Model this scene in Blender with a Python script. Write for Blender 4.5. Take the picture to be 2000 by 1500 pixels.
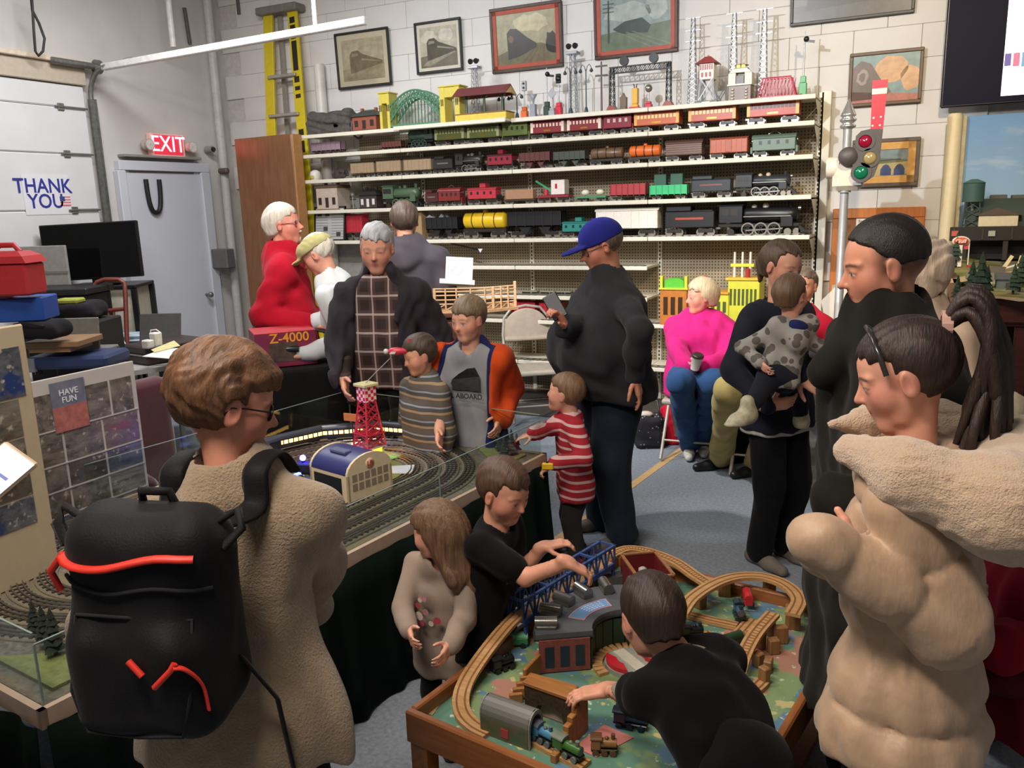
import bpy,math,random
import numpy as np
from math import sin,cos,pi,radians,sqrt,atan2
from mathutils import Vector,Matrix,Quaternion
random.seed(7)
for _o in list(bpy.data.objects):bpy.data.objects.remove(_o)
SC=bpy.context.scene
COL=SC.collection
# ------------------------------------------------------------------ camera, world, light, exposure
FPX,CAMH=1620.0,1.80
YAW,PITCH,ROLL=radians(26.22),radians(12.06),radians(1.76)
_f=Vector((-sin(YAW)*cos(PITCH),cos(YAW)*cos(PITCH),-sin(PITCH)))
_r0=Vector((cos(YAW),sin(YAW),0));_u0=_r0.cross(_f)
_r=_r0*cos(ROLL)-_u0*sin(ROLL);_u=_u0*cos(ROLL)+_r0*sin(ROLL)
CAM=Vector((0,0,CAMH))
cd=bpy.data.cameras.new('camera');cam=bpy.data.objects.new('camera',cd);COL.objects.link(cam)
cd.sensor_fit='HORIZONTAL';cd.sensor_width=36;cd.lens=FPX/2000*36;cd.clip_start=.02;cd.clip_end=60
cam.matrix_world=Matrix(((_r.x,_u.x,-_f.x,0),(_r.y,_u.y,-_f.y,0),(_r.z,_u.z,-_f.z,CAMH),(0,0,0,1)))
SC.camera=cam
SC.view_settings.view_transform='Standard';SC.view_settings.look='None'
SC.view_settings.gamma=1;SC.view_settings.use_curve_mapping=False
SC.view_settings.exposure=0.0
W=bpy.data.worlds.new('world');SC.world=W;W.use_nodes=True
W.node_tree.nodes['Background'].inputs[0].default_value=(1,.93,.86,1)
W.node_tree.nodes['Background'].inputs[1].default_value=.16
def lamp(name,kind,loc,target,power,col,size=.1,angle=60,blend=.5,sy=None):
 l=bpy.data.lights.new(name,kind);l.energy=power;l.color=col
 if kind=='SPOT':l.spot_size=radians(angle);l.spot_blend=blend;l.shadow_soft_size=size
 elif kind=='AREA':
  l.size=size
  if sy:l.shape='RECTANGLE';l.size_y=sy
 else:l.shadow_soft_size=size
 o=bpy.data.objects.new(name,l);COL.objects.link(o);o.location=loc
 o.rotation_euler=(Vector(target)-Vector(loc)).to_track_quat('-Z','Y').to_euler()
 return o
 # track spots hung below the ceiling, aimed at the display shelves and the back of the room
lamp('track_spot_shelf','SPOT',(-1.9,2.6,3.3),(-2.3,7,2.2),430,(.84,.90,1),.035,80,.7)
lamp('track_spot_right','SPOT',(.2,3.6,3.5),(.1,7,2.0),260,(1,.80,.52),.05,85,.8)
lamp('track_spot_seats','SPOT',(-2.6,3.6,3.6),(-1.0,6.0,.4),390,(1,.94,.86),.05,52,.6)
lamp('track_spot_counter','SPOT',(-2.5,2.6,3.6),(-3.6,5.3,1.0),260,(1,.95,.88),.04,42,.6)
lamp('ceiling_tube_rear','AREA',(-4.6,4.4,3.9),(-4.9,4.8,0),105,(.98,.97,1),1.6,sy=.3)
lamp('ceiling_tube_front','AREA',(-1.2,.2,3.6),(-.9,2.0,.8),96,(1,.86,.73),1.6,sy=.4)
lamp('added_face_fill','AREA',(-2.2,1.9,3.8),(-2.3,3.6,1.0),55,(1,.90,.78),1.4,sy=.3)  # soft fill added to brighten the children and men from the front
# ------------------------------------------------------------------ photograph geometry
def P(px,py,X=None,Y=None,Z=None,d=None):
 v=_f+_r*((px-1000)/FPX)-_u*((py-750)/FPX)
 if X is not None:t=X/v.x
 elif Y is not None:t=Y/v.y
 elif Z is not None:t=(Z-CAMH)/v.z
 else:t=d
 return CAM+v*t
def PIX(p):
 v=Vector(p)-CAM;z=v.dot(_f)
 return 1000+FPX*v.dot(_r)/z,750-FPX*v.dot(_u)/z,z
 # ------------------------------------------------------------------ materials
def lin(h):
 if not isinstance(h,str):return tuple(h)[:3]
 h=h.lstrip('#');c=[int(h[i:i+2],16)/255 for i in(0,2,4)]
 return tuple(x/12.92 if x<=.04045 else((x+.055)/1.055)**2.4 for x in c)
MATS={}
class NT:
 def __init__(s,name):
  s.m=bpy.data.materials.new(name);s.m.use_nodes=True;s.t=s.m.node_tree
  s.b=s.t.nodes['Principled BSDF'];s._tc=None
 def n(s,typ,**kw):
  n=s.t.nodes.new(typ)
  for k,v in kw.items():setattr(n,k,v)
  return n
 def l(s,a,b):s.t.links.new(a,b)
 def put(s,sock,v):
  if hasattr(v,'is_output')or isinstance(v,bpy.types.NodeSocket):s.l(v,sock)
  elif isinstance(v,(tuple,list))and len(v)==3 and sock.type=='RGBA':sock.default_value=(*v,1)
  else:sock.default_value=v
 def coord(s,which='Object'):
  if not s._tc:s._tc=s.n('ShaderNodeTexCoord')
  return s._tc.outputs[which]
 def math(s,op,a,b=0.,c=None):
  n=s.n('ShaderNodeMath',operation=op);s.put(n.inputs[0],a);s.put(n.inputs[1],b)
  if c is not None:s.put(n.inputs[2],c)
  return n.outputs[0]
 def mix(s,f,a,b):
  n=s.n('ShaderNodeMix',data_type='RGBA');s.put(n.inputs[0],f);s.put(n.inputs[6],a);s.put(n.inputs[7],b)
  return n.outputs[2]
 def xyz(s,v=None):
  n=s.n('ShaderNodeSeparateXYZ');s.l(v or s.coord(),n.inputs[0]);return n.outputs
 def noise(s,scale,detail=3,vec=None,stretch=None,rough=.55):
  n=s.n('ShaderNodeTexNoise');n.inputs['Scale'].default_value=scale;n.inputs['Detail'].default_value=detail
  n.inputs['Roughness'].default_value=rough
  v=vec or s.coord()
  if stretch:
   mp=s.n('ShaderNodeMapping');mp.inputs['Scale'].default_value=stretch;s.l(v,mp.inputs[0]);v=mp.outputs[0]
  s.l(v,n.inputs['Vector']);return n.outputs['Fac']
 def ramp(s,f,lo,hi):
  n=s.n('ShaderNodeMapRange');s.put(n.inputs[0],f);n.inputs[1].default_value=lo;n.inputs[2].default_value=hi
  return n.outputs[0]
 def bump(s,h,st=.3,dist=.01):
  n=s.n('ShaderNodeBump');n.inputs['Strength'].default_value=st;n.inputs['Distance'].default_value=dist
  s.l(h,n.inputs['Height']);s.l(n.outputs[0],s.b.inputs['Normal'])
 def fin(s,color,rough=.6,metal=0,**kw):
  s.put(s.b.inputs['Base Color'],color);s.put(s.b.inputs['Roughness'],rough);s.b.inputs['Metallic'].default_value=metal
  for k,v in kw.items():s.put(s.b.inputs[k],v)
  return s.m
def M(name,h,rough=.6,metal=0,var=.12,scale=25,bump=0,bscale=None,stretch=None,emit=0,ecol=None,spec=None,coat=0,sheen=0,bdist=.01):
 if name in MATS:return MATS[name]
 t=NT(name);c=lin(h)
 if var>0:
  f=t.ramp(t.noise(scale,4,stretch=stretch),.3,.7)
  col=t.mix(f,tuple(x*(1-var)for x in c),tuple(min(1,x*(1+var)+.004*var)for x in c))
 else:col=c
 m=t.fin(col,rough,metal)
 if bump:t.bump(t.noise(bscale or scale*3,3,stretch=stretch),bump,bdist)
 if emit:
  t.b.inputs['Emission Color'].default_value=(*lin(ecol or h),1);t.b.inputs['Emission Strength'].default_value=emit
 if spec is not None:t.b.inputs['Specular IOR Level'].default_value=spec
 if coat:t.b.inputs['Coat Weight'].default_value=coat
 if sheen:t.b.inputs['Sheen Weight'].default_value=sheen
 MATS[name]=m;return m
def wood(name,h,h2,axis=0,scale=6,rough=.45):
 if name in MATS:return MATS[name]
 t=NT(name);st=[14,14,14];st[axis]=1.2
 f=t.ramp(t.noise(scale,5,stretch=st),.3,.72)
 m=t.fin(t.mix(f,lin(h),lin(h2)),rough);t.bump(t.noise(scale,5,stretch=st),.15,.004);MATS[name]=m;return m
def glass(name='clear_acrylic',tint=(.93,.97,.96),op=.12,rough=.06):
 if name in MATS:return MATS[name]
 m=bpy.data.materials.new(name);m.use_nodes=True;t=m.node_tree;t.nodes.clear()
 o=t.nodes.new('ShaderNodeOutputMaterial');a=t.nodes.new('ShaderNodeBsdfTransparent');g=t.nodes.new('ShaderNodeBsdfGlossy')
 a.inputs[0].default_value=(*tint,1);g.inputs['Roughness'].default_value=rough
 lw=t.nodes.new('ShaderNodeLayerWeight');lw.inputs[0].default_value=.5;fr=t.nodes.new('ShaderNodeMath');fr.operation='POWER';fr.inputs[1].default_value=4.5;t.links.new(lw.outputs['Facing'],fr.inputs[0]);f2=t.nodes.new('ShaderNodeMath');f2.operation='MULTIPLY';f2.inputs[1].default_value=.55;t.links.new(fr.outputs[0],f2.inputs[0]);fr=f2
 ad=t.nodes.new('ShaderNodeMath');ad.operation='ADD';ad.inputs[1].default_value=op*.25
 mx=t.nodes.new('ShaderNodeMixShader');t.links.new(fr.outputs[0],ad.inputs[0]);t.links.new(ad.outputs[0],mx.inputs[0])
 t.links.new(a.outputs[0],mx.inputs[1]);t.links.new(g.outputs[0],mx.inputs[2]);t.links.new(mx.outputs[0],o.inputs[0])
 MATS[name]=m;return m
 # ------------------------------------------------------------------ mesh builder
class MB:
 def __init__(s):s.v=[];s.f=[];s.mi=[];s.sm=[];s.T=None
 def _add(s,vs,fs,mi=0,sm=False):
  o=len(s.v)
  if s.T is not None:vs=[s.T@Vector(p)for p in vs]
  s.v+=[tuple(p)for p in vs]
  for f in fs:s.f.append([i+o for i in f]);s.mi.append(mi);s.sm.append(sm)
  return s
 def box(s,lo,hi,ch=0,mi=0):
  (x0,y0,z0),(x1,y1,z1)=lo,hi
  if x0>x1:x0,x1=x1,x0
  if y0>y1:y0,y1=y1,y0
  if z0>z1:z0,z1=z1,z0
  c=min(ch,(x1-x0)*.45,(y1-y0)*.45,(z1-z0)*.45)
  if c<=0:
   v=[(x,y,z)for x in(x0,x1)for y in(y0,y1)for z in(z0,z1)]
   return s._add(v,[(0,1,3,2),(4,6,7,5),(0,4,5,1),(2,3,7,6),(0,2,6,4),(1,5,7,3)],mi)
  v=[];idx={}
  for a,(X,sx)in enumerate(((x0,1),(x1,-1))):
   for b,(Y,sy)in enumerate(((y0,1),(y1,-1))):
    for d,(Z,sz)in enumerate(((z0,1),(z1,-1))):
     for k in range(3):
      q=[X+sx*c,Y+sy*c,Z+sz*c];q[k]=(X,Y,Z)[k]
      idx[a,b,d,k]=len(v);v.append(q)
  f=[]
  for k in range(3):
   i,j=[(1,2),(2,0),(0,1)][k]
   for e in(0,1):
    q=[]
    for(p,r)in((0,0),(1,0),(1,1),(0,1)):
     t=[0,0,0];t[k]=e;t[i]=p;t[j]=r;q.append(idx[(*t,k)])
    f.append(q if e else q[::-1])
   for p in(0,1):
    for r in(0,1):
     t0=[0,0,0];t0[i]=p;t0[j]=r;t1=list(t0);t1[k]=1
     f.append([idx[(*t0,i)],idx[(*t0,j)],idx[(*t1,j)],idx[(*t1,i)]])
  for a in(0,1):
   for b in(0,1):
    for d in(0,1):f.append([idx[a,b,d,0],idx[a,b,d,1],idx[a,b,d,2]])
  return s._add(v,f,mi)
 def bar(s,p0,p1,w,h,mi=0,up=(0,0,1),ch=0):
  p0,p1=Vector(p0),Vector(p1);d=p1-p0;L=d.length
  if L<1e-6:return s
  x=d/L;y=Vector(up).cross(x)
  if y.length<1e-4:y=Vector((0,1,0)).cross(x)
  y.normalize();z=x.cross(y);R=Matrix((x,y,z)).transposed().to_4x4();R.translation=p0
  o=s.T;s.T=(o@R)if o is not None else R
  s.box((0,-w/2,-h/2),(L,w/2,h/2),ch,mi);s.T=o;return s
 def ring(s,c,x,y,rx,ry,n):return[c+x*(rx*cos(2*pi*i/n))+y*(ry*sin(2*pi*i/n))for i in range(n)]
 def loft(s,rings,mi=0,cap=True,sm=True,close=True):
  n=len(rings[0]);v=[p for r in rings for p in r];f=[]
  for a in range(len(rings)-1):
   for i in range(n if close else n-1):
    j=(i+1)%n;f.append((a*n+i,a*n+j,(a+1)*n+j,(a+1)*n+i))
  s._add(v,f,mi,sm)
  if cap:
   s._add(rings[0],[list(range(n))[::-1]],mi);s._add(rings[-1],[list(range(n))],mi)
  return s
 def tube(s,pts,r,n=8,mi=0,cap=True,flat=1.,up=None):
  pts=[Vector(p)for p in pts];rs=r if isinstance(r,(list,tuple))else[r]*len(pts);rings=[];y=None
  for i,p in enumerate(pts):
   t=(pts[min(i+1,len(pts)-1)]-pts[max(i-1,0)])
   t=t.normalized()if t.length>1e-9 else Vector((0,0,1))
   if y is None:
    a=Vector(up)if up else(Vector((0,0,1))if abs(t.z)<.9 else Vector((1,0,0)))
    x=a.cross(t).normalized();y=t.cross(x)
   else:x=y.cross(t).normalized();y=t.cross(x)
   rings.append(s.ring(p,x,y,rs[i],rs[i]*flat,n))
  return s.loft(rings,mi,cap)
 def cyl(s,p0,p1,r0,r1=None,n=16,mi=0,sm=True,cap=True):
  r1=r0 if r1 is None else r1;p0,p1=Vector(p0),Vector(p1);t=(p1-p0).normalized()
  a=Vector((0,0,1))if abs(t.z)<.9 else Vector((1,0,0));x=a.cross(t).normalized();y=t.cross(x)
  return s.loft([s.ring(p0,x,y,r0,r0,n),s.ring(p1,x,y,r1,r1,n)],mi,cap,sm)
 def lathe(s,prof,n=20,mi=0,c=(0,0,0),sm=True,axis='z'):
  c=Vector(c);rings=[]
  for r,z in prof:
   rings.append([c+({'z':Vector((r*cos(2*pi*i/n),r*sin(2*pi*i/n),z)),'x':Vector((z,r*cos(2*pi*i/n),r*sin(2*pi*i/n))),'y':Vector((r*sin(2*pi*i/n),z,r*cos(2*pi*i/n)))}[axis])for i in range(n)])
  return s.loft(rings,mi,True,sm)
 def ringz(s,prof,n=20,mi=0,c=(0,0,0),axis='z'):
  m=MB();m.lathe(list(prof)+[prof[0]],n,mi,c,True,axis);k=len(m.f)-2
  return s._add(m.v,m.f[:k],mi,False)
 def prism(s,poly,a,b,axis='y',mi=0,sm=False):
  def q(p,t):return{'y':(p[0],t,p[1]),'x':(t,p[0],p[1]),'z':(p[0],p[1],t)}[axis]
  n=len(poly);v=[q(p,a)for p in poly]+[q(p,b)for p in poly]
  ar=sum(poly[i][0]*poly[(i+1)%n][1]-poly[(i+1)%n][0]*poly[i][1]for i in range(n))
  fl=(ar>0)^(axis=='y')^(b<a)
  A=list(range(n));f0=A[::-1]if fl else A;f1=[i+n for i in(A if fl else A[::-1])]
  s._add(v,[f0,f1],mi)
  s._add(v,[((i,(i+1)%n,(i+1)%n+n,i+n)if fl else(i,i+n,(i+1)%n+n,(i+1)%n))for i in range(n)],mi,sm);return s
 def quad(s,a,b,c,d,mi=0):return s._add([a,b,c,d],[(0,1,2,3)],mi)
 def sphere(s,c,r,n=12,m=8,mi=0,sc=(1,1,1)):
  c=Vector(c);rings=[]
  for j in range(m+1):
   a=-pi/2+pi*j/m;rr=max(cos(a),.02)
   rings.append([c+Vector((r*rr*cos(2*pi*i/n)*sc[0],r*rr*sin(2*pi*i/n)*sc[1],r*sin(a)*sc[2]))for i in range(n)])
  return s.loft(rings,mi)
 def mesh(s,name,mats):
  me=bpy.data.meshes.new(name);me.from_pydata(s.v,[],s.f)
  mats=mats if isinstance(mats,(list,tuple))else[mats]
  for m in mats:me.materials.append(m)
  if len(mats)>1:me.polygons.foreach_set('material_index',s.mi)
  me.polygons.foreach_set('use_smooth',s.sm);me.update();return me
 def build(s,name,mats,parent=None):
  o=bpy.data.objects.new(name,s.mesh(name,mats));COL.objects.link(o)
  if parent is not None:o.parent=parent
  return o
def tag(o,label=None,cat=None,group=None,kind=None):
 if label:o['label']=label
 if cat:o['category']=cat
 if group:o['group']=group
 if kind:o['kind']=kind
 return o
def thing(name,label,cat,loc=(0,0,0),rz=0,group=None):
 o=bpy.data.objects.new(name,None);COL.objects.link(o);o.empty_display_size=.05
 o.location=loc;o.rotation_euler=(0,0,rz);return tag(o,label,cat,group)
def struct(o,label=None):o['kind']='structure';return tag(o,label)
def inst(name,me,parent=None,loc=(0,0,0),rot=(0,0,0),sc=(1,1,1)):
 o=bpy.data.objects.new(name,me);COL.objects.link(o);o.location=loc;o.rotation_euler=rot;o.scale=sc
 if parent is not None:o.parent=parent
 return o
def copy_tree(o,parent=None):
 c=o.copy();COL.objects.link(c)
 if parent is not None:c.parent=parent
 for ch in list(o.children):copy_tree(ch,c)
 return c
def text(name,s,mat,parent,loc,rot,size,ext=.001,align='CENTER',sx=1):
 cu=bpy.data.curves.new(name,'FONT');cu.body=s;cu.size=size;cu.extrude=ext;cu.align_x=align;cu.align_y='CENTER'
 cu.resolution_u=3;cu.offset=size*.012 if ext<.0019 else 0
 o=bpy.data.objects.new(name,cu);COL.objects.link(o)
 dg=bpy.context.evaluated_depsgraph_get();me=bpy.data.meshes.new_from_object(o.evaluated_get(dg))
 bpy.data.objects.remove(o);me.materials.clear();me.materials.append(mat)
 return inst(name,me,parent,loc,rot,(sx,1,1))
 # ------------------------------------------------------------------ implicit surfaces (bodies, clothes, hair, bags)
F32=np.float32
def V3(p):return np.array(p,dtype=F32)
def rc(a,b,ra,rb):
 a,b=V3(a),V3(b);ba=b-a;L2=float(ba@ba)+1e-9
 def f(q):
  t=np.clip(((q-a)@ba)/L2,0,1);return np.sqrt(((q-a-t[:,None]*ba)**2).sum(1))-(ra+(rb-ra)*t)
 return f
def sph(c,r):c=V3(c);return lambda q:np.sqrt(((q-c)**2).sum(1))-r
def frame(x,y,z):return np.array([list(x),list(y),list(z)],dtype=F32)
def ell(c,r,R=None):
 c,r=V3(c),V3(r)
 def f(q):
  p=q-c
  if R is not None:p=p@R.T
  k0=np.sqrt(((p/r)**2).sum(1));k1=np.sqrt(((p/(r*r))**2).sum(1));return k0*(k0-1)/np.maximum(k1,1e-6)
 return f
def rbox(c,h,rad,R=None):
 c,h=V3(c),V3(h)
 def f(q):
  p=q-c
  if R is not None:p=p@R.T
  d=np.abs(p)-(h-rad);return np.sqrt((np.maximum(d,0)**2).sum(1))+np.minimum(d.max(1),0)-rad
 return f
def plane(p,n):p,n=V3(p),V3(n)/np.linalg.norm(V3(n));return lambda q:(q-p)@n
def smin(a,b,k):
 if k<=0:return np.minimum(a,b)
 h=np.clip(.5+.5*(b-a)/k,0,1);return b+(a-b)*h-k*h*(1-h)
def smax(a,b,k):return-smin(-a,-b,k)
class Sdf:
 def __init__(s):s.ops=[];s.disp=None
 def u(s,f,k=.02):s.ops.append((0,f,k));return s
 def cut(s,f,k=.01):s.ops.append((1,f,k));return s
 def keep(s,f,k=.01):s.ops.append((2,f,k));return s
 def __call__(s,q):
  d=None
  for o,f,k in s.ops:
   v=f(q)
   if d is None:d=v
   elif o==0:d=smin(d,v,k)
   elif o==1:d=smax(d,-v,k)
   else:d=smax(d,v,k)
  if s.disp is not None:d=d+s.disp(q)
  return d
def surf(fn,lo,hi,h,B=6):
 lo,hi=np.array(lo,float),np.array(hi,float);nb=np.ceil((hi-lo)/(h*B)).astype(int);n=nb*B+1
 ax=[lo[i]+h*B*(np.arange(nb[i])+.5)for i in range(3)]
 cq=np.stack(np.meshgrid(*ax,indexing='ij'),-1).reshape(-1,3).astype(F32);cdv=fn(cq)
 act=np.abs(cdv)<h*B*.9*1.25+h
 g=np.repeat(np.repeat(np.repeat(cdv.reshape(nb),B,0),B,1),B,2)
 g=np.pad(g,((0,1),)*3,mode='edge').astype(F32)
 ids=np.argwhere(act.reshape(nb));loc=np.stack(np.meshgrid(*[np.arange(B+1)]*3,indexing='ij'),-1).reshape(-1,3)
 for s0 in range(0,len(ids),700):
  idx=(ids[s0:s0+700,None]*B+loc[None]).reshape(-1,3);g[idx[:,0],idx[:,1],idx[:,2]]=fn((lo+idx*h).astype(F32))
 g[0]=g[-1]=1;g[:,0]=g[:,-1]=1;g[:,:,0]=g[:,:,-1]=1
 ins=g<0;c8=[(i,j,k)for i in(0,1)for j in(0,1)for k in(0,1)]
 cs=sum(ins[i:n[0]-1+i,j:n[1]-1+j,k:n[2]-1+k].astype(np.int8)for i,j,k in c8)
 cell=np.argwhere((cs>0)&(cs<8));vid=-np.ones(n-1,np.int64)
 if not len(cell):return np.zeros((0,3)),np.zeros((0,4),int)
 vid[cell[:,0],cell[:,1],cell[:,2]]=np.arange(len(cell));acc=np.zeros((len(cell),3));cnt=np.zeros(len(cell))
 val={c:g[cell[:,0]+c[0],cell[:,1]+c[1],cell[:,2]+c[2]]for c in c8}
 for a in c8:
  for x in range(3):
   if a[x]==0:
    b=list(a);b[x]=1;b=tuple(b);va,vb=val[a],val[b];m=(va<0)!=(vb<0)
    t=va[m]/(va[m]-vb[m]);p=np.tile(np.array(a,float),(m.sum(),1));p[:,x]+=t;acc[m]+=p;cnt[m]+=1
 vs=lo+(cell+acc/cnt[:,None])*h;fs=[]
 for x in range(3):
  y,z=(x+1)%3,(x+2)%3;sl0=[slice(None)]*3;sl1=[slice(None)]*3;sl0[x]=slice(0,-1);sl1[x]=slice(1,None)
  e=np.argwhere(ins[tuple(sl0)]!=ins[tuple(sl1)]);e=e[(e[:,y]>0)&(e[:,z]>0)]
  e=e[(e[:,y]<n[y]-1)&(e[:,z]<n[z]-1)]
  def ci(dy,dz):q=e.copy();q[:,y]-=dy;q[:,z]-=dz;return vid[q[:,0],q[:,1],q[:,2]]
  qd=np.stack([ci(1,1),ci(0,1),ci(0,0),ci(1,0)],1);s=ins[e[:,0],e[:,1],e[:,2]]
  qd[~s]=qd[~s][:,::-1];fs.append(qd)
 fs=np.concatenate(fs);return vs,fs[(fs>=0).all(1)]
def np_mesh(name,parts,mats,mi=None):
 """parts: list of (verts, quads); mi: function(face centres) -> material index"""
 vs=np.concatenate([p[0]for p in parts]);off=0;fl=[]
 for v,f in parts:fl.append(f+off);off+=len(v)
 fs=np.concatenate(fl);me=bpy.data.meshes.new(name)
 me.vertices.add(len(vs));me.vertices.foreach_set('co',vs.astype(F32).ravel())
 me.loops.add(fs.size);me.loops.foreach_set('vertex_index',fs.ravel().astype(np.int32))
 me.polygons.add(len(fs));me.polygons.foreach_set('loop_start',np.arange(0,fs.size,4,dtype=np.int32))
 me.polygons.foreach_set('loop_total',np.full(len(fs),4,np.int32))
 me.polygons.foreach_set('use_smooth',np.ones(len(fs),bool))
 for m in(mats if isinstance(mats,(list,tuple))else[mats]):me.materials.append(m)
 if mi is not None:me.polygons.foreach_set('material_index',mi(vs[fs].mean(1)).astype(np.int32))
 me.update(calc_edges=True);me.validate();return me
def folds(amp,f=9.,seed=0,stretch=(1,1,.55)):
 rs=np.random.RandomState(seed);a=rs.randn(5,3)*f*np.array(stretch);ph=rs.rand(5)*6.28;w=rs.randn(5,3)*f*.45
 a,w,ph=a.astype(F32),w.astype(F32),ph.astype(F32)
 def g(q):
  d=0
  for i in range(5):d=d+np.sin(q@a[i]+ph[i]+1.6*np.sin(q@w[i]+ph[4-i]))
  return d*(amp*.38)
 return g
 # ------------------------------------------------------------------ people
def skin_mat(name,h,lip='b5655a'):
 if name in MATS:return MATS[name]
 t=NT(name);c=lin(h);f=t.ramp(t.noise(18,4),.35,.65)
 b0=t.mix(f,tuple(x*.93 for x in c),(min(1,c[0]*1.05),c[1]*1.0,c[2]*1.0))
 at=t.n('ShaderNodeAttribute',attribute_name='feature');b0=t.mix(at.outputs['Alpha'],b0,at.outputs['Color'])
 m=t.fin(b0,.5)
 t.b.inputs['Subsurface Weight'].default_value=.08;t.b.inputs['Subsurface Radius'].default_value=(.012,.005,.003)
 MATS[name]=m;return m
def hair_mat(name,h,h2,st=(30,4,4),rough=.5):
 if name in MATS:return MATS[name]
 t=NT(name);f=t.ramp(t.noise(3.2,6,stretch=st,rough=.7),.32,.68)
 m=t.fin(t.mix(f,lin(h),lin(h2)),rough);t.bump(t.noise(9,5,stretch=st),.35,.010);MATS[name]=m;return m
def cloth(name,h,var=.12,scale=9,bump=.25,bscale=260,rough=.9,sheen=.05):
 return M(name,h,rough,0,var,scale,bump,bscale,sheen=sheen,spec=.12,bdist=.003)
def ik(a,c,l1,l2,pole):
 a,c=Vector(a),Vector(c);d=c-a;L=d.length
 if L>(l1+l2)*.995:c=a+d*((l1+l2)*.995/L);d=c-a;L=d.length
 u=d/L;x=(l1*l1-l2*l2+L*L)/(2*L);hh=sqrt(max(l1*l1-x*x,0));p=Vector(pole);p=p-u*p.dot(u)
 p=p.normalized()if p.length>1e-5 else Vector((0,0,-1))
 return a+u*x+p*hh,c
def skel(x,y,ang,h,hh=None,lean=0,side=0,twist=0,sw=.102,hipf=.53,pelz=None,pelo=(0,0),stance=.055):
 """standing joints; ang = world angle the chest faces"""
 a=radians(ang);fw=Vector((cos(a),sin(a),0));rt=Vector((sin(a),-cos(a),0));hh=hh or h/7.5;up=Vector((0,0,1))
 base=Vector((x,y,0));pz=pelz if pelz is not None else hipf*h;pel=base+up*pz+fw*pelo[0]+rt*pelo[1]
 R=Matrix.Rotation(radians(-lean),3,-rt)if False else Matrix.Rotation(radians(lean),3,up.cross(fw))
 R=Matrix.Rotation(radians(side),3,fw)@R;sp=R@up;kd=min(1,max(0,(hh/h-.145)/.045));L=h*(1-hipf)-(1.22-.13*kd)*hh
 nk=pel+sp*L;a2=radians(ang+twist);rt2=R@Vector((sin(a2),-cos(a2),0));fw2=R@Vector((cos(a2),sin(a2),0))
 J=dict(base=base,pel=pel,neck=nk,chest=pel+sp*(L*.62),fw=fw,rt=rt,fw2=fw2,rt2=rt2,sp=sp,h=h,hh=hh)
 J['head']=nk+sp*((.40-.13*kd)*hh)+Vector((fw2.x,fw2.y,0))*(.12*hh)+up*(.32*hh)
 for s,k in((1,'R'),(-1,'L')):
  J['s'+k]=nk-sp*((.30-.17*kd)*hh)+rt2*(s*sw*h);J['h'+k]=pel+rt*(s*.05*h)-up*(.02*h)
  J['a'+k]=base+rt*(s*stance*h)+up*(.045*h)
 return J
def skel_pts(pel,neck,head,ang,h,hh,sw=.102,twist=0,feet=None,stance=.06,shrug=.3):
 pel,neck,head=Vector(pel),Vector(neck),Vector(head);a=radians(ang);fw=Vector((cos(a),sin(a),0));rt=Vector((sin(a),-cos(a),0));sp=(neck-pel).normalized();a2=radians(ang+twist)
 rt2=Vector((sin(a2),-cos(a2),0));rt2=(rt2-sp*rt2.dot(sp)).normalized();fw2=sp.cross(rt2);base=Vector((*(feet or(pel.x,pel.y)),0));L=(neck-pel).length
 J=dict(base=base,pel=pel,neck=neck,chest=pel+sp*(L*.62),fw=fw,rt=rt,fw2=fw2,rt2=rt2,sp=sp,h=h,hh=hh,head=head)
 for s,k in((1,'R'),(-1,'L')):J['s'+k]=neck-sp*(shrug*hh)+rt2*(s*sw*h);J['h'+k]=pel+rt*(s*.05*h)-Vector((0,0,.02*h));J['a'+k]=base+rt*(s*stance*h)+Vector((0,0,.045*h))
 return J
def arm(J,k,w=None,pole=None):
 s=1 if k=='R' else-1;h=J['h'];l1,l2=.172*h,.152*h
 if w is None:w=J['s'+k]+J['rt2']*(s*.03*h)+J['fw2']*(.035*h)-Vector((0,0,.316*h))
 J['e'+k],J['w'+k]=ik(J['s'+k],w,l1,l2,pole if pole is not None else(-J['fw2']+J['rt2']*(s*.5)))
def legs(J,pole=None):
 h=J['h']
 for k in 'RL':
  s=1 if k=='R' else-1;d=(J['h'+k]-J['a'+k]).length;l=min(.25*h,d*.51)
  J['k'+k],J['a'+k]=ik(J['h'+k],J['a'+k],l,l*.985,pole if pole is not None else J['fw'])
def hand(S,w,d,pn,sz=1.,side=1,curl=.35,spread=.0,thumb=.5,hold=0):
 w,d,pn=Vector(w),Vector(d).normalized(),Vector(pn);pn=(pn-d*pn.dot(d)).normalized();lat=d.cross(pn)*side
 # lat points to the thumb side
 R=frame(lat,d,pn);c=w+d*(.052*sz)
 S.u(rbox(c,(.040*sz,.050*sz,.0145*sz),.013*sz,R),.012*sz)
 S.u(rc(w-d*.03*sz,w+d*.02*sz,.026*sz,.027*sz),.02*sz)
 for i,(o,ln)in enumerate(((.030,.070),(.0105,.079),(-.0100,.073),(-.029,.057))):
  p=w+d*(.098*sz)+lat*(o*sz);c0=curl*(1+.12*i);a=c0*.6;dr=lat*(spread*o*6)+d
  dr.normalize();r=.0088*sz
  for q,fr in enumerate((.45,.32,.25)):
   v=dr*cos(a)+pn*sin(a);p2=p+v*(ln*fr*sz);S.u(rc(p,p2,r,r*.9),.006*sz);p=p2;r*=.9;a+=c0*(1.15 if q==0 else.8)
 p=w+d*(.018*sz)+lat*(.024*sz)+pn*(.006*sz);r=.0125*sz
 for fr,ta in((.042,.95),(.033,.62),(.027,.40)):
  v=(d*cos(ta)+lat*sin(ta)*(1-thumb*.55)+pn*(thumb*.75));v.normalize();p2=p+v*(fr*sz);S.u(rc(p,p2,r,r*.88),.007*sz);p=p2;r*=.88
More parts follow.
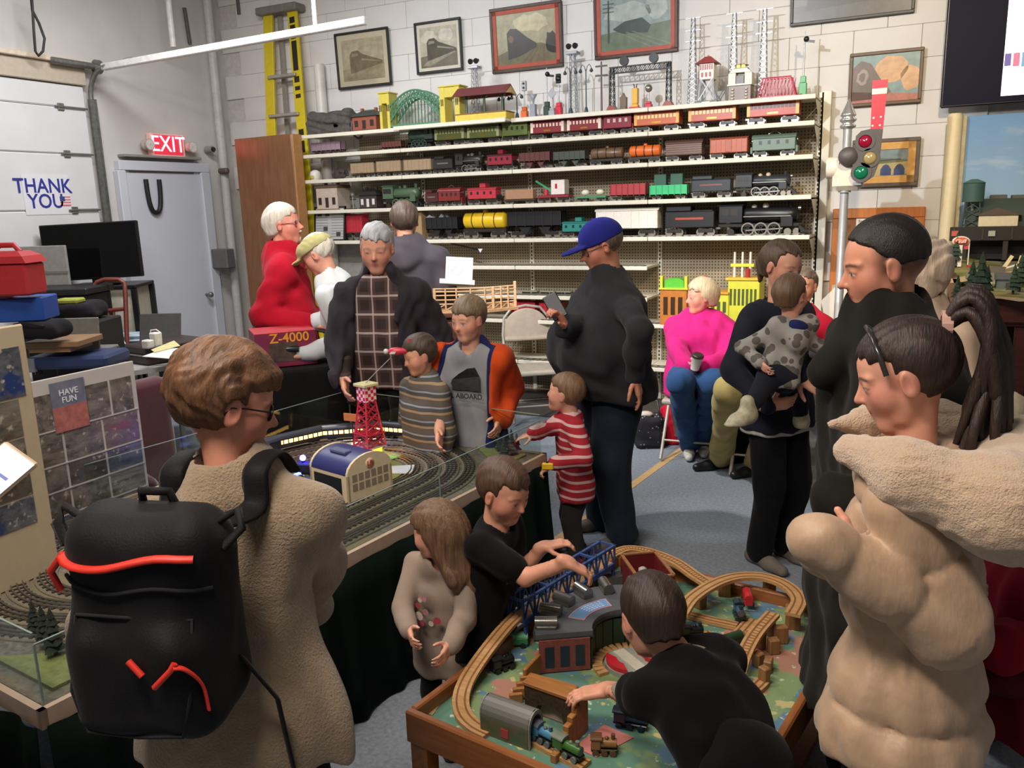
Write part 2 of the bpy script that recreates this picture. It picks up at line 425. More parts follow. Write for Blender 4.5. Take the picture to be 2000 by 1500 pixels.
def head_sdf(kid=0.,fem=0.,nose=1.,age=0.):
 S=Sdf();jw=.265-.02*fem+.0*kid;jd=.30-.03*kid
 S.u(ell((0,-.07,.13),(.335,.425,.37)),.0)
 S.u(ell((0,.08,-.15),(jw,jd,.335-.02*kid)),.10)
 S.u(rc((-.05,.245,-.40+.03*kid),(.05,.245,-.40+.03*kid),.085,.085),.10)
 for s in(-1,1):
  S.u(sph((s*.155,.165,-.10),.135+.025*kid),.10)
  S.u(rc((s*.215,-.03,-.12),(s*.16,.10,-.33),.075,.06),.09)
  S.u(rc((s*.06,.325,.085),(s*.20,.265,.095),.042-.014*fem-.014*kid,.036),.05)
 for s in(-1,1):
  S.cut(sph((s*.140,.435,.015),.092),.055)
  S.u(sph((s*.138,.268,.012),.078),.018)
  S.u(rc((s*.085,.325,.052),(s*.195,.295,.048),.020,.016),.018)
  S.u(rc((s*.09,.322,-.030),(s*.19,.295,-.026),.014,.012),.02)
 n=nose
 S.u(rc((0,.318,.055),(0,.345+.085*n,-.105),.026,.040),.05)
 for s in(-1,1):S.u(sph((s*.036*n,.345+.04*n,-.118),.030),.025)
 S.u(rc((-.055,.325,-.220),(.055,.325,-.220),.030,.030),.03)
 S.u(rc((-.045,.318,-.262),(.045,.318,-.262),.032,.032),.025)
 S.cut(rc((-.085,.352,-.240),(.085,.352,-.240),.007,.007),.014)
 for s in(-1,1):
  Rr=frame((cos(s*.35),-sin(s*.35),0),(sin(s*.35),cos(s*.35),0),(0,0,1))
  S.u(ell((s*.335,-.035,-.015),(.038,.085,.135),Rr),.02)
  S.cut(ell((s*.385,-.010,-.005),(.036,.045,.085),Rr),.025)
 return S
def hair_sdf(t=.05,hz=.27,nape=-.22,y0=.12,ears=True,slope=.35,back=0.,comb=.010,top=0.,seed=1,freq=46,jag=.022):
 S=Sdf();S.u(ell((0,-.075-back*.3,.135+top*.5),(.335+t,.425+t+back,.37+t+top)),0)
 if not ears or nape<-.24:S.u(rc((0,-.27,.05),(0,-.24,nape-.02),.26+t,.20+t*.6),.10)
 rs=np.random.RandomState(seed);a,b,c=rs.rand(3)*6
 def dsp(q):
  return.8*t*np.exp(-np.clip(face(q),0,1)/.07)+comb*(np.sin(q[:,0]*freq+3*np.sin(q[:,1]*5+a)+2*np.sin(q[:,2]*6+b))+.6*np.sin(q[:,0]*freq*.43+q[:,1]*9+c))
 S.disp=dsp
 def face(q):
  return np.maximum(y0+slope*np.maximum(-q[:,2],-.05)*-1-q[:,1]-.05*np.abs(q[:,0]),q[:,2]-hz+.35*np.maximum(np.abs(q[:,0])-.18,0)+jag*(np.sin(q[:,0]*31+seed)+.7*np.sin(q[:,0]*67+2*seed))-.12*jag/.022*q[:,0]*(1 if seed%2 else-1))
 S.cut(face,.03)
 S.cut(lambda q:q[:,2]-(nape+np.clip((q[:,1]+.1)*.9,0,.6)+.6*jag*np.sin(q[:,0]*43+seed)),.02)
 if ears:
  for s in(-1,1):S.cut(ell((s*.40,-.005,-.05),(.12,.12,.17)),.02)
 return S
def person(label,J,face=None,pitch=0,roll=0,skin='d9a184',kid=0.,fem=0.,nose=1.,garments=(),hair=None,hairm=None,extra=None,bulk=1.,belly=0.,hands=None,brow='3a2c22',eyes=.016,iris='2c2019',res=None,feet=True,shoe=None,legm=None,legr=1.,bare=0,hr=None,group=None,headup=None,lips='b8675c',age=0,fade=None):
 bulk*=1+.16*kid;h,hh=J['h'],J['hh'];base=J['base'];up=Vector((0,0,1))
 dep=PIX(J['head'])[2];res=res or min(max(.0021*dep,.0034),.0085)
 sk=skin_mat('skin_'+skin,skin)
 fd=Vector(face)if face is not None else J['fw2'].copy();fd.normalize()
 rt=fd.cross(up).normalized();u2=rt.cross(fd)
 q=Matrix.Rotation(radians(-pitch),3,rt);fd,u2=q@fd,q@u2
 q=Matrix.Rotation(radians(roll),3,fd);rt,u2=q@rt,q@u2
 Rh=np.array([list(rt),list(fd),list(u2)],dtype=float)
 J['Rh']=Rh;hc=np.array(J['head'],float)
 def toW(v):return v*hh@Rh+hc-np.array(base)
 # head and neck, in head units
 S=head_sdf(kid,fem,nose,age)
 nb=(Rh@(np.array(J['neck'])-hc))/hh
 nr=(.20 if not fem else.165)-.03*kid
 S.u(rc((0,-.10,-.12),nb,nr*(1+.12*(bulk-1)),nr*1.12*bulk),.06)
 S.u(rc(nb,nb+(nb-np.array((0,-.1,-.12)))*.5,nr*1.1,nr*1.5),.05)
 hv,hf=surf(S,(-.46,-.60,min(nb[2]-.35,-.9)),(.46,.56,.60),res/hh)
 # natural colours of the face: lips, brows, eyes, cheeks
 ft=np.zeros((len(hv),4));x,y,z=hv[:,0],hv[:,1],hv[:,2];ax=np.abs(x);ss=lambda v,e:np.clip(.5+v/e,0,1);e0=res/hh
 def lay(col,m):
  c=np.array(lin(col));al=ft[:,3:4];m=m[:,None];na=m+al*(1-m);ft[:,:3]=np.where(na>1e-4,(c*m+ft[:,:3]*al*(1-m))/np.maximum(na,1e-4),c);ft[:,3:4]=na
 lay(lips,.38*np.exp(-((ax-.19)**2+(z+.12)**2)/.012)*(y>.1)+.35*np.exp(-(ax**2+(y-.42)**2+(z+.11)**2)/.004)+.5*np.exp(-((ax-.35)**2+(z+.02)**2)/.008))
 lay(lips,.9*ss(.085-1.1*np.abs(z+.243)-ax,e0)*(y>.26)*ss(.045-np.abs(z+.243),e0))
 lay(brow,.85*ss(.018-.004*fem-.006*kid-np.abs(z-(.108-.16*np.abs(ax-.12))),e0)*ss(.095-np.abs(ax-.14),e0*2)*(y>.2))
 if fade:lay(fade,.8*np.clip((.16-y)/.12,0,1)*np.clip((z+.16)/.14,0,1)*(np.abs(ax-.36)+np.abs(y+.03)*.3>-.1)*np.clip((.335-ax+.02*(z>.1))*60+np.where(np.abs(z+.015)>.14,9,0)+np.where(np.abs(y+.03)>.10,9,0),0,1))
 eo=eyes*1.6*np.sqrt(np.clip(1-((ax-.138)/.066)**2,0,1));em=ss(eo-np.abs(z-.010),e0*.7)*ss(.066-np.abs(ax-.138),e0)*(y>.2)
 lay('d8cfc6',em);lay(iris,em*ss(.032-np.abs(ax-.138),e0*.7));lay('1c1410',.75*ss(.009-np.abs(z-.010-eo),e0*.8)*ss(.074-np.abs(ax-.138),e0)*(y>.2))
 parts=[(toW(hv),hf)]
 # inner body
 B=Sdf();bk=bulk;J_=lambda k:np.array(J[k],float)-np.array(base)
 rt2,rt1=np.array(J['rt2']),np.array(J['rt'])
 tor=[(J_('pel')-rt1*.034*h*bk,J_('pel')+rt1*.034*h*bk,.044*h*bk),(J_('chest')-rt2*.024*h*bk,J_('chest')+rt2*.024*h*bk,.044*h*bk)]
 for a,b,r in tor:B.u(rc(a,b,r,r),.04*h)
 B.u(rc(J_('pel'),J_('chest'),.042*h*bk,.044*h*bk),.03*h)
 B.u(rc(J_('sL')*.9+J_('sR')*.1,J_('sR')*.9+J_('sL')*.1,.022*h,.022*h),.03*h)
 B.u(rc(J_('chest'),J_('neck'),.04*h,.028*h),.02*h)
 for k in 'RL':
  ka=1+.35*kid*bare;B.u(rc(J_('s'+k),J_('e'+k),.024*h*ka,.021*h*ka),.02*h)
  B.u(rc(J_('e'+k),J_('w'+k),.0205*h*ka,.0145*h*ka),.01*h)
  if 'k'+k in J:
   B.u(rc(J_('h'+k),J_('k'+k),.040*h,.028*h),.03*h);B.u(rc(J_('k'+k),J_('a'+k),.027*h,.018*h),.01*h)
 pts=np.array([J_(k)for k in J if isinstance(J[k],Vector)and k in('pel','neck','chest','sR','sL','eR','eL','wR','wL','hR','hL','kR','kL','aR','aL')])
 lo,hi=pts.min(0)-.16*h/1.75*bk,pts.max(0)+.16*h/1.75*bk
 bres=max(res*1.9,.009)if bare else.019
 bv,bf=surf(B,lo,hi,bres);parts.append((bv,bf))
 # hands
 hs=h/1.75*(1+.12*kid);hands=hands or{}
 for k in 'RL':
  hd=hands.get(k,{});
  if hd is None:continue
  d0=(J['w'+k]-J['e'+k]).normalized();d=Vector(hd.get('d',d0));pn=Vector(hd.get('pn',-J['rt2']if k=='R' else J['rt2']))
  H=Sdf();side=1 if k=='R' else-1;bw=Vector(J_('w'+k))
  H.u(rc(bw-d0*(.07*h if bare else.03*h),bw,.0185*h*(1+.35*kid)if bare else.0155*h,.0150*h*(1+.25*kid)),0)
  hand(H,bw,d,pn,hs,side,hd.get('curl',.35),hd.get('spread',.1),hd.get('thumb',.5))
  ce=np.array(bw)+np.array(d.normalized())*.08*hs;R_=.155*hs
  v,f=surf(H,ce-R_,ce+R_,max(res*.85,.0034 if kid<.5 else.0028));parts.append((v,f))
 me=np_mesh('person',parts,[sk]);fc=np.zeros((len(me.vertices),4),F32);fc[:len(hv)]=ft
 me.attributes.new('feature','FLOAT_COLOR','POINT').data.foreach_set('color',fc.ravel())
 ro=bpy.data.objects.new('person',me);COL.objects.link(ro);ro.location=base;tag(ro,label,'person',group)
 def child(name,me,par=ro):return inst(name,me,par)
 if hair is not None:
  hairs=hair if isinstance(hair,(list,tuple))else[hair]
  pp=[]
  for Hs in hairs:
   v,f=surf(Hs,getattr(Hs,'lo',(-.62,-.80,-.75)),getattr(Hs,'hi',(.62,.62,.75)),(hr or res*1.15)/hh)
   pp.append((toW(v),f))
  J['hair']=child('hair',np_mesh('hair',pp,hairm))
  # garments
 for g in garments:
  G=Sdf();o=g.get('off',.012)*h/1.75;kind=g['kind'];b=g.get('bulk',bk)
  if kind in('top','coat'):
   ch,pl=J_('chest'),J_('pel');fw2=np.array(J['fw2']);fw1=np.array(J['fw']);nk=J_('neck');spn=np.array(J['sp'])
   r=.060*h*b+o;G.u(rc(ch-rt2*.036*h*b,ch+rt2*.036*h*b,r,r),0)
   sm_=(J_('sR')+J_('sL'))/2
   G.u(rc(J_('sL')*.86+J_('sR')*.14,sm_+spn*.02*h,.036*h+o,.040*h+o),.06*h);G.u(rc(J_('sR')*.86+J_('sL')*.14,sm_+spn*.02*h,.036*h+o,.040*h+o),.05*h)
   wz=(ch+pl)/2+fw1*belly*.05*h;r=.056*h*b+o+belly*.035*h;G.u(rc(wz-rt1*.034*h*b,wz+rt1*.034*h*b,r,r),.06*h)
   r=.060*h*b+o+g.get('flare',0)*h;dr=g.get('drop',.03)*h;pz=pl-np.array((0,0,dr));hwid=.042*h*b;G.u(rc(pz-rt1*hwid,pz+rt1*hwid,r,r),.06*h)
   for sg in(-1,1):G.u(rc(wz+rt1*sg*.034*h*b,pz+rt1*sg*hwid,.052*h*b+o+belly*.03*h,r),.03*h)
   if g.get('hem',.06)>g.get('drop',.03)+.04:
    z2=pl-np.array((0,0,g['hem']*h+.03));r2=r+g.get('flare2',.004)*h
    for sg in(-1,1):G.u(rc(pz+rt1*sg*hwid,z2+rt1*sg*hwid,r,r2),.03*h)
    G.u(rc(z2-rt1*hwid,z2+rt1*hwid,r2,r2),.05*h);G.u(rc(pz,z2,r,r2),.02*h)
   if 'hems' in g:
    for dz,hw,rr,fo in g['hems']:c_=pl-np.array((0,0,dz))+fw1*fo;G.u(rc(c_-rt1*hw,c_+rt1*hw,rr,rr),.10*h)
   if fem and not g.get('flat'):
    for s in(-1,1):G.u(sph(ch+rt2*s*.042*h+fw2*.058*h-spn*.01*h,.045*h+o*.6),.04*h)
   sl=g.get('sleeve',1.)
   for k in 'RL':
    a,e,w=J_('s'+k),J_('e'+k),J_('w'+k);t=g.get('arm',1.)*(1+.15*kid)
    if sl>0:
     e1=a+(e-a)*min(1,sl*2);G.u(rc(a,e1,(.031*h)*t+o,(.028*h)*t+o),.018*h)
     if sl>.5:G.u(rc(e,e+(w-e)*(sl-.5)*2,.027*h*t+o*.9,.0205*h*t+o),.012*h)
   if g.get('collar'):
    cz=g['collar']*h;G.u(rc(nk-spn*.01*h,nk+spn*cz,.049*h+o,.047*h+o*.6),.03*h)
    G.cut(rc(nk,nk+spn*(cz+.1*h),.039*h,.041*h),.008)
   else:G.cut(rc(nk+spn*.012*h+fw2*.012*h,nk+spn*.08*h,g.get('neckr',.040)*h,.05*h),.01)
   for dsc in g.get('adds',()):G.u(*dsc)
   G.cut(plane(pl-np.array((0,0,g.get('hem',.06)*h)),(0,0,-1))if False else(lambda q,z=pl[2]-g.get('hem',.06)*h:q[:,2]-z),.012)
   if g.get('open'):
    w_=g['open']*h;c_=(ch+pl)/2+fw2*(.15*h*b+belly*.04*h)
    G.cut(rbox(c_,(w_,g.get('opend',.12)*h,.6*h),.01,frame(rt2,fw2,np.cross(rt2,fw2))),.01)
  elif kind=='pants':
   pl=J_('pel');r=.053*h*b+o;G.u(rc(pl-rt1*.036*h*b,pl+rt1*.036*h*b,r,r),0)
   G.u(rc(pl+np.array((0,0,.04*h)),pl,r*.95,r),.03)
   for k in 'RL':
    a,kn,an=J_('h'+k),J_('k'+k),J_('a'+k);t=g.get('leg',1.)
    G.u(rc(a,kn,(.048*h)*t*b**.5+o,(.036*h)*t+o),.02*h);G.u(rc(kn,an+(kn-an)*g.get('crop',.02),.035*h*t+o,.030*h*t+o),.012*h)
   if 'waist' in g:G.cut(lambda q,z=pl[2]+g['waist']*h:z-q[:,2],.01)
   for dsc in g.get('adds',()):G.u(*dsc)
  else:
   for op,f_,k_ in g['ops']:
    G.ops.append((op,f_,k_))
  for dsc in g.get('cuts',()):G.cut(*dsc)
  fl=folds(g.get('fold',.006)*1.35,g.get('ff',28.),g.get('seed',3),g.get('fst',(1,1,.6)))
  xd=g.get('disp');G.disp=(lambda q,fl=fl,xd=xd:fl(q)+xd(q))if xd else fl
  gl,gh=np.array(g.get('lo',lo-.08*h/1.75),float),np.array(g.get('hi',hi+.08*h/1.75),float)
  v,f=surf(G,gl,gh,g.get('res',max(res*1.55,.0070)))
  if len(v):
   mm=g['mat'];ob=child(g['name'],np_mesh(g['name'],[(v,f)],mm,g.get('mi')));J[g['name']]=ob
   if g.get('label'):ob['label']=g['label']
 if shoe and 'aR' in J:
  for k in 'RL':
   a=J_('a'+k);t=np.array(J['toe'+k])if 'toe'+k in J else np.array(J['fw']);z0=a[2]-.045*h
   zz=np.array((0,0,1.));G=Sdf();gz=lambda dz:np.array((0,0,z0-a[2]+dz))
   f1=.105*h;G.u(rc(a+gz(.030)-t*.035*h,a+gz(.028)+t*f1*.5,.031,.034),0);G.u(rc(a+gz(.026)+t*f1*.5,a+gz(.024)+t*f1,.036,.028),.03)
   G.u(rc(a+gz(.03)-t*.02*h,a+gz(.09)-t*.015*h,.033,.030),.03);G.cut(lambda q,z=z0+.001:q[:,2]-z,.006)
   if h<1.3:pass
   v,f=surf(G,a-np.array((.3,.3,.12)),a+np.array((.3,.3,.12)),max(res,.006));child('shoe',np_mesh('shoe',[(v,f)],shoe))
 return ro,(lambda p:Vector(toW(np.array([p],float))[0]))
def headpart(ro,J,name,S,mat,res=.004,lo=(-.7,-.8,-.8),hi=(.7,1.0,.8),base=None):
 hh=J['hh'];v,f=surf(S,lo,hi,res/hh);w=v*hh@J['Rh']+np.array(J['head'],float)-np.array(J['base'])
 return inst(name,np_mesh(name,[(w,f)],mat),ro)
def glasses(ro,J,mat,lens=None,y=.36,z=.01,w=.115,rim=.010,dark=None):
 T=lambda p:Vector(np.array(p,float)*J['hh']@J['Rh']+np.array(J['head'],float)-np.array(J['base']));m=MB();hh=J['hh']
 for s in(-1,1):
  ps=[T((s*.14+w*cos(a)*.95,y-.02-.18*abs(s*.14+w*cos(a))**2,z+w*.62*sin(a)))for a in np.linspace(0,2*pi,17)]
  m.tube(ps,rim*hh,6,cap=False);m.tube([T((s*.25,y-.05,z+.02)),T((s*.33,.1,z+.03)),T((s*.355,-.05,z+.02)),T((s*.345,-.10,z-.06))],rim*hh*.9,6)
 m.tube([T((-.03,y,z+.02)),T((.03,y,z+.02))],rim*hh,6)
 g=m.build('glasses',mat,ro)
 if lens:
  for s in(-1,1):
   l=MB();c=T((s*.14,y-.028,z));l.v=[];rg=[T((s*.14+w*cos(a)*.9,y-.024-.18*abs(s*.14+w*cos(a))**2,z+w*.58*sin(a)))for a in np.linspace(0,2*pi,16,endpoint=False)]
   l.loft([rg,[p+(c-p)*.6+Vector(J['Rh'][1])*hh*.012 for p in rg]],0,True,True);l.build('lens',lens,g)
 return g
 # ------------------------------------------------------------------ room shell
YB,XL=7.0,-6.7
def solve_x(px,Y,z):
 lo,hi=-12.,4.
 for _ in range(40):
  m=(lo+hi)/2
  if PIX((m,Y,z))[0]<px:lo=m
  else:hi=m
 return lo
def solve_y(px,X,z):
 lo,hi=.3,12.
 for _ in range(40):
  m=(lo+hi)/2
  if PIX((X,m,z))[0]<px:lo=m
  else:hi=m
 return lo
carpet=M('carpet_blue_grey','8a939e',.95,var=.2,scale=60,bump=.5,bscale=400,spec=.1)
fl=struct(MB().box((XL-.1,-2.2,-.12),(3.2,YB+.25,0)).build('floor',carpet))
# tape line on the carpet
a,b=P(1135,1020,Z=0),P(1345,868,Z=0)
tp=MB();dv=(b-a).normalized();nrm=Vector((-dv.y,dv.x,0))*.028;a=a-dv*1.2
tp.prism([(q.x,q.y)for q in(a+nrm,a-nrm,b-nrm,b+nrm)],.0005,.0025,'z')
tag(tp.build('floor_tape',M('masking_tape','c9a878',.6,var=.1)),'strip of tan tape running across the carpet towards the seats','tape')
paint=M('wall_paint_white','d3d0cb',.72,var=.05,scale=3,bump=.12,bscale=90)
mort=M('mortar_joint','c3bfb8',.9,var=.1)
wb=struct(MB().box((XL-.1,YB+.012,0),(3.2,YB+.25,4.6)).build('wall_back',mort))
bm=MB().box((-.2268,0,.0),(.2268,.02,.2285),.003).mesh('block',paint);n=0
bh=MB().box((-.11,0,.0),(.11,.02,.2265),.006).mesh('block',paint)
for r in range(20):
 z=r*.23+.002
 x=XL+(.115 if r%2 else.345)-.115
 k=0
 while x<2.9:
  cx=x+(.228 if True else 0)
  if not((-5.4<cx<-.75 and z<2.3)or z>4.0 or(cx>.55 and z<2.6)or(cx<-5.3 and z<2.0)):
   inst('block',bm,wb,(cx,YB-.008,z));n+=1
  x+=.456
wl=struct(MB().box((XL-.3,-2.2,0),(XL-.02,YB+.25,4.6)).build('wall_left',M('wall_paint_left','c4c1bd',.7,var=.06,scale=2.5,bump=.1,bscale=40)))
# ---- overhead garage door and its track
white_door=M('garage_door_paint','cfd0d0',.5,var=.04,scale=3)
galv=M('galvanised_steel','83837f',.45,.7,var=.2,scale=30)
beige=M('beige_lintel_paint','b5a996',.7,var=.06)
yT=solve_y(188,XL+.03,2.2)
zs=[P(80,y,X=XL).z for y in(160,206,299,412,520)]
gd=struct(MB().box((XL-.018,0,0),(XL-.005,yT,zs[0])).build('door_1',white_door))
zz=zs+[zs[-1]-.55,zs[-1]-1.1,0]
for i in range(len(zz)-1):
 if zz[i]-zz[i+1]<.05:continue
 p=MB().box((XL-.005,.2,zz[i+1]+.002),(XL+.035,yT-.02,zz[i]-.002),.010)
 p.build('panel',white_door,gd)
 hg=MB().box((XL+.035,yT-.30,zz[i+1]-.03),(XL+.05,yT-.24,zz[i+1]+.03),.004).cyl((XL+.05,yT-.33,zz[i+1]),(XL+.05,yT-.02,zz[i+1]),.008)
 hg.build('hinge',galv,gd)
zh=P(185,140,X=XL).z
MB().box((XL-.02,.2,zs[0]+.005),(XL+.06,yT,zh+.02),.006).build('lintel',beige,gd)
MB().box((XL-.02,.2,zh+.02),(XL+.10,yT+.05,zh+.06),.006).build('lintel_cap',M('lintel_cap_paint','cdbfa8',.6),gd)
tr=MB();tr.bar((XL+.05,yT+.03,0),(XL+.05,yT+.03,zh-.25),.05,.03,up=(1,0,0));tr.bar((XL+.075,yT+.05,0),(XL+.075,yT+.05,zh-.25),.008,.03,up=(1,0,0))
tr.tube([(XL+.05+.22*(1-cos(t)),yT+.03,zh-.25+.25*sin(t))for t in np.linspace(0,pi/2,8)],.022,6)
tr.build('vertical_track',galv,gd)
pe=P(715,40,Y=yT+.03)
ht=MB();zt=pe.z;ht.bar((XL+.25,yT+.03,zh),(pe.x,yT+.03,zt),.05,.055,ch=.006);ht.build('horizontal_track',M('track_white_paint','d8d6cf',.4),gd)
q=P(612,0,Y=yT+.03);MB().bar((q.x,yT+.03,zt+.02),(q.x,yT+.03,4.6),.035,.006).build('track_hanger',M('track_white_paint','d8d6cf',.4),gd)
MB().cyl((XL+.12,yT-.35,zh+.02),(XL+.12,yT+.10,zh+.02),.028).cyl((XL+.12,yT+.06,zh+.02),(XL+.12,yT+.10,zh+.02),.06).build('cable_drum',galv,gd)
# sign on the door
sgn=thing('thank_you_sign','white paper sign with blue THANK YOU lettering on the garage door','sign')
c1,c2=P(86,364,X=XL+.05),P(92,394,X=XL+.05);blue=M('lettering_blue','28308c',.6,var=0)
s0,s1=P(40,340,X=XL+.04),P(143,418,X=XL+.04)
MB().box((XL+.036,s0.y,s1.z),(XL+.039,s1.y,s0.z)).build('paper',M('sign_paper','d6d7da',.7,var=.02),sgn)
ry=(pi/2,0,pi/2)
text('lettering','THANK',blue,sgn,(XL+.041,c1.y,c1.z),ry,.165,.001,sx=.92)
text('lettering','YOU',blue,sgn,(XL+.041,c2.y,c2.z),ry,.165,.001,sx=.92)
fp=P(128,393,X=XL+.041);fm=MB()
for i in range(7):fm.box((XL+.040,fp.y-.05,fp.z-.04+i*.0115),(XL+.042,fp.y+.05,fp.z-.04+i*.0115+.0115),mi=i%2)
fm.box((XL+.041,fp.y-.05,fp.z),(XL+.0435,fp.y-.005,fp.z+.0405),mi=2)
fm.build('flag_print',[M('flag_red','c96a72',.7,var=0),M('flag_white','d8d0d0',.7,var=0),M('flag_blue','34407c',.7,var=0)],sgn)
# ---- exit door
y0,y1=solve_y(243,XL+.02,2.2),solve_y(392,XL+.02,2.2);zt2=P(310,335,X=XL).z
dw=M('exit_door_paint','c5cad2',.45,var=.04,scale=2)
d2=struct(MB().box((XL-.015,y0,.01),(XL+.02,y1-.02,zt2),.004).build('door_2',dw))
MB().box((XL-.02,y0-.07,zt2),(XL+.05,y1+.10,zt2+.09),.006).build('head_frame',dw,d2)
MB().box((XL-.02,y0-.02,zt2+.12),(XL+.08,y1-.02,zt2+.145),.004).build('drip_cap',M('drip_cap','8d8a86',.5),d2)
MB().box((XL-.02,y1-.02,0),(XL+.05,y1+.10,zt2),.008).build('jamb',dw,d2)
MB().box((XL-.02,y0-.09,0),(XL+.05,y0-.0,zt2),.008).build('jamb',dw,d2)
MB().cyl((XL+.02,y1-.10,1.0),(XL+.08,y1-.10,1.0),.012).sphere((XL+.09,y1-.10,1.0),.03).build('door_knob',galv,d2)
MB().box((XL-.016,y0+.05,zt2-.012),(XL+.035,y1-.1,zt2),.002).build('closer_strip',M('dark_strip','4c4c4a',.6),d2)
hc=MB();a0,a1=P(287,350,X=XL+.05),P(309,345,X=XL+.05);zb=P(302,415,X=XL+.05).z;cp=[]
for t in np.linspace(0,1,18):
 ang=pi*t;yy=a0.y+(a1.y-a0.y)*(.5-.5*cos(ang))*1.0;cp.append((XL+.045,a0.y-.01+(a1.y-a0.y+.02)*(.5-.5*cos(ang)),a0.z+(zb-a0.z)*(1-abs(2*t-1)**2.6)))
hc.tube(cp,.022,8);tag(hc.build('hanging_chain_loop',M('black_rubber','17171a',.6)),'black cable loop hanging at the top of the exit door','cable')
# ---- exit sign
e0,e1=solve_y(296,XL+.05,2.45),solve_y(362,XL+.05,2.45);za,zb2=P(330,263,X=XL).z,P(330,310,X=XL).z
ex=thing('exit_sign','lit red EXIT sign with two lamp heads above the white door','sign',(XL,(e0+e1)/2,zb2))
w2=(e1-e0)/2;hz=za-zb2
MB().box((-.01,-w2,0),(.05,w2,hz),.008).build('housing',M('exit_housing','e0c4bc',.5,emit=.12,ecol='ff8070'),ex)
text('lettering','EXIT',M('exit_letters','ff8090',.5,var=0,emit=7,ecol='ff6878'),ex,(.054,.0,hz*.55),ry,hz*.92,.002,sx=.95)
MB().box((.05,-w2*.86,hz*.14),(.052,w2*.86,hz*.94)).build('face_plate',M('exit_face','c04858',.4,emit=.55,ecol='e81c38'),ex)
for s in(-1,1):
 lh=MB().sphere((.05,s*(w2+.055),hz*.5),.055).cyl((.07,s*(w2+.055),hz*.5),(.10,s*(w2+.055),hz*.5),.05,.055)
 lo_=lh.build('lamp_head',M('lamp_housing','b9aca2',.4),ex);MB().cyl((.099,s*(w2+.055),hz*.5),(.103,s*(w2+.055),hz*.5),.047).build('lens',M('lamp_glass','d8d4d0',.15),lo_)
 # ---- pipes, cables
def pipe(name,label,pts,r,mat,n=10):return tag(MB().tube(pts,r,n).build(name,mat),label,'pipe')
grey=M('pipe_paint_grey','b7b5b2',.5,var=.08)
pA=P(424,200,X=XL+.12);pipe('conduit_pipe','grey conduit pipe running down the wall corner beside the exit door',[(XL+.12,pA.y,.0),(XL+.12,pA.y,4.5)],.045,grey)
pB=P(405,60,X=XL+.06);pipe('thin_conduit','thin grey conduit beside the corner pipe near the ceiling',[(XL+.06,pB.y,P(408,230,X=XL+.06).z),(XL+.06,pB.y,4.5)],.018,grey)
pC=P(333,40,X=XL+.3);pipe('drop_pipe','white vertical drop pipe ending above the exit sign',[(XL+.3,pC.y,P(337,92,X=XL+.3).z),(XL+.3,pC.y,4.5)],.028,M('track_white_paint','d8d6cf',.4))
rd=M('dark_rod','58524e',.6);r0,r1=P(360,15,X=XL+.01),P(371,86,X=XL+.01)
tag(MB().tube([r0,r1],.018,8).build('hanging_rod',rd),'short dark rod hanging on the wall above the exit door','rod')
r0,r1=P(462,-20,Y=YB-.02),P(467,28,Y=YB-.02);tag(MB().tube([r0,r1],.018,8).build('hanging_rod',rd),'dark rod end hanging at the top of the wall near the ladder','rod')
bl=M('black_cable','2b2622',.6);q0,q1=P(61,-10,X=XL+.2),P(66,60,X=XL+.2)
tag(MB().tube([P(60,-12,X=XL+.2),P(63,20,X=XL+.2),P(76,45,X=XL+.2),P(87,75,X=XL+.2),P(84,100,X=XL+.2),P(75,109,X=XL+.2),P(69,100,X=XL+.2),P(66,60,X=XL+.2),P(62,-8,X=XL+.22)],.011,6).build('cable_loop',bl),'dark cable hanging in a loop above the garage door','cable')
tag(MB().tube([P(187,134,X=XL+.3),P(215,122,X=XL+.3),P(240,117,X=XL+.3),P(258,111,X=XL+.35)],.007,6).build('spring_cable',galv),'thin steel lift cable beside the garage door track','cable')
vm=P(413,292,X=XL+.07)
tag(MB().cyl((XL+.0,vm.y,vm.z),(XL+.09,vm.y,vm.z),.035).cyl((XL+.09,vm.y,vm.z),(XL+.11,vm.y,vm.z),.025,.02,mi=1).build('wall_sensor',[M('sensor_grey','8b8680',.5),M('sensor_black','18181a',.3)]),'round sensor with dark eye on the wall above the door jamb','sensor')
vm=P(437,334,X=XL+.17)
tag(MB().cyl((XL+.12,vm.y,vm.z),(XL+.22,vm.y,vm.z),.03).cyl((XL+.22,vm.y,vm.z),(XL+.23,vm.y,vm.z),.03,.02).build('pipe_clamp',M('clamp_brown','5b4a42',.5)),'small dark round clamp on the corner conduit pipe','clamp')
vm=P(443,505,X=XL+.2);ob=MB().box((XL-.02,vm.y-.06,vm.z-.10),(XL+.26,vm.y+.06,vm.z+.10),.01).build('outlet_box',M('outlet_box_grey','5e5c5a',.5));tag(ob,'grey electrical box on the corner pipe beside the door','outlet box')
# ---- brown door slab leaning in the corner
a,b=P(457,272,Y=6.50),P(568,268,Y=6.42)
bd=thing('wooden_slab','tall brown wooden slab standing upright in the corner','board',((a.x+b.x)/2,6.46,0),atan2(6.42-6.50,b.x-a.x))
w=(b-a).length;hz=a.z
t=NT('varnished_brown');f=t.ramp(t.noise(4,5,stretch=(6,6,1)),.3,.7);vb=t.fin(t.mix(f,lin('70492c'),lin('855a38')),.24);MATS['varnished_brown']=vb
MB().box((-w/2,0,0),(w/2,.12,hz),.006).build('face_panel',vb,bd)
MB().box((w/2,.002,0),(w/2+.02,.118,hz-.005),.004).build('edge_strip',M('edge_wood','a97a48',.5,var=.1),bd)
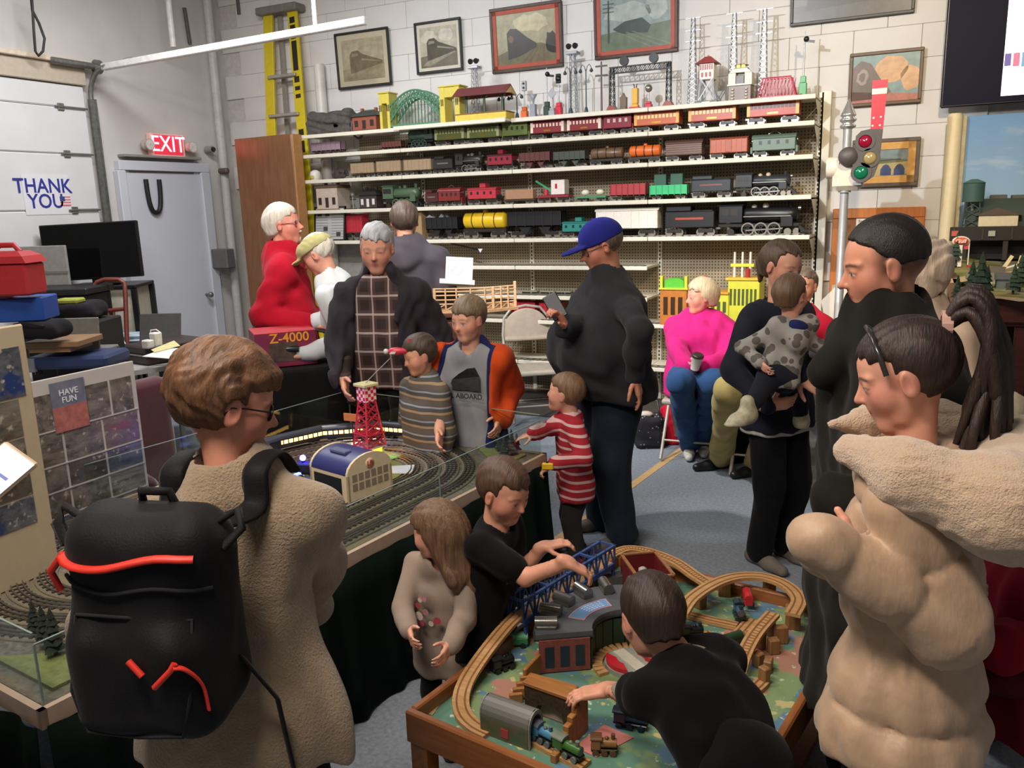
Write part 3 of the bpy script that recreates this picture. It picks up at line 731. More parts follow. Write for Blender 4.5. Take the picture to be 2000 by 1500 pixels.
# ---- stepladder
yel=M('ladder_yellow','c9b51c',.4,var=.06);al=M('ladder_aluminium','a7a49c',.4,.5,var=.1)
ld=thing('stepladder','tall yellow stepladder with grey steps leaning on the back wall','ladder')
LY=YB-.10
def lp(px,py,y=LY):return P(px,py,Y=y)
tl,tr_=lp(524,30),lp(571,22);bl_,br_=Vector((tl.x+.02,LY-.35,0)),Vector((tr_.x+.30,LY-.35,0))
for(p,q)in((tl,bl_),(tr_,br_)):
 MB().bar(p,q,.03,.115,up=(1,0,0),ch=.004).build('rail',yel,ld)
MB().bar(tl+Vector((-.10,0,.03)),tr_+Vector((.10,0,.03)),.16,.07,ch=.01).build('top_cap',M('ladder_cap_grey','75716c',.5),ld)
for i in range(9):
 t=.06+.10*i;p=tl.lerp(bl_,t);q=tr_.lerp(br_,t);MB().bar(p,q,.09,.03,ch=.004).build('step',al,ld)
for s in(-.02,.10):
 p,q=tl+Vector((.05+s,.05,-.02)),bl_+Vector((.05+s*2,.30,0));
p,q=tl.lerp(tr_,.3)+Vector((0,.06,0)),Vector(((bl_.x+br_.x)/2-.2,LY-.05,0));MB().bar(p,q,.05,.02,up=(0,1,0)).build('rear_rail',al,ld)
blk=M('ladder_print_black','1d1b16',.5,var=0);mk=MB()
for t0,t1 in((.015,.03),(.035,.07),(.075,.15),(.165,.18),(.19,.20),(.21,.22),(.30,.315),(.33,.36)):
 p,q=tr_.lerp(br_,t0),tr_.lerp(br_,t1);n_=Vector((0,-.017,0));mk.bar(p+n_,q+n_,.003,.06,up=(1,0,0))
tag(mk.build('warning_print',blk,ld),kind='stuff')
# ---- white tube
tA=P(616,125,Y=YB-.09)
tag(MB().lathe([(.036,0),(.052,.01),(.052,tA.z-.02),(.045,tA.z)],20,c=(tA.x+.03,YB-.075,0)).build('white_tube',M('white_plastic_tube','cfcac2',.4,var=.05)),'tall white tube standing behind the end of the shelves','tube')
# ---- pictures on the back wall
def loco_print(m,w,h,pal,style):
 """simple railway scene of flat colour shapes; mi: 0 sky 1 ground 2 loco 3 smoke 4 detail"""
 y=-.0015
 def poly(pts,k,lay):m._add([(p[0]*w/2,y-lay*.0006,p[1]*h/2)for p in pts],[list(range(len(pts)))],k)
 rs=random.Random(style)
 def blob(cx,cz,rx,rz,k,lay,n=14):poly([(cx+rx*cos(2*pi*i/n)*(1+.18*rs.uniform(-1,1)),max(-1,min(1,cz+rz*sin(2*pi*i/n)*(1+.18*rs.uniform(-1,1)))))for i in range(n)],k,lay)
 if style in(1,2):
  blob(-.5,.5,.4,.35,3,1);blob(.45,.55,.4,.3,3,1);poly([(-1,-.45),(1,-.2),(1,-1),(-1,-1)],1,1)
  poly([(-.62,-.65),(-.62,.25),(-.5,.42),(-.2,.45),(.0,.25),(.95,-.15),(.95,-.3),(-.1,-.6)],2,2)
  poly([(-.55,.15),(-.2,.18),(-.2,.3),(-.5,.32)],4,3);poly([(-.9,-.9),(-.6,-.68),(.9,-.3),(.9,-.36),(-.5,-.95)],4,3);poly([(-.05,.05),(.85,-.17),(.85,-.2),(-.05,-.05)],4,3)
 elif style==3:
  blob(.3,.55,.45,.35,3,1);blob(-.1,.6,.3,.3,3,2);poly([(-1,-.6),(-.3,-.3),(.5,-.25),(1,-.5),(1,-1),(-1,-1)],1,2);blob(.85,-.3,.2,.45,2,2)
  poly([(-.62,-.8),(-.65,.25),(-.52,.42),(-.3,.38),(.05,.0),(.35,-.25),(.35,-.4),(-.2,-.7)],2,3);blob(-.5,.0,.09,.14,4,4)
  for i in range(4):poly([(-.2+i*.25,-1),(.4+i*.05,-.33),(.42+i*.05,-.33),(-.14+i*.25,-1)],4,4)
 elif style==4:
  blob(-.2,.4,.7,.35,3,1);blob(.6,.5,.3,.5,3,1);poly([(-1,-.35),(1,-.1),(1,-1),(-1,-1)],1,2);poly([(-.65,-.2),(-.3,.05),(.2,.12),(.45,-.2),(.35,-.45),(-.4,-.4)],2,3)
  poly([(-.8,-.7),(-.78,.9),(-.74,.9),(-.74,-.7)],2,4)
  for k in(.75,.6,.45):poly([(-.93,k),(-.6,k),(-.6,k+.03),(-.93,k+.03)],2,4)
  for i in range(3):poly([(-.5+i*.2,-.35),(-.44+i*.2,-.35),(.5+i*.3,-1),(.4+i*.3,-1)],4,4)
 elif style==5:
  blob(.15,.3,.5,.6,3,1);blob(.75,-.1,.3,.5,3,1);poly([(-1,-.5),(1,-.75),(1,-1),(-1,-1)],1,2);poly([(-1,-.9),(-1,.5),(-.75,.8),(-.45,.65),(-.15,0),(.2,-.6),(-.1,-.85)],2,2)
  blob(-.7,.1,.18,.32,4,3);blob(-.7,.1,.10,.2,2,4)
 elif style==6:
  poly([(-1,.1),(-.2,.35),(1,.2),(1,-.4),(-1,-.4)],1,1);poly([(-1,-.15),(1,.05),(1,-.9),(-1,-1)],3,2)
  for c in(-.7,.05,.65):poly([(c-.24,-.95),(c-.24,-.5),(c-.12,-.2),(c,-.12),(c+.12,-.2),(c+.24,-.5),(c+.24,-.95)],4,3)
  poly([(-1,.05),(.7,.2),(.7,.28),(-1,.15)],2,3)
 elif style==7:
  blob(0,0,.8,.5,3,1);poly([(-1,-.4),(1,-.2),(1,-1),(-1,-1)],1,2);poly([(-.8,-.6),(-.7,.2),(-.3,.4),(.8,.0),(.8,-.4)],2,3)
def picture(label,px,style,frame_h,pal,mat_h=None,fw=.035,mw=.03,tilt=3,inner=None):
 """px: image corners tl, tr, br, bl"""
 c=[P(*q,Y=YB-.05)for q in px];x0=(c[0].x+c[3].x)/2;x1=(c[1].x+c[2].x)/2;zt_=(c[0].z+c[1].z)/2;zb_=(c[2].z+c[3].z)/2
 w,h=x1-x0,zt_-zb_;pc=thing('framed_picture',label,'picture',((x0+x1)/2,YB-.045,(zt_+zb_)/2));pc.rotation_euler=(radians(tilt),0,0)
 fm=M('frame_'+frame_h,frame_h,.45,var=.15)
 f=MB();f.box((-w/2,-.012,-h/2),(w/2,.012,-h/2+fw),.004);f.box((-w/2,-.012,h/2-fw),(w/2,.012,h/2),.004);f.box((-w/2,-.012,-h/2+fw),(-w/2+fw,.012,h/2-fw),.004);f.box((w/2-fw,-.012,-h/2+fw),(w/2,.012,h/2-fw),.004)
 f.build('frame',fm,pc);iw,ih=w-2*fw,h-2*fw
 if inner:
  g=MB();iwd=inner[1];g.box((-iw/2,-.008,-ih/2),(iw/2,.006,-ih/2+iwd));g.box((-iw/2,-.008,ih/2-iwd),(iw/2,.006,ih/2));g.box((-iw/2,-.008,-ih/2),(-iw/2+iwd,.006,ih/2));g.box((iw/2-iwd,-.008,-ih/2),(iw/2,.006,ih/2))
  g.build('inner_frame',M('frame_'+inner[0],inner[0],.5,var=.1),pc);iw-=2*iwd;ih-=2*iwd
 if mat_h:
  MB().box((-iw/2,.002,-ih/2),(iw/2,.006,ih/2)).build('mount',M('mount_'+mat_h,mat_h,.7,var=.03),pc);iw-=2*mw;ih-=2*mw
 p=MB();p.box((-iw/2,-.001,-ih/2),(iw/2,.004,ih/2));loco_print(p,iw,ih,pal,style)
 p.build('print',[M('print_'+k,k,.35,var=.22,scale=14)for k in pal],pc)
picture('sepia diesel locomotive print in a thin black frame, closest to the ladder',[(651,68),(756,51),(766,165),(662,175)],1,'23211f',['9c9278','8d8368','6b5f48','a39a80','8a7d62'],'b3aa8f',.022,.05,2)
picture('sepia streamlined locomotive print in a thin black frame, second from the ladder',[(807,46),(898,33),(905,136),(815,146)],2,'1f2226',['a8a28e','6a6252','4a4436','bdb8a6','8a8370'],'c4beac',.022,.03,2)
picture('dark steam locomotive picture in a red and brown frame',[(954,19),(1096,-1),(1100,127),(963,146)],3,'4a3a30',['8f8a6a','5f5a3c','2c2a26','b0a884','6b4a34'],None,.028,0,3,('a2422a',.032))
picture('misty steam train picture in a wide red frame with a telegraph pole',[(1157,-14),(1323,-38),(1325,96),(1163,120)],4,'4a3028',['7f8c88','5c6a54','36443e','9aa29a','6d7460'],None,.026,0,3,('a2442c',.032))
picture('large dark picture cut off at the top of the photo',[(1543,-62),(1788,-95),(1792,20),(1546,54)],7,'3a3630',['55524a','423f38','2e2c28','615d54','4a463e'],None,.022,0,3)
picture('picture of a steam locomotive before a peach sunset cloud, behind the signal blade',[(1659,107),(1804,90),(1801,199),(1657,210)],5,'5a4228',['6f8a86','a5604c','5c4c40','c09468','8a7a70'],None,.024,0,2)
picture('picture of a stone arch bridge in a brown and gold frame',[(1664,278),(1798,263),(1794,361),(1662,368)],6,'58483a',['7c8c8e','6b7050','4e4a3a','b3a06c','3e4a70'],None,.028,0,2,('cf9a4c',.05))
# ------------------------------------------------------------------ gondola shelving
SY=6.55;PEG=6.93
cream=M('shelf_cream_steel','d9d3c0',.45,var=.04);peg_c='a89a82'
t=NT('pegboard');g=t.xyz()
fx=t.math('SUBTRACT',t.math('FRACT',t.math('MULTIPLY',g[0],39.4)),.5);fz=t.math('SUBTRACT',t.math('FRACT',t.math('MULTIPLY',g[2],39.4)),.5)
rr=t.math('ADD',t.math('MULTIPLY',fx,fx),t.math('MULTIPLY',fz,fz));hole=t.math('LESS_THAN',rr,.045)
f=t.ramp(t.noise(5,3),.3,.7);base=t.mix(f,lin('8f826b'),lin('9e917a'));pegm=t.fin(t.mix(hole,base,lin('2c261e')),.7);MATS['pegboard']=pegm
JX=[P(600,300,Y=SY).x-.06,0,P(1000,332,Y=SY).x,P(1290,500,Y=PEG).x,P(1592,230,Y=SY).x]
JX[1]=(JX[0]+JX[2])/2
LV=[P(985,y,Y=SY).z for y in(233,277,333,400,467,520,577,624,702)]
sh=thing('shelving_unit','long cream display shelving with pegboard back full of model trains','shelving',(0,0,0))
SHELF_T=.03
def depth(i,k):
 if i==0:return(SY,PEG-.12)
 if k==0 and i==1:return(SY-.10,PEG)
 return(SY,PEG)
for i in range(4):
 x0,x1=JX[i],JX[i+1]
 for k,z in enumerate(LV):
  if(i==0 and k>4)or(i==3 and k in(5,6)):continue
  ya,yb=depth(i,k)
  m=MB().box((x0+.002,ya,z-SHELF_T),(x1-.002,ya+.012,z+.004),.004);m.box((x0+.002,ya+.012,z-SHELF_T+.012),(x1-.002,yb,z))
  m.build('shelf',cream,sh)
 if i>0:MB().box((x0+.005,PEG,.10),(x1-.005,PEG+.012,LV[0]+.03)).build('pegboard_panel',pegm,sh)
 else:MB().box((x0+.4,PEG,.10),(x1-.005,PEG+.012,LV[0]-.02)).build('pegboard_panel',pegm,sh)
slot=M('slot_dark','2a241c',.7,var=0)
for i in range(1,5):
 x=JX[i];p=MB().box((x-.018,PEG-.02,0),(x+.018,PEG+.06,LV[0]+(.05 if i==4 else 0)),.003).build('upright',cream,sh)
 s_=MB()
 for q in range(70):
  z=.3+q*.033
  if z<LV[0]:s_.box((x-.006,PEG-.0215,z),(x+.006,PEG-.0195,z+.02))
 tag(s_.build('slot',slot,p),kind='stuff')
MB().box((JX[4],PEG-.02,0),(JX[4]+.07,PEG+.06,LV[0]+.06),.004).build('end_post',cream,sh)
for k in range(5):
 z=LV[k]-SHELF_T;m=MB();m.prism([(SY+.03,z),(PEG,z),(PEG,z-.16),(PEG-.06,z-.15)],JX[4]-.006,JX[4]-.002,'x');m.build('bracket',cream,sh)
MB().box((JX[1],SY-.15,0),(JX[4]-.01,PEG,.12),.01).build('base_deck',M('deck_dark','4c463e',.6),sh)
# ------------------------------------------------------------------ toy trains
def MC(h,rough=.38):return M('enamel_'+h,h,rough,var=.06,scale=40)
blackm=MC('191919',.35);nickel=M('nickel','a09c92',.3,.8,var=.1);brass=M('brass','b8903c',.3,.8,var=.1);darkw=MC('26221e')
def truck(par,x,w,s=1.,col=None,n=2):
 m=MB();col=col or darkw
 m.box((-.034*s,-w*.42,.018*s),(.034*s,-w*.36,.034*s),.002);m.box((-.034*s,w*.36,.018*s),(.034*s,w*.42,.034*s),.002)
 for a in((-.024,.024)if n==2 else(-.034,0,.034)):
  for sg in(-1,1):m.cyl((a*s,sg*w*.30,.018*s),(a*s,sg*w*.36,.018*s),.018*s,n=10,mi=1)
  m.cyl((a*s,-w*.30,.018*s),(a*s,w*.30,.018*s),.004*s,n=6,mi=1)
 o=m.build('truck',[col,nickel],par);o.location=(x,0,0);return o
def roofp(w,z0,z1,n=8):return[(-w/2,z0)]+[(-w/2*cos(pi*i/n),z0+(z1-z0)*sin(pi*i/n))for i in range(1,n)]+[(w/2,z0)]
def car(kind,label,x0,x1,yt,lev,col,c2=None,c3=None,name=None,yoff=.13,wid=None,group=None,flip=False,yb=None):
 z=LV[lev];Yc=SY+yoff;xa,xb=solve_x(x0,Yc,z+.03),solve_x(x1,Yc,z+.03);L=xb-xa;xc=(xa+xb)/2
 px,py,dd=PIX((xc,Yc,z));H=max((py-yt)*dd/FPX*1.0,.05);s=max(.6,H/.135);w=wid or min(.11,max(.06,H*.72))
 nm=name or{'coach':'passenger_car','box':'boxcar','tank':'tank_car','hopper':'hopper_car','gondola':'gondola_car','flat':'flat_car','caboose':'caboose','steam':'steam_locomotive','tender':'locomotive_tender','elec':'electric_locomotive','stock':'stock_car','crane':'crane_car'}[kind]
 o=thing(nm,label,'model train',(xc,Yc,z),pi if flip else 0,group);A,Bm=MC(col),MC(c2 or col);Cm=MC(c3 or '2a2622')
 zf=.040*s;h2=L/2
 if kind in('coach','box','caboose','stock','elec'):
  zr=H*.80 if kind!='box' else H*.9
  if kind=='caboose':zr=H*.70
  m=MB().box((-h2*.97,-w/2,zf),(h2*.97,w/2,zr),.004);body=m.build('body',A,o)
  MB().prism(roofp(w*1.06,zr,H if kind!='caboose' else H*.80),-h2,h2,'x').build('roof',Bm,o)
  if kind=='coach':
   wn=MB();n=max(5,int(L/.032))
   for i in range(n):
    xw=-h2*.78+i*(h2*1.56)/(n-1)
    for sg in(-1,1):wn.box((xw-h2*.055,sg*w/2-.001,zf+(zr-zf)*.52),(xw+h2*.055,sg*w/2+.001,zf+(zr-zf)*.80))
   tag(wn.build('windows',Cm,body),kind='stuff')
   for e in(-1,1):MB().box((e*h2*.90-.012,-w/2-.002,zf+.004),(e*h2*.90+.012,w/2+.002,zr-.006)).build('door',MC('d9a24a')if c3=='e8c88a' or col.startswith('b')else Cm,body)
   MB().box((-h2*.2,-w/2-.0015,zf+(zr-zf)*.14),(h2*.2,-w/2,zf+(zr-zf)*.26)).build('name_plate',brass,body)
  elif kind=='box':
   d=MB().box((-h2*.16,-w/2-.004,zf+.005),(h2*.16,w/2+.004,zr-.006),.002);d.build('door',Cm if c3 else A,body)
   rb=MB()
   for i in range(8):
    xr=-h2*.92+i*h2*1.84/7
    for sg in(-1,1):rb.box((xr-.002,sg*w/2-.003,zf),(xr+.002,sg*w/2+.003,zr))
   tag(rb.build('rib',A,body),kind='stuff')
  elif kind=='stock':
   for q in range(5):
    zz_=zf+(zr-zf)*(.12+.19*q)
    MB().box((-h2*.96,-w/2-.003,zz_),(h2*.96,w/2+.003,zz_+(zr-zf)*.09)).build('slat',Cm,body)
  elif kind=='caboose':
   MB().box((-h2*.2,-w*.36,H*.78),(h2*.22,w*.36,H*.97),.003).build('cupola',A,o)
   for i in range(4):
    MB().box((-h2*.72+i*h2*.45-.010,-w/2-.001,zf+(zr-zf)*.45),(-h2*.72+i*h2*.45+.010,w/2+.001,zf+(zr-zf)*.78)).build('window',Cm,body)
   for e in(-1,1):MB().box((e*h2*.98-.006,-w*.45,zf*.8),(e*h2*.98+.006,w*.45,zf+.03)).build('platform_rail',darkw,o)
  elif kind=='elec':
   for i in range(4):MB().box((-h2*.6+i*h2*.40-.011,-w/2-.001,zf+(zr-zf)*.5),(-h2*.6+i*h2*.40+.011,w/2+.001,zf+(zr-zf)*.82)).build('window',Cm,body)
   MB().box((-h2*1.08,-w*.36,zf*.6),(-h2*.96,w*.36,zf+(zr-zf)*.35),.004).build('nose',A,o);MB().box((h2*.96,-w*.36,zf*.6),(h2*1.08,w*.36,zf+(zr-zf)*.35),.004).build('nose',A,o)
   MB().tube([(-h2*.3,0,H),(0,0,H*1.13),(h2*.25,0,H)],.004,6).build('pantograph',nickel,o)
   for e in(-1,1):MB().cyl((e*h2*1.0,0,zr*.9),(e*h2*1.05,0,zr*.9),.014,n=10).build('headlamp',nickel,o)
 elif kind=='tank':
  r=(H-zf*1.2)*.44;MB().box((-h2*.97,-w*.35,zf*.8),(h2*.97,w*.35,zf*1.2),.002).build('underframe',Cm,o)
  MB().lathe([(.01,-h2*.95),(r*.75,-h2*.93),(r,-h2*.86),(r,h2*.86),(r*.75,h2*.93),(.01,h2*.95)],18,c=(0,0,zf*1.2+r),axis='x').build('tank',A,o)
  MB().cyl((0,0,zf*1.2+r*1.8),(0,0,H),r*.36,n=12).build('dome',Bm,o)
  for q in(-.5,0,.5):MB().ringz([(r*1.01,q*h2-.004),(r*1.03,q*h2-.004),(r*1.03,q*h2+.004),(r*1.01,q*h2+.004)],18,c=(0,0,zf*1.2+r),axis='x').build('band',Cm,o)
 elif kind in('hopper','gondola'):
  zb=zf if kind=='gondola' else zf*1.5;m=MB()
  m.box((-h2*.97,-w/2,zb),(h2*.97,-w/2+.006,H));m.box((-h2*.97,w/2-.006,zb),(h2*.97,w/2,H));m.box((-h2*.97,-w/2,zb),(-h2*.95,w/2,H));m.box((h2*.95,-w/2,zb),(h2*.97,w/2,H));m.box((-h2*.97,-w/2,zb),(h2*.97,w/2,zb+.008))
  body=m.build('body',A,o);n=7
  rb=MB()
  for i in range(n):
   xr=-h2*.94+i*h2*1.88/(n-1)
   for sg in(-1,1):rb.box((xr-.003,sg*w/2-.004,zb),(xr+.003,sg*w/2+.004,H))
  tag(rb.build('rib',Bm,body),kind='stuff')
  if kind=='hopper':
   for q in(-.35,.35):MB().prism([((q-.22)*h2,zb),((q+.22)*h2,zb),((q+.06)*h2,zf*.5),((q-.06)*h2,zf*.5)],-w*.4,w*.4,'y').build('chute',A,o)
 elif kind in('flat','crane'):
  MB().box((-h2*.97,-w/2,zf*.8),(h2*.97,w/2,zf*1.15),.002).build('deck',A,o)
 elif kind=='tender':
  m=MB().box((-h2*.97,-w/2,zf),(h2*.97,w/2,H*.82),.006);m.box((-h2*.95,-w*.42,H*.82),(h2*.05,w*.42,H),.006);m.build('body',A,o)
  MB().box((-h2*.55,-w/2-.0015,zf+(H-zf)*.36),(h2*.55,-w/2,zf+(H-zf)*.46)).build('lettering_strip',Cm if c3 else nickel,o);MB().box((h2*.1,-w*.4,H*.8),(h2*.9,w*.4,H*.86),.004).build('coal_load',blackm,o)
 elif kind=='steam':
 # front towards +x
  R=H*.235;zc=H*.62;MB().box((-h2*.96,-w*.40,zf*.9),(h2*.80,w*.40,zf*1.25),.003).build('frame',blackm,o)
  MB().lathe([(R*.9,-h2*.40),(R*1.02,-h2*.38),(R,h2*.55),(R*.92,h2*.72),(R*.2,h2*.75)],18,c=(0,0,zc),axis='x').build('boiler',A,o)
  cb=MB().box((-h2*.94,-w*.48,H*.40),(-h2*.42,w*.48,H*.92),.003).build('cab',A,o)
  MB().prism(roofp(w*1.08,H*.91,H),-h2*.98,-h2*.40,'x').build('cab_roof',A,o)
  for e in(-.80,-.60):MB().box((e*h2-.014*s,-w*.485,H*.62),(e*h2+.014*s,w*.485,H*.82)).build('cab_window',darkw if not c3 else Cm,cb)
  MB().cyl((h2*.58,0,zc+R*.8),(h2*.58,0,H*1.0),R*.26,R*.34,n=12).build('smokestack',A,o)
  MB().lathe([(R*.42,0),(R*.42,R*.5),(R*.25,R*.72),(.003,R*.76)],12,c=(h2*.05,0,zc+R*.75)).build('steam_dome',A if not c2 else Bm,o);MB().lathe([(R*.36,0),(R*.36,R*.45),(.003,R*.62)],12,c=(-h2*.2,0,zc+R*.78)).build('sand_dome',A if not c2 else Bm,o)
  MB().cyl((h2*.74,0,zc+R*.75),(h2*.80,0,zc+R*.75),R*.28,n=12).build('headlight',nickel,o)
  MB().prism([(h2*.78,zf*1.1),(h2*1.0,zf*.25),(h2*.78,zf*.25)],-w*.4,w*.4,'y').build('cowcatcher',blackm,o)
  MB().box((h2*.40,-w*.5,zf*.9),(h2*.66,-w*.28,zf*1.9),.004).build('cylinder_block',A,o)
  MB().box((-h2*.4,-w*.47,zc-R*.25),(h2*.62,-w*.40,zc-R*.12)).build('running_board',nickel if c2 else A,o)
  Rw=H*.20;wm=nickel if c2 else Bm
  for q in(-.30,-.02,.26):
   for sg in(-1,1):
    wh=MB()
    wh.ringz([(Rw*.80,-.005),(Rw,-.005),(Rw,.005),(Rw*.80,.005)],18,c=(q*h2,sg*w*.40,Rw),axis='y',mi=1);wh.cyl((q*h2,sg*w*.39,Rw),(q*h2,sg*w*.41,Rw),Rw*.22,n=8)
    for k in range(6):wh.bar((q*h2,sg*w*.40,Rw),(q*h2+Rw*.85*cos(k*pi/3),sg*w*.40,Rw+Rw*.85*sin(k*pi/3)),.004,.006)
    wh.build('drive_wheel',[A,wm],o)
  MB().bar((-h2*.34,-w*.43,Rw*.8),(h2*.45,-w*.43,Rw*1.05),.006,.010).build('side_rod',nickel,o)
  for q in(.55,.74):MB().cyl((q*h2,-w*.40,H*.11),(q*h2,w*.40,H*.11),H*.11,n=12).build('pilot_wheel',wm if c2 else darkw,o)
  MB().cyl((-h2*.68,-w*.40,H*.11),(-h2*.68,w*.40,H*.11),H*.11,n=12).build('trailing_wheel',darkw,o)
 if kind!='steam':
  tx=h2*.62
  for e in(-1,1):truck(o,e*tx,w,s,Cm if c3 and kind=='hopper' else None)
 MB().box((-h2*1.05,-.006,zf*.7),(-h2*.9,.006,zf*.9)).build('coupler',nickel,o)
 return o,L,H,w,zf
gs=['','trains on the second shelf','trains on the third shelf','trains on the fourth shelf','trains on the fifth shelf']
# second shelf
car('gondola','small mauve-grey truck body near the tunnel end, second shelf',613,672,279,1,'8a7480',group=gs[1])
car('flat','low brown flat car beside the mauve truck, second shelf',700,745,283,1,'5a3a2c',group=gs[1])
car('gondola','small brown gondola next to a yellow marker, second shelf',748,788,277,1,'5c342c',group=gs[1])
car('steam','dark green-grey steam engine at the end of the olive train',795,852,249,1,'3f5048',group=gs[1],flip=True)
car('coach','olive passenger car behind the grey-green engine',855,913,244,1,'5c6434','3c4428','a8a878',group=gs[1])
car('coach','olive passenger car in the middle of the olive train',918,981,241,1,'5c6434','3c4428','a8a878',group=gs[1])
car('elec','olive electric engine leading the olive train',986,1036,237,1,'64703a','56622e','30341c',group=gs[1])
car('coach','maroon passenger car nearest the olive engine',1041,1107,230,1,'7c2228','6c1c22','e0c8b8',group=gs[1])
car('coach','maroon passenger car beside the maroon engine',1112,1179,224,1,'7c2228','6c1c22','e0c8b8',group=gs[1])
car('elec','maroon electric engine with chrome wheels',1182,1238,221,1,'7c1c2c','70182a','c8b0a8',group=gs[1])
car('coach','orange passenger car with cream windows next to the maroon engine',1241,1331,212,1,'b85c34','a04c30','e8c88a',group=gs[1])
car('coach','red-orange passenger car with cream windows in the middle of the orange train',1346,1441,202,1,'b0503a','9c4434','e8c88a',group=gs[1])
car('coach','red-orange baggage car with yellow doors at the shelf end',1459,1564,190,1,'b04634','9a3e30','48241c',group=gs[1])
# third shelf
car('box','tan freight car, first of three on the third shelf',691,738,316,2,'9a8468','3c3028',group=gs[2])
car('box','tan freight car with a white figure, second of three on the third shelf',741,790,312,2,'9a8468','3c3028',group=gs[2])
car('box','tan freight car, third of three on the third shelf',794,849,309,2,'9a8468','3c3028',group=gs[2])
car('tender','dark coal tender behind the black engine on the third shelf',852,890,306,2,'2c2a28',group=gs[2])
car('steam','dark steam engine with grey wheels in the middle of the third shelf',893,951,299,2,'34302c','6a6660',group=gs[2])
car('caboose','crimson caboose with dark windows on the third shelf',957,1006,293,2,'8c2434','3a2420','241a18',group=gs[2])
car('hopper','dull maroon gondola beside the crimson caboose',1018,1080,299,2,'5c3430',group=gs[2])
car('hopper','dark grey-green hopper on the third shelf',1084,1148,297,2,'454a40',group=gs[2])
car('tank','brown tank car on the third shelf',1154,1220,287,2,'6a5038',group=gs[2])
car('tank','bright orange tank car on the third shelf',1229,1293,282,2,'dc6a2a',group=gs[2])
car('stock','brown slatted stock car on the third shelf',1302,1375,274,2,'5c4238','52392f','7a5c4c',group=gs[2])
car('box','orange-brown boxcar with double doors on the third shelf',1388,1463,269,2,'b05a3c','8c4832','a85438',group=gs[2])
car('elec','large sage green electric engine at the end of the third shelf',1470,1556,263,2,'62786a','566c5e','2a322c',group=gs[2])
# fourth shelf
car('steam','mid green steam engine on the fourth shelf',752,831,361,3,'4c6248',group=gs[3])
car('tender','small dark maroon tender on the fourth shelf',836,862,372,3,'4a2420',group=gs[3])
car('elec','small maroon engine beside its tender on the fourth shelf',862,905,367,3,'7c2a28',group=gs[3])
car('caboose','bright red caboose on the fourth shelf',919,975,358,3,'b83440','9c2c36','2a2020',group=gs[3])
o,L,H,w,zf=car('flat','brown flat car with a timber load on the fourth shelf',986,1050,371,3,'3c2e26',group=gs[3])
for i in range(3):MB().box((-L*.42,-w*.4+i*w*.28,zf*1.2),(L*.42,-w*.4+i*w*.28+w*.24,H),.003).build('timber',MC('a0785a',.7),o)
o,L,H,w,zf=car('crane','crane car with a white cab and green boom',1055,1116,351,3,'8c2c34',group=gs[3])
MB().box((-.02,-w*.46,zf*1.2),(L*.36,w*.46,H*.96),.003).build('cab',MC('e0d4cc'),o);MB().box((L*.06,-w*.47,H*.6),(L*.13,w*.47,H*.8)).build('cab_window',MC('a83428'),o)
MB().bar((-.02,0,zf*1.6),(-L*.62,0,H*.95),.014,.016).build('boom',MC('3c9a68'),o);MB().cyl((-L*.3,0,zf*1.2),(-L*.3,0,zf*2),.02,n=10).build('hoist',MC('b83440'),o)
o,L,H,w,zf=car('flat','green flat car carrying two cream loads',1128,1188,362,3,'3c8a5c',group=gs[3])
for e in(-.24,.24):MB().sphere((e*L,0,zf*1.9),.03,sc=(1.2,.8,.8)).build('load',MC('d8d0b8'),o)
car('gondola','red gondola car on the fourth shelf',1194,1266,360,3,'a83c40','8c3034',group=gs[3])
o,L,H,w,zf=car('gondola','bright green gondola with two dark green containers',1270,1346,362,3,'3cb878','34a86c',group=gs[3])
for e in(-.22,.2):MB().box((e*L-.05,-w*.4,zf),(e*L+.05,w*.4,H*1.75),.004).build('container',MC('2f5a48'),o)
car('tender','dark slate tender of the long steam engine, fourth shelf',1352,1431,344,3,'2c3238',c3='7a4a40',group=gs[3])
car('steam','long dark steam engine with bright wheels, fourth shelf end',1435,1560,337,3,'2b3036','b8ac90',group=gs[3])
# fifth shelf
car('box','red boxcar beside the framed notice',674,716,419,4,'b02c38',group=gs[4])
car('hopper','black hopper with crumpled paper on top',838,902,425,4,'1c1c1e',group=gs[4])
car('tank','bright yellow tank car on the fifth shelf',908,994,411,4,'e0b820','c89c2c','26221e',group=gs[4])
car('hopper','large black hopper between the yellow tank and teal caboose',995,1104,414,4,'202022','2c2c2e',group=gs[4])
car('caboose','small teal caboose beside the big hopper',1102,1164,424,4,'2c8078','246c64','1a2c2a',group=gs[4])
car('box','large white boxcar on the fifth shelf',1168,1291,407,4,'e6e0d4','dcd6ca',group=gs[4],wid=.15)
car('tender','big black tender with red lettering strip, fifth shelf',1302,1400,403,4,'1a1b1d',c3='a0402c',group=gs[4],wid=.15)
car('steam','big glossy black steam engine with silver-rimmed wheels',1402,1582,396,4,'141518','c8c0b0',group=gs[4],wid=.15)
# lower shelves
car('hopper','red hopper car on the low shelf beside the trestle',990,1052,588,7,'b82838','9c2230','28201e')
car('hopper','red hopper car on the low shelf partly behind the man in the cap',1058,1100,590,7,'b82838','9c2230','28201e')
for lx in(1022,1058,1088):car('flat',f'small grey freight truck on the shelf behind the trestle, {"first" if lx==1022 else "second" if lx==1058 else "third"} from the trestle',lx,lx+30,553,6,'8c8878')
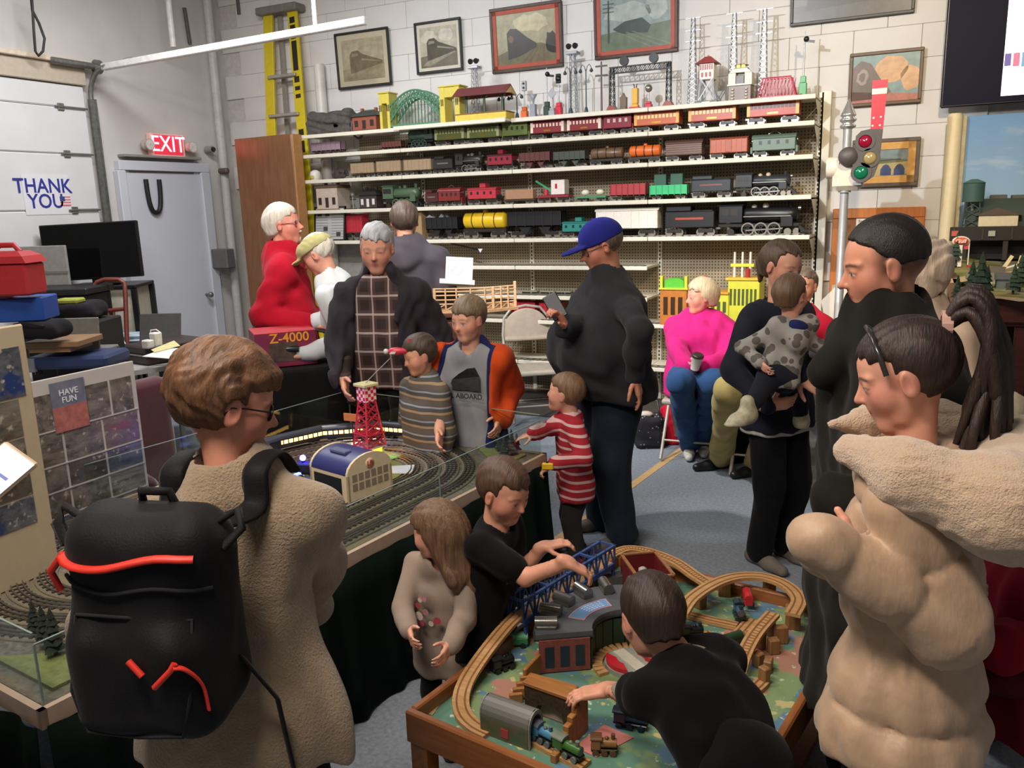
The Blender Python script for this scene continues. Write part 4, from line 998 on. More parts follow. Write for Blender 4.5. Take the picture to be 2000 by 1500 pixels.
# track laid along the shelves
def shelf_track(k,i0,i1,ya,label):
 tk=thing('shelf_track',label,'track',(0,0,LV[k]));xa,xb=JX[i0]+.03,JX[i1]-.05
 for dy in(-.03,.03):MB().box((xa,ya+dy-.003,.001),(xb,ya+dy+.003,.012)).build('rail',nickel,tk)
 m=MB();x=xa
 while x<xb:m.box((x,ya-.045,0),(x+.02,ya+.045,.006));x+=.06
 tag(m.build('sleeper',darkw,tk),kind='stuff')
for k,(i0,nm)in{4:(1,'fifth'),5:(1,'sixth'),6:(1,'seventh'),7:(1,'eighth'),8:(1,'ninth')}.items():
 shelf_track(k,i0,4 if k in(4,7,8)else 3,SY+.05 if k!=4 else SY+.13,f'toy train track laid along the {nm} shelf')
 # crumpled paper, carton, framed notice, ornaments
def on_shelf(px,lev,yoff=.15):x=solve_x(px,SY+yoff,LV[lev]+.05);return Vector((x,SY+yoff,LV[lev]))
p=on_shelf(862,4);rs=np.random.RandomState(3);cr=MB();g=[[(p.x-.13+.26*i/6,p.y-.05+.10*j/3,p.z+.17+.05*rs.rand()+.02*sin(i*2))for i in range(7)]for j in range(4)]
for j in range(3):
 for i in range(6):cr._add([g[j][i],g[j][i+1],g[j+1][i+1],g[j+1][i]],[(0,1,2,3)])
 for i in range(6):cr._add([Vector(g[j][i])-Vector((0,0,.004)),Vector(g[j+1][i])-Vector((0,0,.004)),Vector(g[j+1][i+1])-Vector((0,0,.004)),Vector(g[j][i+1])-Vector((0,0,.004))],[(0,1,2,3)])
tag(cr.build('crumpled_paper',M('paper_white','cfd2da',.8,var=.04)),'crumpled white paper lying on the black hopper car','paper')
p=on_shelf(817,4,.08);cb=thing('carton','small brown cardboard carton standing beside the hopper','box',p)
MB().box((-.05,-.03,0),(.06,.10,.26),.004).build('body',M('cardboard','9a7e58',.8),cb);MB().box((-.052,-.032,.22),(.062,-.029,.262)).build('flap',M('cardboard_dark','84693f',.8),cb)
fa,fb=P(608,404,Y=SY+.02),P(672,457,Y=SY+.02);fr=thing('framed_notice','black framed notice with two columns of print and photos','notice',((fa.x+fb.x)/2,SY+.03,LV[4]));fr.rotation_euler=(radians(-8),0,0)
w,hh_=fb.x-fa.x,fa.z-LV[4]
m=MB();m.box((-w/2,-.01,0),(w/2,.01,.016));m.box((-w/2,-.01,hh_-.016),(w/2,.01,hh_));m.box((-w/2,-.01,0),(-w/2+.016,.01,hh_));m.box((w/2-.016,-.01,0),(w/2,.01,hh_));m.build('frame',blackm,fr)
MB().box((-w/2+.01,-.004,.01),(w/2-.01,.004,hh_-.01)).build('sheet',M('notice_sheet','aaa9a6',.6,var=.04),fr)
m=MB()
for c in(-.25,.25):
 for i in range(9):m.box((c*w-w*.19,-.0052,hh_*(.12+.08*i)),(c*w+w*.19,-.004,hh_*(.12+.08*i)+.006))
for q in((-.4,.72),(-.15,.72),(-.2,.3),(.22,.14)):m.box((q[0]*w,-.006,q[1]*hh_),(q[0]*w+.05,-.004,q[1]*hh_+.04),mi=1)
tag(m.build('print',[M('print_grey','7d7c7a',.7,var=0),M('print_dark','3a3836',.7,var=.3)],fr),kind='stuff')
# small buildings on the shelves
def house(label,x0,x1,yt,lev,wall,roof,win='2a2420',nf=1,hip=True,yoff=.15,tall=.62):
 p0=on_shelf(x0,lev,yoff);p1=on_shelf(x1,lev,yoff);W=p1.x-p0.x;c=(p0+p1)/2;dd=PIX(c);H=(dd[1]-yt)*dd[2]/FPX
 o=thing('toy_building',label,'model building',c);D=min(W*.8,.22);Wm,Rm=M('toy_wall_'+wall,wall,.6,var=.08),M('toy_roof_'+roof,roof,.5,var=.08)
 MB().box((-W*.5,-D*.5,0),(W*.5,D*.5,.012),.003).build('base',Rm,o)
 b=MB().box((-W*.46,-D*.46,.012),(W*.46,D*.46,H*tall),.003).build('walls',Wm,o)
 if hip:MB().loft([[(-W*.54,-D*.54,H*tall),(W*.54,-D*.54,H*tall),(W*.54,D*.54,H*tall),(-W*.54,D*.54,H*tall)],[(-W*.22,-D*.1,H*.9),(W*.22,-D*.1,H*.9),(W*.22,D*.1,H*.9),(-W*.22,D*.1,H*.9)]],0,True,False).build('roof',Rm,o)
 else:MB().box((-W*.5,-D*.5,H*tall),(W*.5,D*.5,H*.9),.004).build('roof',Rm,o)
 for i,q in enumerate((-.3,0,.3)):MB().box((q*W-W*.07,-D*.47,H*(.10 if q==0 else.2)),(q*W+W*.07,-D*.455,H*(.46 if q==0 else.46)),.002).build('door' if q==0 else 'window',M('toy_win_'+win,win,.4,var=0),b)
 for q in(-.28,.25):MB().box((q*W-.012,-.015,H*.72),(q*W+.012,.015,H),.002).build('chimney',Wm,o)
 return o
house('red brick toy station with dark roof beside the tunnel',699,749,213,0,'8a4a38','3e4440')
house('cream toy house with arched doorway on the fourth shelf',630,674,358,3,'b8a898','6a5448',tall=.8,hip=False)
house('dark toy house with white windows on the fourth shelf',710,746,366,3,'3a302c','2c2624','cfc8bc')
pA,pB=on_shelf(606,0,.14),on_shelf(697,0,.14);Wt=pB.x-pA.x;c=(pA+pB)/2;G=Sdf();G.u(rbox((0,0,.07),(Wt*.48,.11,.14),.06),0);G.u(sph((Wt*.30,0,.10),.11),.05)
G.cut(rc((-1,0,.04),(1,0,.04),.075,.075),.01);G.keep(plane((0,0,0.001),(0,0,-1)),.002);G.disp=folds(.014,38,5,(1,1,1));v,f=surf(G,(-Wt*.55,-.17,-.02),(Wt*.55,.17,.27),.008)
tn=thing('toy_tunnel','dark grey rocky toy tunnel at the end of the top shelf','model tunnel',c);inst('rock_shell',np_mesh('rock_shell',[(v,f)],M('rock_grey','4b4742',.9,var=.3,scale=30)),tn)
MB().ringz([(.078,Wt*.5),(.098,Wt*.5),(.098,Wt*.5+.012),(.078,Wt*.5+.012)],20,c=(0,0,.04),axis='x').build('portal_ring',M('portal_grey','5a5550',.8),tn)
p=on_shelf(662,2,.14);G=Sdf();G.u(ell((0,0,.05),(.08,.045,.05)),0);G.u(sph((.06,0,.06),.035),.03);G.keep(plane((0,0,.001),(0,0,-1)),.002);G.disp=folds(.008,60,8);v,f=surf(G,(-.12,-.08,-.01),(.13,.08,.12),.006)
tag(inst('rock_ornament',np_mesh('rock_ornament',[(v,f)],M('ornament_dark','3a322e',.8,var=.2)),None,p),'small dark rocky ornament near the end of the third shelf','ornament')
p=on_shelf(616,2,.10);gb=thing('white_ornament','small white round ornament with a yellow patch at the shelf end','ornament',p);MB().lathe([(.03,0),(.045,.005),(.055,.05),(.045,.085),(.02,.1),(.003,.102)],16).build('body',M('ornament_white','d8d4cc',.4),gb);MB().box((-.02,-.056,.02),(.02,-.045,.05),.004).build('patch',MC('b8b04a'),gb)
p=on_shelf(690,3,.15);m=thing('toy_signal_cluster','dark toy figure stand between the two toy houses','model figure',p);MB().cyl((0,0,0),(0,0,.012),.035).build('base',darkw,m);MB().tube([(0,0,.01),(0,0,.13)],.008).sphere((0,0,.14),.02).build('post',MC('8a8478'),m);MB().box((-.03,-.006,.09),(.03,.006,.10)).build('arm',darkw,m)
# ---- top shelf signals and structures
def H0(px,yt,lev=0,yoff=.15):
 p=on_shelf(px,lev,yoff);a=PIX(p);return p,(a[1]-yt)*a[2]/FPX
def lattice(m,r0,r1,h,n=9,t=.004,z0=0,mi=0):
 cs=[(sx,sy)for sx in(-1,1)for sy in(-1,1)]
 for sx,sy in cs:m.bar((sx*r0,sy*r0,z0),(sx*r1,sy*r1,z0+h),t,t,mi)
 for i in range(n):
  a,b=i/n,(i+1)/n;ra,rb=r0+(r1-r0)*a,r0+(r1-r0)*b
  for(u0,v0,u1,v1)in((-1,-1,1,-1),(1,-1,1,1),(1,1,-1,1),(-1,1,-1,-1)):
   m.bar((u0*ra,v0*ra,z0+h*a),(u1*rb,v1*rb,z0+h*b),t*.7,t*.7,mi);m.bar((u1*ra,v1*ra,z0+h*a),(u0*rb,v0*rb,z0+h*b),t*.7,t*.7,mi)
silver=M('toy_silver','a6a8ac',.35,.4,var=.08)
def flood_tower(px,yt,label,yoff=.18):
 p,h=H0(px,yt,0,yoff);o=thing('toy_floodlight_tower',label,'model tower',p);m=MB();lattice(m,.032,.018,h*.84,10);m.build('lattice',silver,o)
 MB().box((-.05,-.04,h*.84),(.05,.04,h*.88),.003).build('platform',silver,o);
 for e in(-1,1):MB().cyl((e*.028,-.02,h*.95),(e*.028,.02,h*.97),.024,.014,n=12).build('lamp',blackm,o)
 MB().box((-.05,-.05,0),(.05,.05,.01),.002).build('base',silver,o)
flood_tower(930,121,'silver toy floodlight tower behind the station platform');flood_tower(1120,92,'tall silver toy floodlight tower below the red framed picture')
def lamp_post(px,yt,label,yoff=.12,heads=2):
 p,h=H0(px,yt,0,yoff);o=thing('toy_lamp_post',label,'model lamp',p);gr=MC('3c4648');MB().lathe([(.02,0),(.02,.01),(.012,.05),(.005,.06),(.005,h*.86),(.004,h*.9)],10).build('post',gr,o)
 for e in((-1,1)if heads==2 else(1,)):
  MB().tube([(0,0,h*.84),(e*.012,0,h*.96),(e*.03,0,h),(e*.045,0,h*.94),(e*.047,0,h*.9)],.003,6).build('arm',gr,o);MB().lathe([(.004,.02),(.016,0),(.014,-.008),(.004,-.014)],10,c=(e*.047,0,h*.87)).build('lamp_shade',gr,o)
lamp_post(985,190,'short toy lamp post at the platform end');lamp_post(1010,186,'short toy lamp post beside the orange signal',heads=2);lamp_post(1115,135,'tall toy lamp post in front of the big floodlight tower',.08);lamp_post(1145,131,'tall gooseneck toy lamp post beside the floodlight tower')
def base_signal(px,yt,label,col,kind,yoff=.12,name='toy_signal'):
 p,h=H0(px,yt,0,yoff);o=thing(name,label,'model signal',p);A=MC(col);b=.026
 MB().box((-b,-b,0),(b,b,h*.22),.003).build('base',A,o);MB().box((-b*.75,-b*.75,h*.22),(b*.75,b*.75,h*.32),.003).build('base_step',A,o)
 MB().cyl((0,0,h*.3),(0,0,h*.9),.006,n=8).build('mast',silver if kind!='target' else blackm,o)
 if kind=='lens2':MB().box((-.022,-.012,h*.74),(.022,.012,h),.004).build('head',silver,o);[MB().cyl((0,-.013,h*z),(0,-.016,h*z),.010,n=10).build('lens',blackm,o)for z in(.82,.93)]
 if kind=='oval':MB().lathe([(.004,-.008),(.022,-.006),(.022,.006),(.004,.008)],14,c=(0,0,0),axis='y').build('head',blackm,o).location=(0,-.01,h*.87);MB().box((-.024,-.012,h*.76),(.024,.0,h*.98),.01).build('target_board',blackm,o)
 if kind=='arm':MB().tube([(0,0,h*.9),(0,0,h*1.0)],.004).build('spike',silver,o);MB().bar((0,-.01,h*.85),(.07,-.01,h*.82),.004,.018).build('semaphore_arm',blackm,o);MB().sphere((.012,-.012,h*.87),.02).build('lens_casting',blackm,o)
 if kind=='ball':MB().sphere((0,0,h*.86),.03).build('globe',nickel,o)
 if kind=='pump':
  for e in(-1,1):MB().tube([(e*.008,0,h*.8),(e*.010,0,h*.97),(e*.018,0,h)],.004).build('hook',blackm,o)
  MB().box((-b*.9,-b*.9,h*.25),(b*.9,b*.9,h*.85),.004).build('housing',A,o);MB().box((-b*1.6,-b*1.6,0),(b*1.6,b*1.6,h*.12),.003).build('plinth',MC('b83c34'),o)
 if kind=='bell':MB().prism([(-b,h*.2),(b,h*.2),(b,h*.75),(b*.4,h*.82),(0,h),(-b*.4,h*.82),(-b,h*.75)],-b*.8,b*.8,'y').build('housing',A,o)
 if kind=='flare':MB().lathe([(.006,h*.6),(.012,h*.8),(.035,h),(.03,h)],12).build('flare',A,o);MB().box((-b*.9,-b*.9,h*.2),(b*.9,b*.9,h*.6),.003).build('housing',A,o)
 if kind=='diamond':dm_=MB().box((-.03,-.003,-.03),(.03,.003,.03)).build('sign',silver,o);dm_.location=(0,-.01,h*.85);dm_.rotation_euler=(0,pi/4,0)
base_signal(1025,162,'toy signal with an orange base and a white two-lens head','d0642c','lens2');base_signal(1042,187,'grey toy signal with a flared top','8a9098','flare');base_signal(1069,138,'toy semaphore with a dark green base and black arm','2c4038','arm')
base_signal(1079,178,'silver toy diamond crossing sign','9a9ea2','diamond',.08);base_signal(1092,147,'toy block signal with a red base and black oval head','c82c3c','oval');base_signal(1218,183,'brown toy bell house under the signal bridge','6a5a48','bell',name='toy_bell_house')
base_signal(1241,167,'yellow toy pump on a red plinth','d8a83c','pump',name='toy_pump');base_signal(1267,168,'red toy signal with a round silver globe','c02c40','ball')
o_=base_signal(1568,68,'toy semaphore on a stepped green base at the shelf end','3f9a58','arm',.16)
p,h=H0(1175,126,0,.14);o=thing('toy_telegraph_pole','toy telegraph pole with two cross arms','model pole',p);MB().cyl((0,0,0),(0,0,h),.009,.007,n=8).build('pole',MC('6a4a48'),o);
for z in(.9,.72):MB().box((-.05,-.006,h*z),(.05,.006,h*z+.012)).build('cross_arm',MC('4a4648'),o)
# signal bridge
p0,h=H0(1196,130,0,.15);p1,_h=H0(1306,115,0,.15);sb=thing('toy_signal_bridge','black toy signal gantry bridge with two round signal heads','model signal',(p0+p1)/2);W_=p1.x-p0.x;gm=MC('2c3034')
for e in(-1,1):
 m=MB();lattice(m,.02,.014,h*.92,7);ob=m.build('lattice_leg',gm,sb);ob.location=(e*W_/2,0,0);MB().prism([(e*W_/2-.05,0),(e*W_/2+.05,0),(e*W_/2+.02,.05),(e*W_/2-.02,.05)],-.04,.04,'y').build('footing',MC('8a4838'),sb)
m=MB()
for dz in(0,.045):
 for dy in(-.018,.018):m.bar((-W_/2-.02,dy,h*.80+dz),(W_/2+.02,dy,h*.80+dz),.006,.006)
for i in range(13):
 x=-W_/2+W_*i/12
 for dy in(-.018,.018):m.bar((x,dy,h*.80),(x+W_/12*(1 if i<12 else 0),dy,h*.80+.045),.004,.004);m.bar((x,dy,h*.80),(x,dy,h*.80+.045),.004,.004)
m.build('truss_beam',gm,sb)
for e in(-.28,.24):MB().cyl((e*W_,-.02,h*.80+.085),(e*W_,.01,h*.80+.085),.036,n=16).build('signal_head',gm,sb);MB().bar((e*W_,0,h*.80+.04),(e*W_,0,h*.80+.07),.01,.01,up=(1,0,0)).build('head_post',gm,sb)
# transmission towers
for px,yt,lb in((1352,46,'silver toy power pylon nearest the red framed picture'),(1431,37,'silver toy power pylon between the signal tower and substation'),(1489,29,'silver toy power pylon behind the red toy bridge')):
 p,h=H0(px,yt,0,.2);o=thing('toy_pylon',lb,'model pylon',p);m=MB();lattice(m,.032,.012,h,16,.0035);m.build('lattice',silver,o)
 for z in(.995,.86,.74):MB().box((-.06,-.005,h*z-.004),(.06,.005,h*z+.004)).build('cross_arm',silver,o)
 # signal tower (white, red roof)
p,h=H0(1382,113,0,.14);o=thing('toy_signal_tower','white toy signal tower with a red hipped roof on stilts','model building',p);MB().box((-.085,-.06,0),(.085,.06,.025),.003).build('base',MC('5c6064'),o);MB().box((-.03,-.061,.006),(.03,-.0605,.018)).build('name_plate',MC('d0d0d0'),o)
m=MB();lattice(m,.06,.045,h*.46,1,.010,.025);m.build('stilts',MC('b8bcc4'),o);b=MB().box((-.055,-.05,h*.50),(.055,.05,h*.82),.003).build('cabin',MC('d8d0c0'),o)
for i in range(3):MB().box((-.042+i*.03,-.0515,h*.55),(-.024+i*.03,-.0495,h*.64)).build('window',MC('8a3a34'),b)
for i in range(6):MB().box((-.05+i*.017,-.0515,h*.69),(-.039+i*.017,-.0495,h*.80)).build('window',MC('8a3a34'),b)
MB().loft([[(-.085,-.075,h*.82),(.085,-.075,h*.82),(.085,.075,h*.82),(-.085,.075,h*.82)],[(-.02,-.01,h*.97),(.02,-.01,h*.97),(.02,.01,h*.97),(-.02,.01,h*.97)]],0,True,False).build('roof',MC('98383a'),o);MB().box((-.006,-.006,h*.96),(.006,.006,h)).build('finial',MC('98383a'),o)
# substation
p,h=H0(1447,129,0,.14);o=thing('toy_substation','white and brown toy power station with glowing yellow lamps','model building',p);MB().box((-.085,-.06,0),(.085,.06,h*.42),.004).build('base',MC('6a5648'),o);MB().box((-.09,-.065,h*.42),(.09,.065,h*.46)).build('deck',MC('d0c8b4'),o)
for x in(-.06,.06):
 b=MB().box((x-.028,-.05,h*.46),(x+.028,.05,h*.76),.003).build('transformer',MC('c8c0ac'),o)
MB().box((-.03,-.05,h*.46),(.03,.05,h*.68),.002).build('doorway',MC('4a4038'),o);MB().prism([(-.08,h*.76),(.08,h*.76),(.05,h*.86),(-.05,h*.86)],-.05,.05,'y').build('roof',MC('c8c0ac'),o)
for x in(-.018,.018):MB().sphere((x,-.03,h*.93),.014).build('lamp',M('toy_lamp_glow','ffe070',.4,var=0,emit=3,ecol='ffd040'),o)
MB().box((-.05,-.04,h*.86),(.05,.04,h*.89)).build('lamp_shelf',MC('5a5440'),o);MB().lathe([(.055,h*.96),(.03,h*.99),(.003,h)],12).build('canopy',MC('5a5440'),o)
for x in(-.05,.05):
 ins=MB()
 for z in(.06,.14,.22,.30):ins.cyl((x,-.064,h*z),(x,-.064,h*z+.012),.012,n=8)
 tag(ins.build('insulator',MC('b8b0a0'),o),kind='stuff')
 # red bridge rails
p0,h=H0(1482,158,0,.12);p1,_h=H0(1556,155,0,.12);o=thing('toy_red_bridge','red toy girder bridge at the end of the top shelf','model bridge',(p0+p1)/2);W_=p1.x-p0.x;rm=MC('b02c44')
for dy in(-.05,.05):
 m=MB();m.tube([(-W_/2,dy,.01),(-W_*.36,dy,h),(W_*.36,dy,h),(W_/2,dy,.01)],.006,6)
 for i in range(9):x=-W_*.36+W_*.72*i/8;m.bar((x,dy,.012),(x,dy,h),.005,.005,up=(1,0,0));m.bar((x,dy,.012),(x+W_*.09,dy,h),.004,.004)
 m.box((-W_/2,dy-.006,0),(W_/2,dy+.006,.016));m.build('truss_side',rm,o)
MB().box((-W_/2,-.05,0),(W_/2,.05,.012)).build('deck',rm,o)
# arch bridge with yellow portals
p0,h=H0(752,190,0,.12);p1,_h=H0(905,178,0,.10);o=thing('toy_arch_bridge','large green toy arch bridge between two yellow stone portals','model bridge',(p0+p1)/2);W_=p1.x-p0.x;ym=MC('c8b84a',.5);gm2=MC('4a7a5c')
for e,ww in((-1,.11),(1,.20)):
 x=e*(W_/2-ww/2);po=MB();HH=h*1.02
 for s2 in(-1,1):po.box((x+s2*ww*.5-s2*ww*.26,-.07,0),(x+s2*ww*.5,.07,HH),.003)
 po.box((x-ww*.495,-.068,HH*.72),(x+ww*.495,.068,HH-.002),.003);po.box((x-ww*.56,-.078,HH),(x+ww*.56,.078,HH+.012),.002);pt=po.build('portal',ym,o)
 for s2 in(-1,1):MB().box((x+s2*ww*.37-.012,-.072,HH*.5),(x+s2*ww*.37-.004,-.069,HH*.68)).build('slit',darkw,pt);MB().box((x+s2*ww*.37+.004,-.072,HH*.5),(x+s2*ww*.37+.012,-.069,HH*.68)).build('slit',darkw,pt)
xa,xb=-W_/2+.10,W_/2-.19
for dy in(-.06,.06):
 m=MB();top=[];bot=[]
 for i in range(17):
  t=i/16;x=xa+(xb-xa)*t;s_=sin(pi*t);top.append(Vector((x,dy,h*(.62+.42*s_))));bot.append(Vector((x,dy,h*(.18+.66*s_))))
 m.tube(top,.008,6);m.tube(bot,.008,6)
 for i in range(17):
  m.bar(top[i],bot[i],.006,.006,up=(0,1,0));m.bar(bot[i],(bot[i].x,dy,.03),.004,.004,up=(0,1,0))
  if i<16:m.bar(top[i],bot[i+1],.005,.005,up=(0,1,0));m.bar(bot[i],top[i+1],.005,.005,up=(0,1,0))
 m.build('arch_truss',gm2,o)
MB().box((xa-.02,-.065,.015),(xb+.02,.065,.035)).build('deck',gm2,o)
# platform with maroon roof
p0,h=H0(897,176,0,.02);p1,_h=H0(1000,165,0,.02);o=thing('toy_platform','toy station platform with maroon roof, green posts and yellow base','model building',(p0+p1)/2+Vector((0,-.01,0)));W_=p1.x-p0.x
MB().box((-W_*.48,-.085,0),(W_*.48,.085,h*.20),.004).build('base',MC('d0b848',.5),o);MB().box((-W_*.49,-.09,h*.20),(W_*.49,.09,h*.22)).build('floor_slab',MC('8c5c34'),o)
for x in(-.34,0,.34):MB().cyl((x*W_,0,h*.2),(x*W_,0,h*.74),.011,n=8).lathe([(.03,h*.72),(.012,h*.66)],8,c=(x*W_,0,0)).build('post',MC('38503c'),o)
MB().prism([(-.115,h*.70),(0,h*.98),(.115,h*.70),(.10,h*.70),(0,h*.93),(-.10,h*.70)],-W_*.5,W_*.5,'x').build('roof',MC('6c2c30'),o);MB().prism([(-.10,h*.70),(0,h*.92),(.10,h*.70),(0,h*.74)],-W_*.49,-W_*.47,'x').build('gable',MC('c8a848'),o);MB().prism([(-.10,h*.70),(0,h*.92),(.10,h*.70),(0,h*.74)],W_*.47,W_*.505,'x').build('gable',MC('c8a848'),o)
# bracket arm under the fifth shelf
a,b=P(882,476,Y=SY+.2),P(935,488,Y=SY+.06);o=thing('bracket_arm','black rod with a white triangular end under the fifth shelf','bracket');MB().tube([a,b],.009,8).build('rod',blackm,o);c=P(938,488,Y=SY+.05);MB().prism([(c.x-.02,c.z+.01),(c.x+.025,c.z+.01),(c.x+.002,c.z-.025)],c.y-.005,c.y+.005,'y').build('end_piece',M('paper_white','cfd2da',.8),o)
# ---- toy buildings low at the end of the shelf
z6=LV[6];pa=P(1430,600,Y=SY+.05);yg=M('toy_lime_yellow','c8c83c',.5,var=.05)
o=thing('toy_power_house','lime yellow toy power house with three tall white stacks','model building',(P(1452,545,Y=SY+.1).x,SY+.1,LV[7]));d_=PIX(o.location)[2];k_=d_/FPX
zt_=P(1452,541,Y=SY+.1).z-LV[7];za_=P(1452,566,Y=SY+.1).z-LV[7]
MB().box((-.10,-.09,0),(.14,.12,zt_-.02),.004).build('main_block',yg,o);MB().box((-.12,-.10,zt_-.02),(.15,.13,zt_),.004).build('cornice',M('toy_yellow_trim','d8b040',.5),o);MB().box((-.30,-.10,0),(-.09,.12,za_-.03),.004).build('side_block',yg,o);MB().box((-.31,-.11,za_-.03),(-.09,.13,za_-.01),.004).build('side_roof',M('toy_orange_roof','c89038',.5),o)
for i in range(7):MB().box((-.085+i*.031,-.093,zt_*.45),(-.068+i*.031,-.089,zt_*.78)).build('window',MC('4a5a2c'),o)
for i in range(4):MB().box((-.27+i*.045,-.103,za_*.40),(-.245+i*.045,-.099,za_*.7)).build('window',MC('4a5a2c'),o)
zs_=P(1452,492,Y=SY+.1).z-LV[7];zb_=P(1452,518,Y=SY+.1).z-LV[7]
for x in(-.06,.0,.06):MB().cyl((x-.01,0,zt_),(x-.01,0,zs_),.011,.009,n=10).build('stack',MC('d0ccc0'),o)
MB().box((-.10,-.012,zb_-.012),(.08,.012,zb_+.012),.002).build('stack_brace',yg,o);MB().cyl((.04,-.04,zt_),(.04,-.04,zt_+.07),.018,n=10).build('red_lantern',MC('a02c2c'),o)
o=thing('toy_green_station','toy station with green roof, yellow posts and orange front','model building',(P(1318,590,Y=SY+.05).x,SY+.05,LV[7]));zt_=P(1318,543,Y=SY+.05).z-LV[7];z2=P(1318,565,Y=SY+.05).z-LV[7]
MB().box((-.11,-.05,0),(.11,.10,z2),.004).build('front_block',M('toy_orange_front','b8702c',.5),o);MB().box((-.12,-.06,z2),(.12,.11,z2+.015),.003).build('cornice',yg,o);MB().prism([(-.08,z2+.015),(.08,z2+.015),(.08,zt_-.02),(.04,zt_),(-.04,zt_),(-.08,zt_-.02)],-.03,.06,'y').build('green_roof',MC('5cb83c'),o)
for x in(-.10,.10):MB().box((x-.012,-.05,z2),(x+.012,.0,zt_+.02),.003).build('post',yg,o)
for i in range(3):MB().box((-.08+i*.06,-.053,z2*.3),(-.045+i*.06,-.049,z2*.8)).build('window',MC('3a2a18'),o)
# ------------------------------------------------------------------ right side: TV, model railway, signal, notice board
# wall television
a=P(1838,0,Y=6.82);b=P(1836,211,Y=6.82);tvz=b.z;tvx=b.x
tv=thing('wall_television','large black wall television with a bright picture at the far end','television',(tvx,6.82,tvz));TW,TH=1.45,.95
MB().box((0,0,0),(TW,.06,TH),.008).build('casing',M('tv_casing','101014',.35),tv)
MB().box((.012,-.003,.012),(TW-.012,.001,TH-.012)).build('screen',M('tv_screen_dark','0a0c1c',.5,var=0,emit=.25,ecol='10142c',spec=.1),tv)
sx=P(1962,100,Y=6.815).x-tvx;m=MB();m.box((sx,-.005,.05),(TW-.02,-.003,TH-.03));m.build('screen_picture',M('screen_white','f4f6ff',.3,var=0,emit=1.6,ecol='eef2ff'),tv)
m=MB();z0=P(1985,112,Y=6.81).z-tvz
for i in range(9):m.box((sx+.005+i*.05,-.0065,z0-.05-i*.006),(sx+.043+i*.05,-.005,z0+.03),mi=i%3)
tag(m.build('picture_train',[M('screen_violet','5a4a9c',.4,var=0,emit=.5,ecol='4a3c90'),M('screen_pink','c0688c',.4,var=0,emit=.5,ecol='c0688c'),M('screen_teal','6a9cc0',.4,var=0,emit=.5,ecol='5a90c0')],tv),kind='stuff')
MB().box((.4,.06,.2),(1.0,.17,.6)).build('wall_mount',blackm,tv)
# cream pipe
pp=P(1856,360,Y=6.85);tag(MB().lathe([(.05,0),(.05,P(1862,222,Y=6.85).z-.02),(.04,P(1862,222,Y=6.85).z)],16,c=(pp.x,6.85,0)).build('cream_pipe',M('cream_pipe_paint','d8c9a0',.5,var=.05)),'cream vertical pipe below the wall television','pipe')
# sky backdrop board
bx=P(1884,300,Y=6.93).x;bz1=P(1900,226,Y=6.93).z
t=NT('painted_sky');g=t.xyz();f=t.ramp(g[2],1.3,2.6);cl=t.ramp(t.noise(1.6,4,stretch=(1,1,4)),.56,.75)
sky=t.fin(t.mix(cl,t.mix(f,lin('a8c4d4'),lin('5a8cc4')),lin('b8c8d4')),.7)
bk=thing('sky_backdrop','painted blue sky board behind the model town','backdrop',(0,0,0));MB().box((bx,6.93,1.0),(2.6,6.96,bz1),.002).build('panel',sky,bk);MB().box((bx-.05,6.92,1.0),(bx,6.97,bz1),.004).build('edge_trim',M('cream_trim','dccfae',.5),bk)
# model town on its bench
LZ=1.25;lx=.20
tb=thing('town_layout','model town bench with maroon fascia, roads and green scenery','model layout',(0,0,0));mar=wood('maroon_fascia','3c1c1a','57281f',0,5,.35)
t=NT('scenery_ground');f=t.noise(9,5);f2=t.noise(3,3);c0=t.mix(t.ramp(f,.4,.6),lin('5c6434'),lin('8a7c48'));gm_=t.fin(t.mix(t.ramp(f2,.5,.56),c0,lin('8c8874')),.9)
nx,ny=22,20;rsn=np.random.RandomState(5);gv=[]
for j in range(ny):
 for i in range(nx):
  x=lx+2.2*i/(nx-1);y=4.72+2.2*j/(ny-1);gv.append((x,y,LZ+.02+max(0,y-5.9)*.12+.02*sin(x*7+y*3)*max(0,y-5.2)))
m=MB();m._add(gv,[(j*nx+i,j*nx+i+1,(j+1)*nx+i+1,(j+1)*nx+i)for j in range(ny-1)for i in range(nx-1)],0,True);m.build('ground',gm_,tb)
MB().box((lx,4.70,LZ-.10),(2.4,6.9,LZ),.004).build('bench_top',mar,tb);MB().box((lx,4.67,LZ-.08),(2.4,4.71,LZ+.04),.006).build('fascia',mar,tb)
MB().box((lx-.02,4.70,LZ-.08),(lx+.02,6.9,LZ+.05),.006).build('end_fascia',mar,tb)
MB().box((lx+.02,4.75,.55),(2.4,5.5,.60),.004).build('lower_shelf',M('lower_shelf_tan','a8926c',.6),tb);MB().box((lx+.02,4.75,.86),(2.4,5.4,.90),.004).build('middle_shelf',M('lower_shelf_tan','a8926c',.6),tb)
for x in(lx+.05,lx+.28,1.5):MB().box((x-.03,4.72,0),(x+.03,4.80,LZ-.1),.004).build('leg',mar,tb)
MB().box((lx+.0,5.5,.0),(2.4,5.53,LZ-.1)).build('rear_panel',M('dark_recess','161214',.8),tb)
def road(pts,w,label):
 m=MB();pts=[Vector(p)for p in pts];L,R=[],[]
 for i,p in enumerate(pts):
  d=(pts[min(i+1,len(pts)-1)]-pts[max(i-1,0)]);n=Vector((-d.y,d.x,0)).normalized()*w;L.append(p+n);R.append(p-n)
 for i in range(len(pts)-1):m._add([L[i],R[i],R[i+1],L[i+1]],[(0,1,2,3)])
 return m.build('road',M('road_tan','b0986c',.8),tb)
road([P(1845,552,Z=LZ+.05),P(1880,545,Z=LZ+.05),P(1930,536,Z=LZ+.06),P(1990,530,Z=LZ+.08)],.06,'')
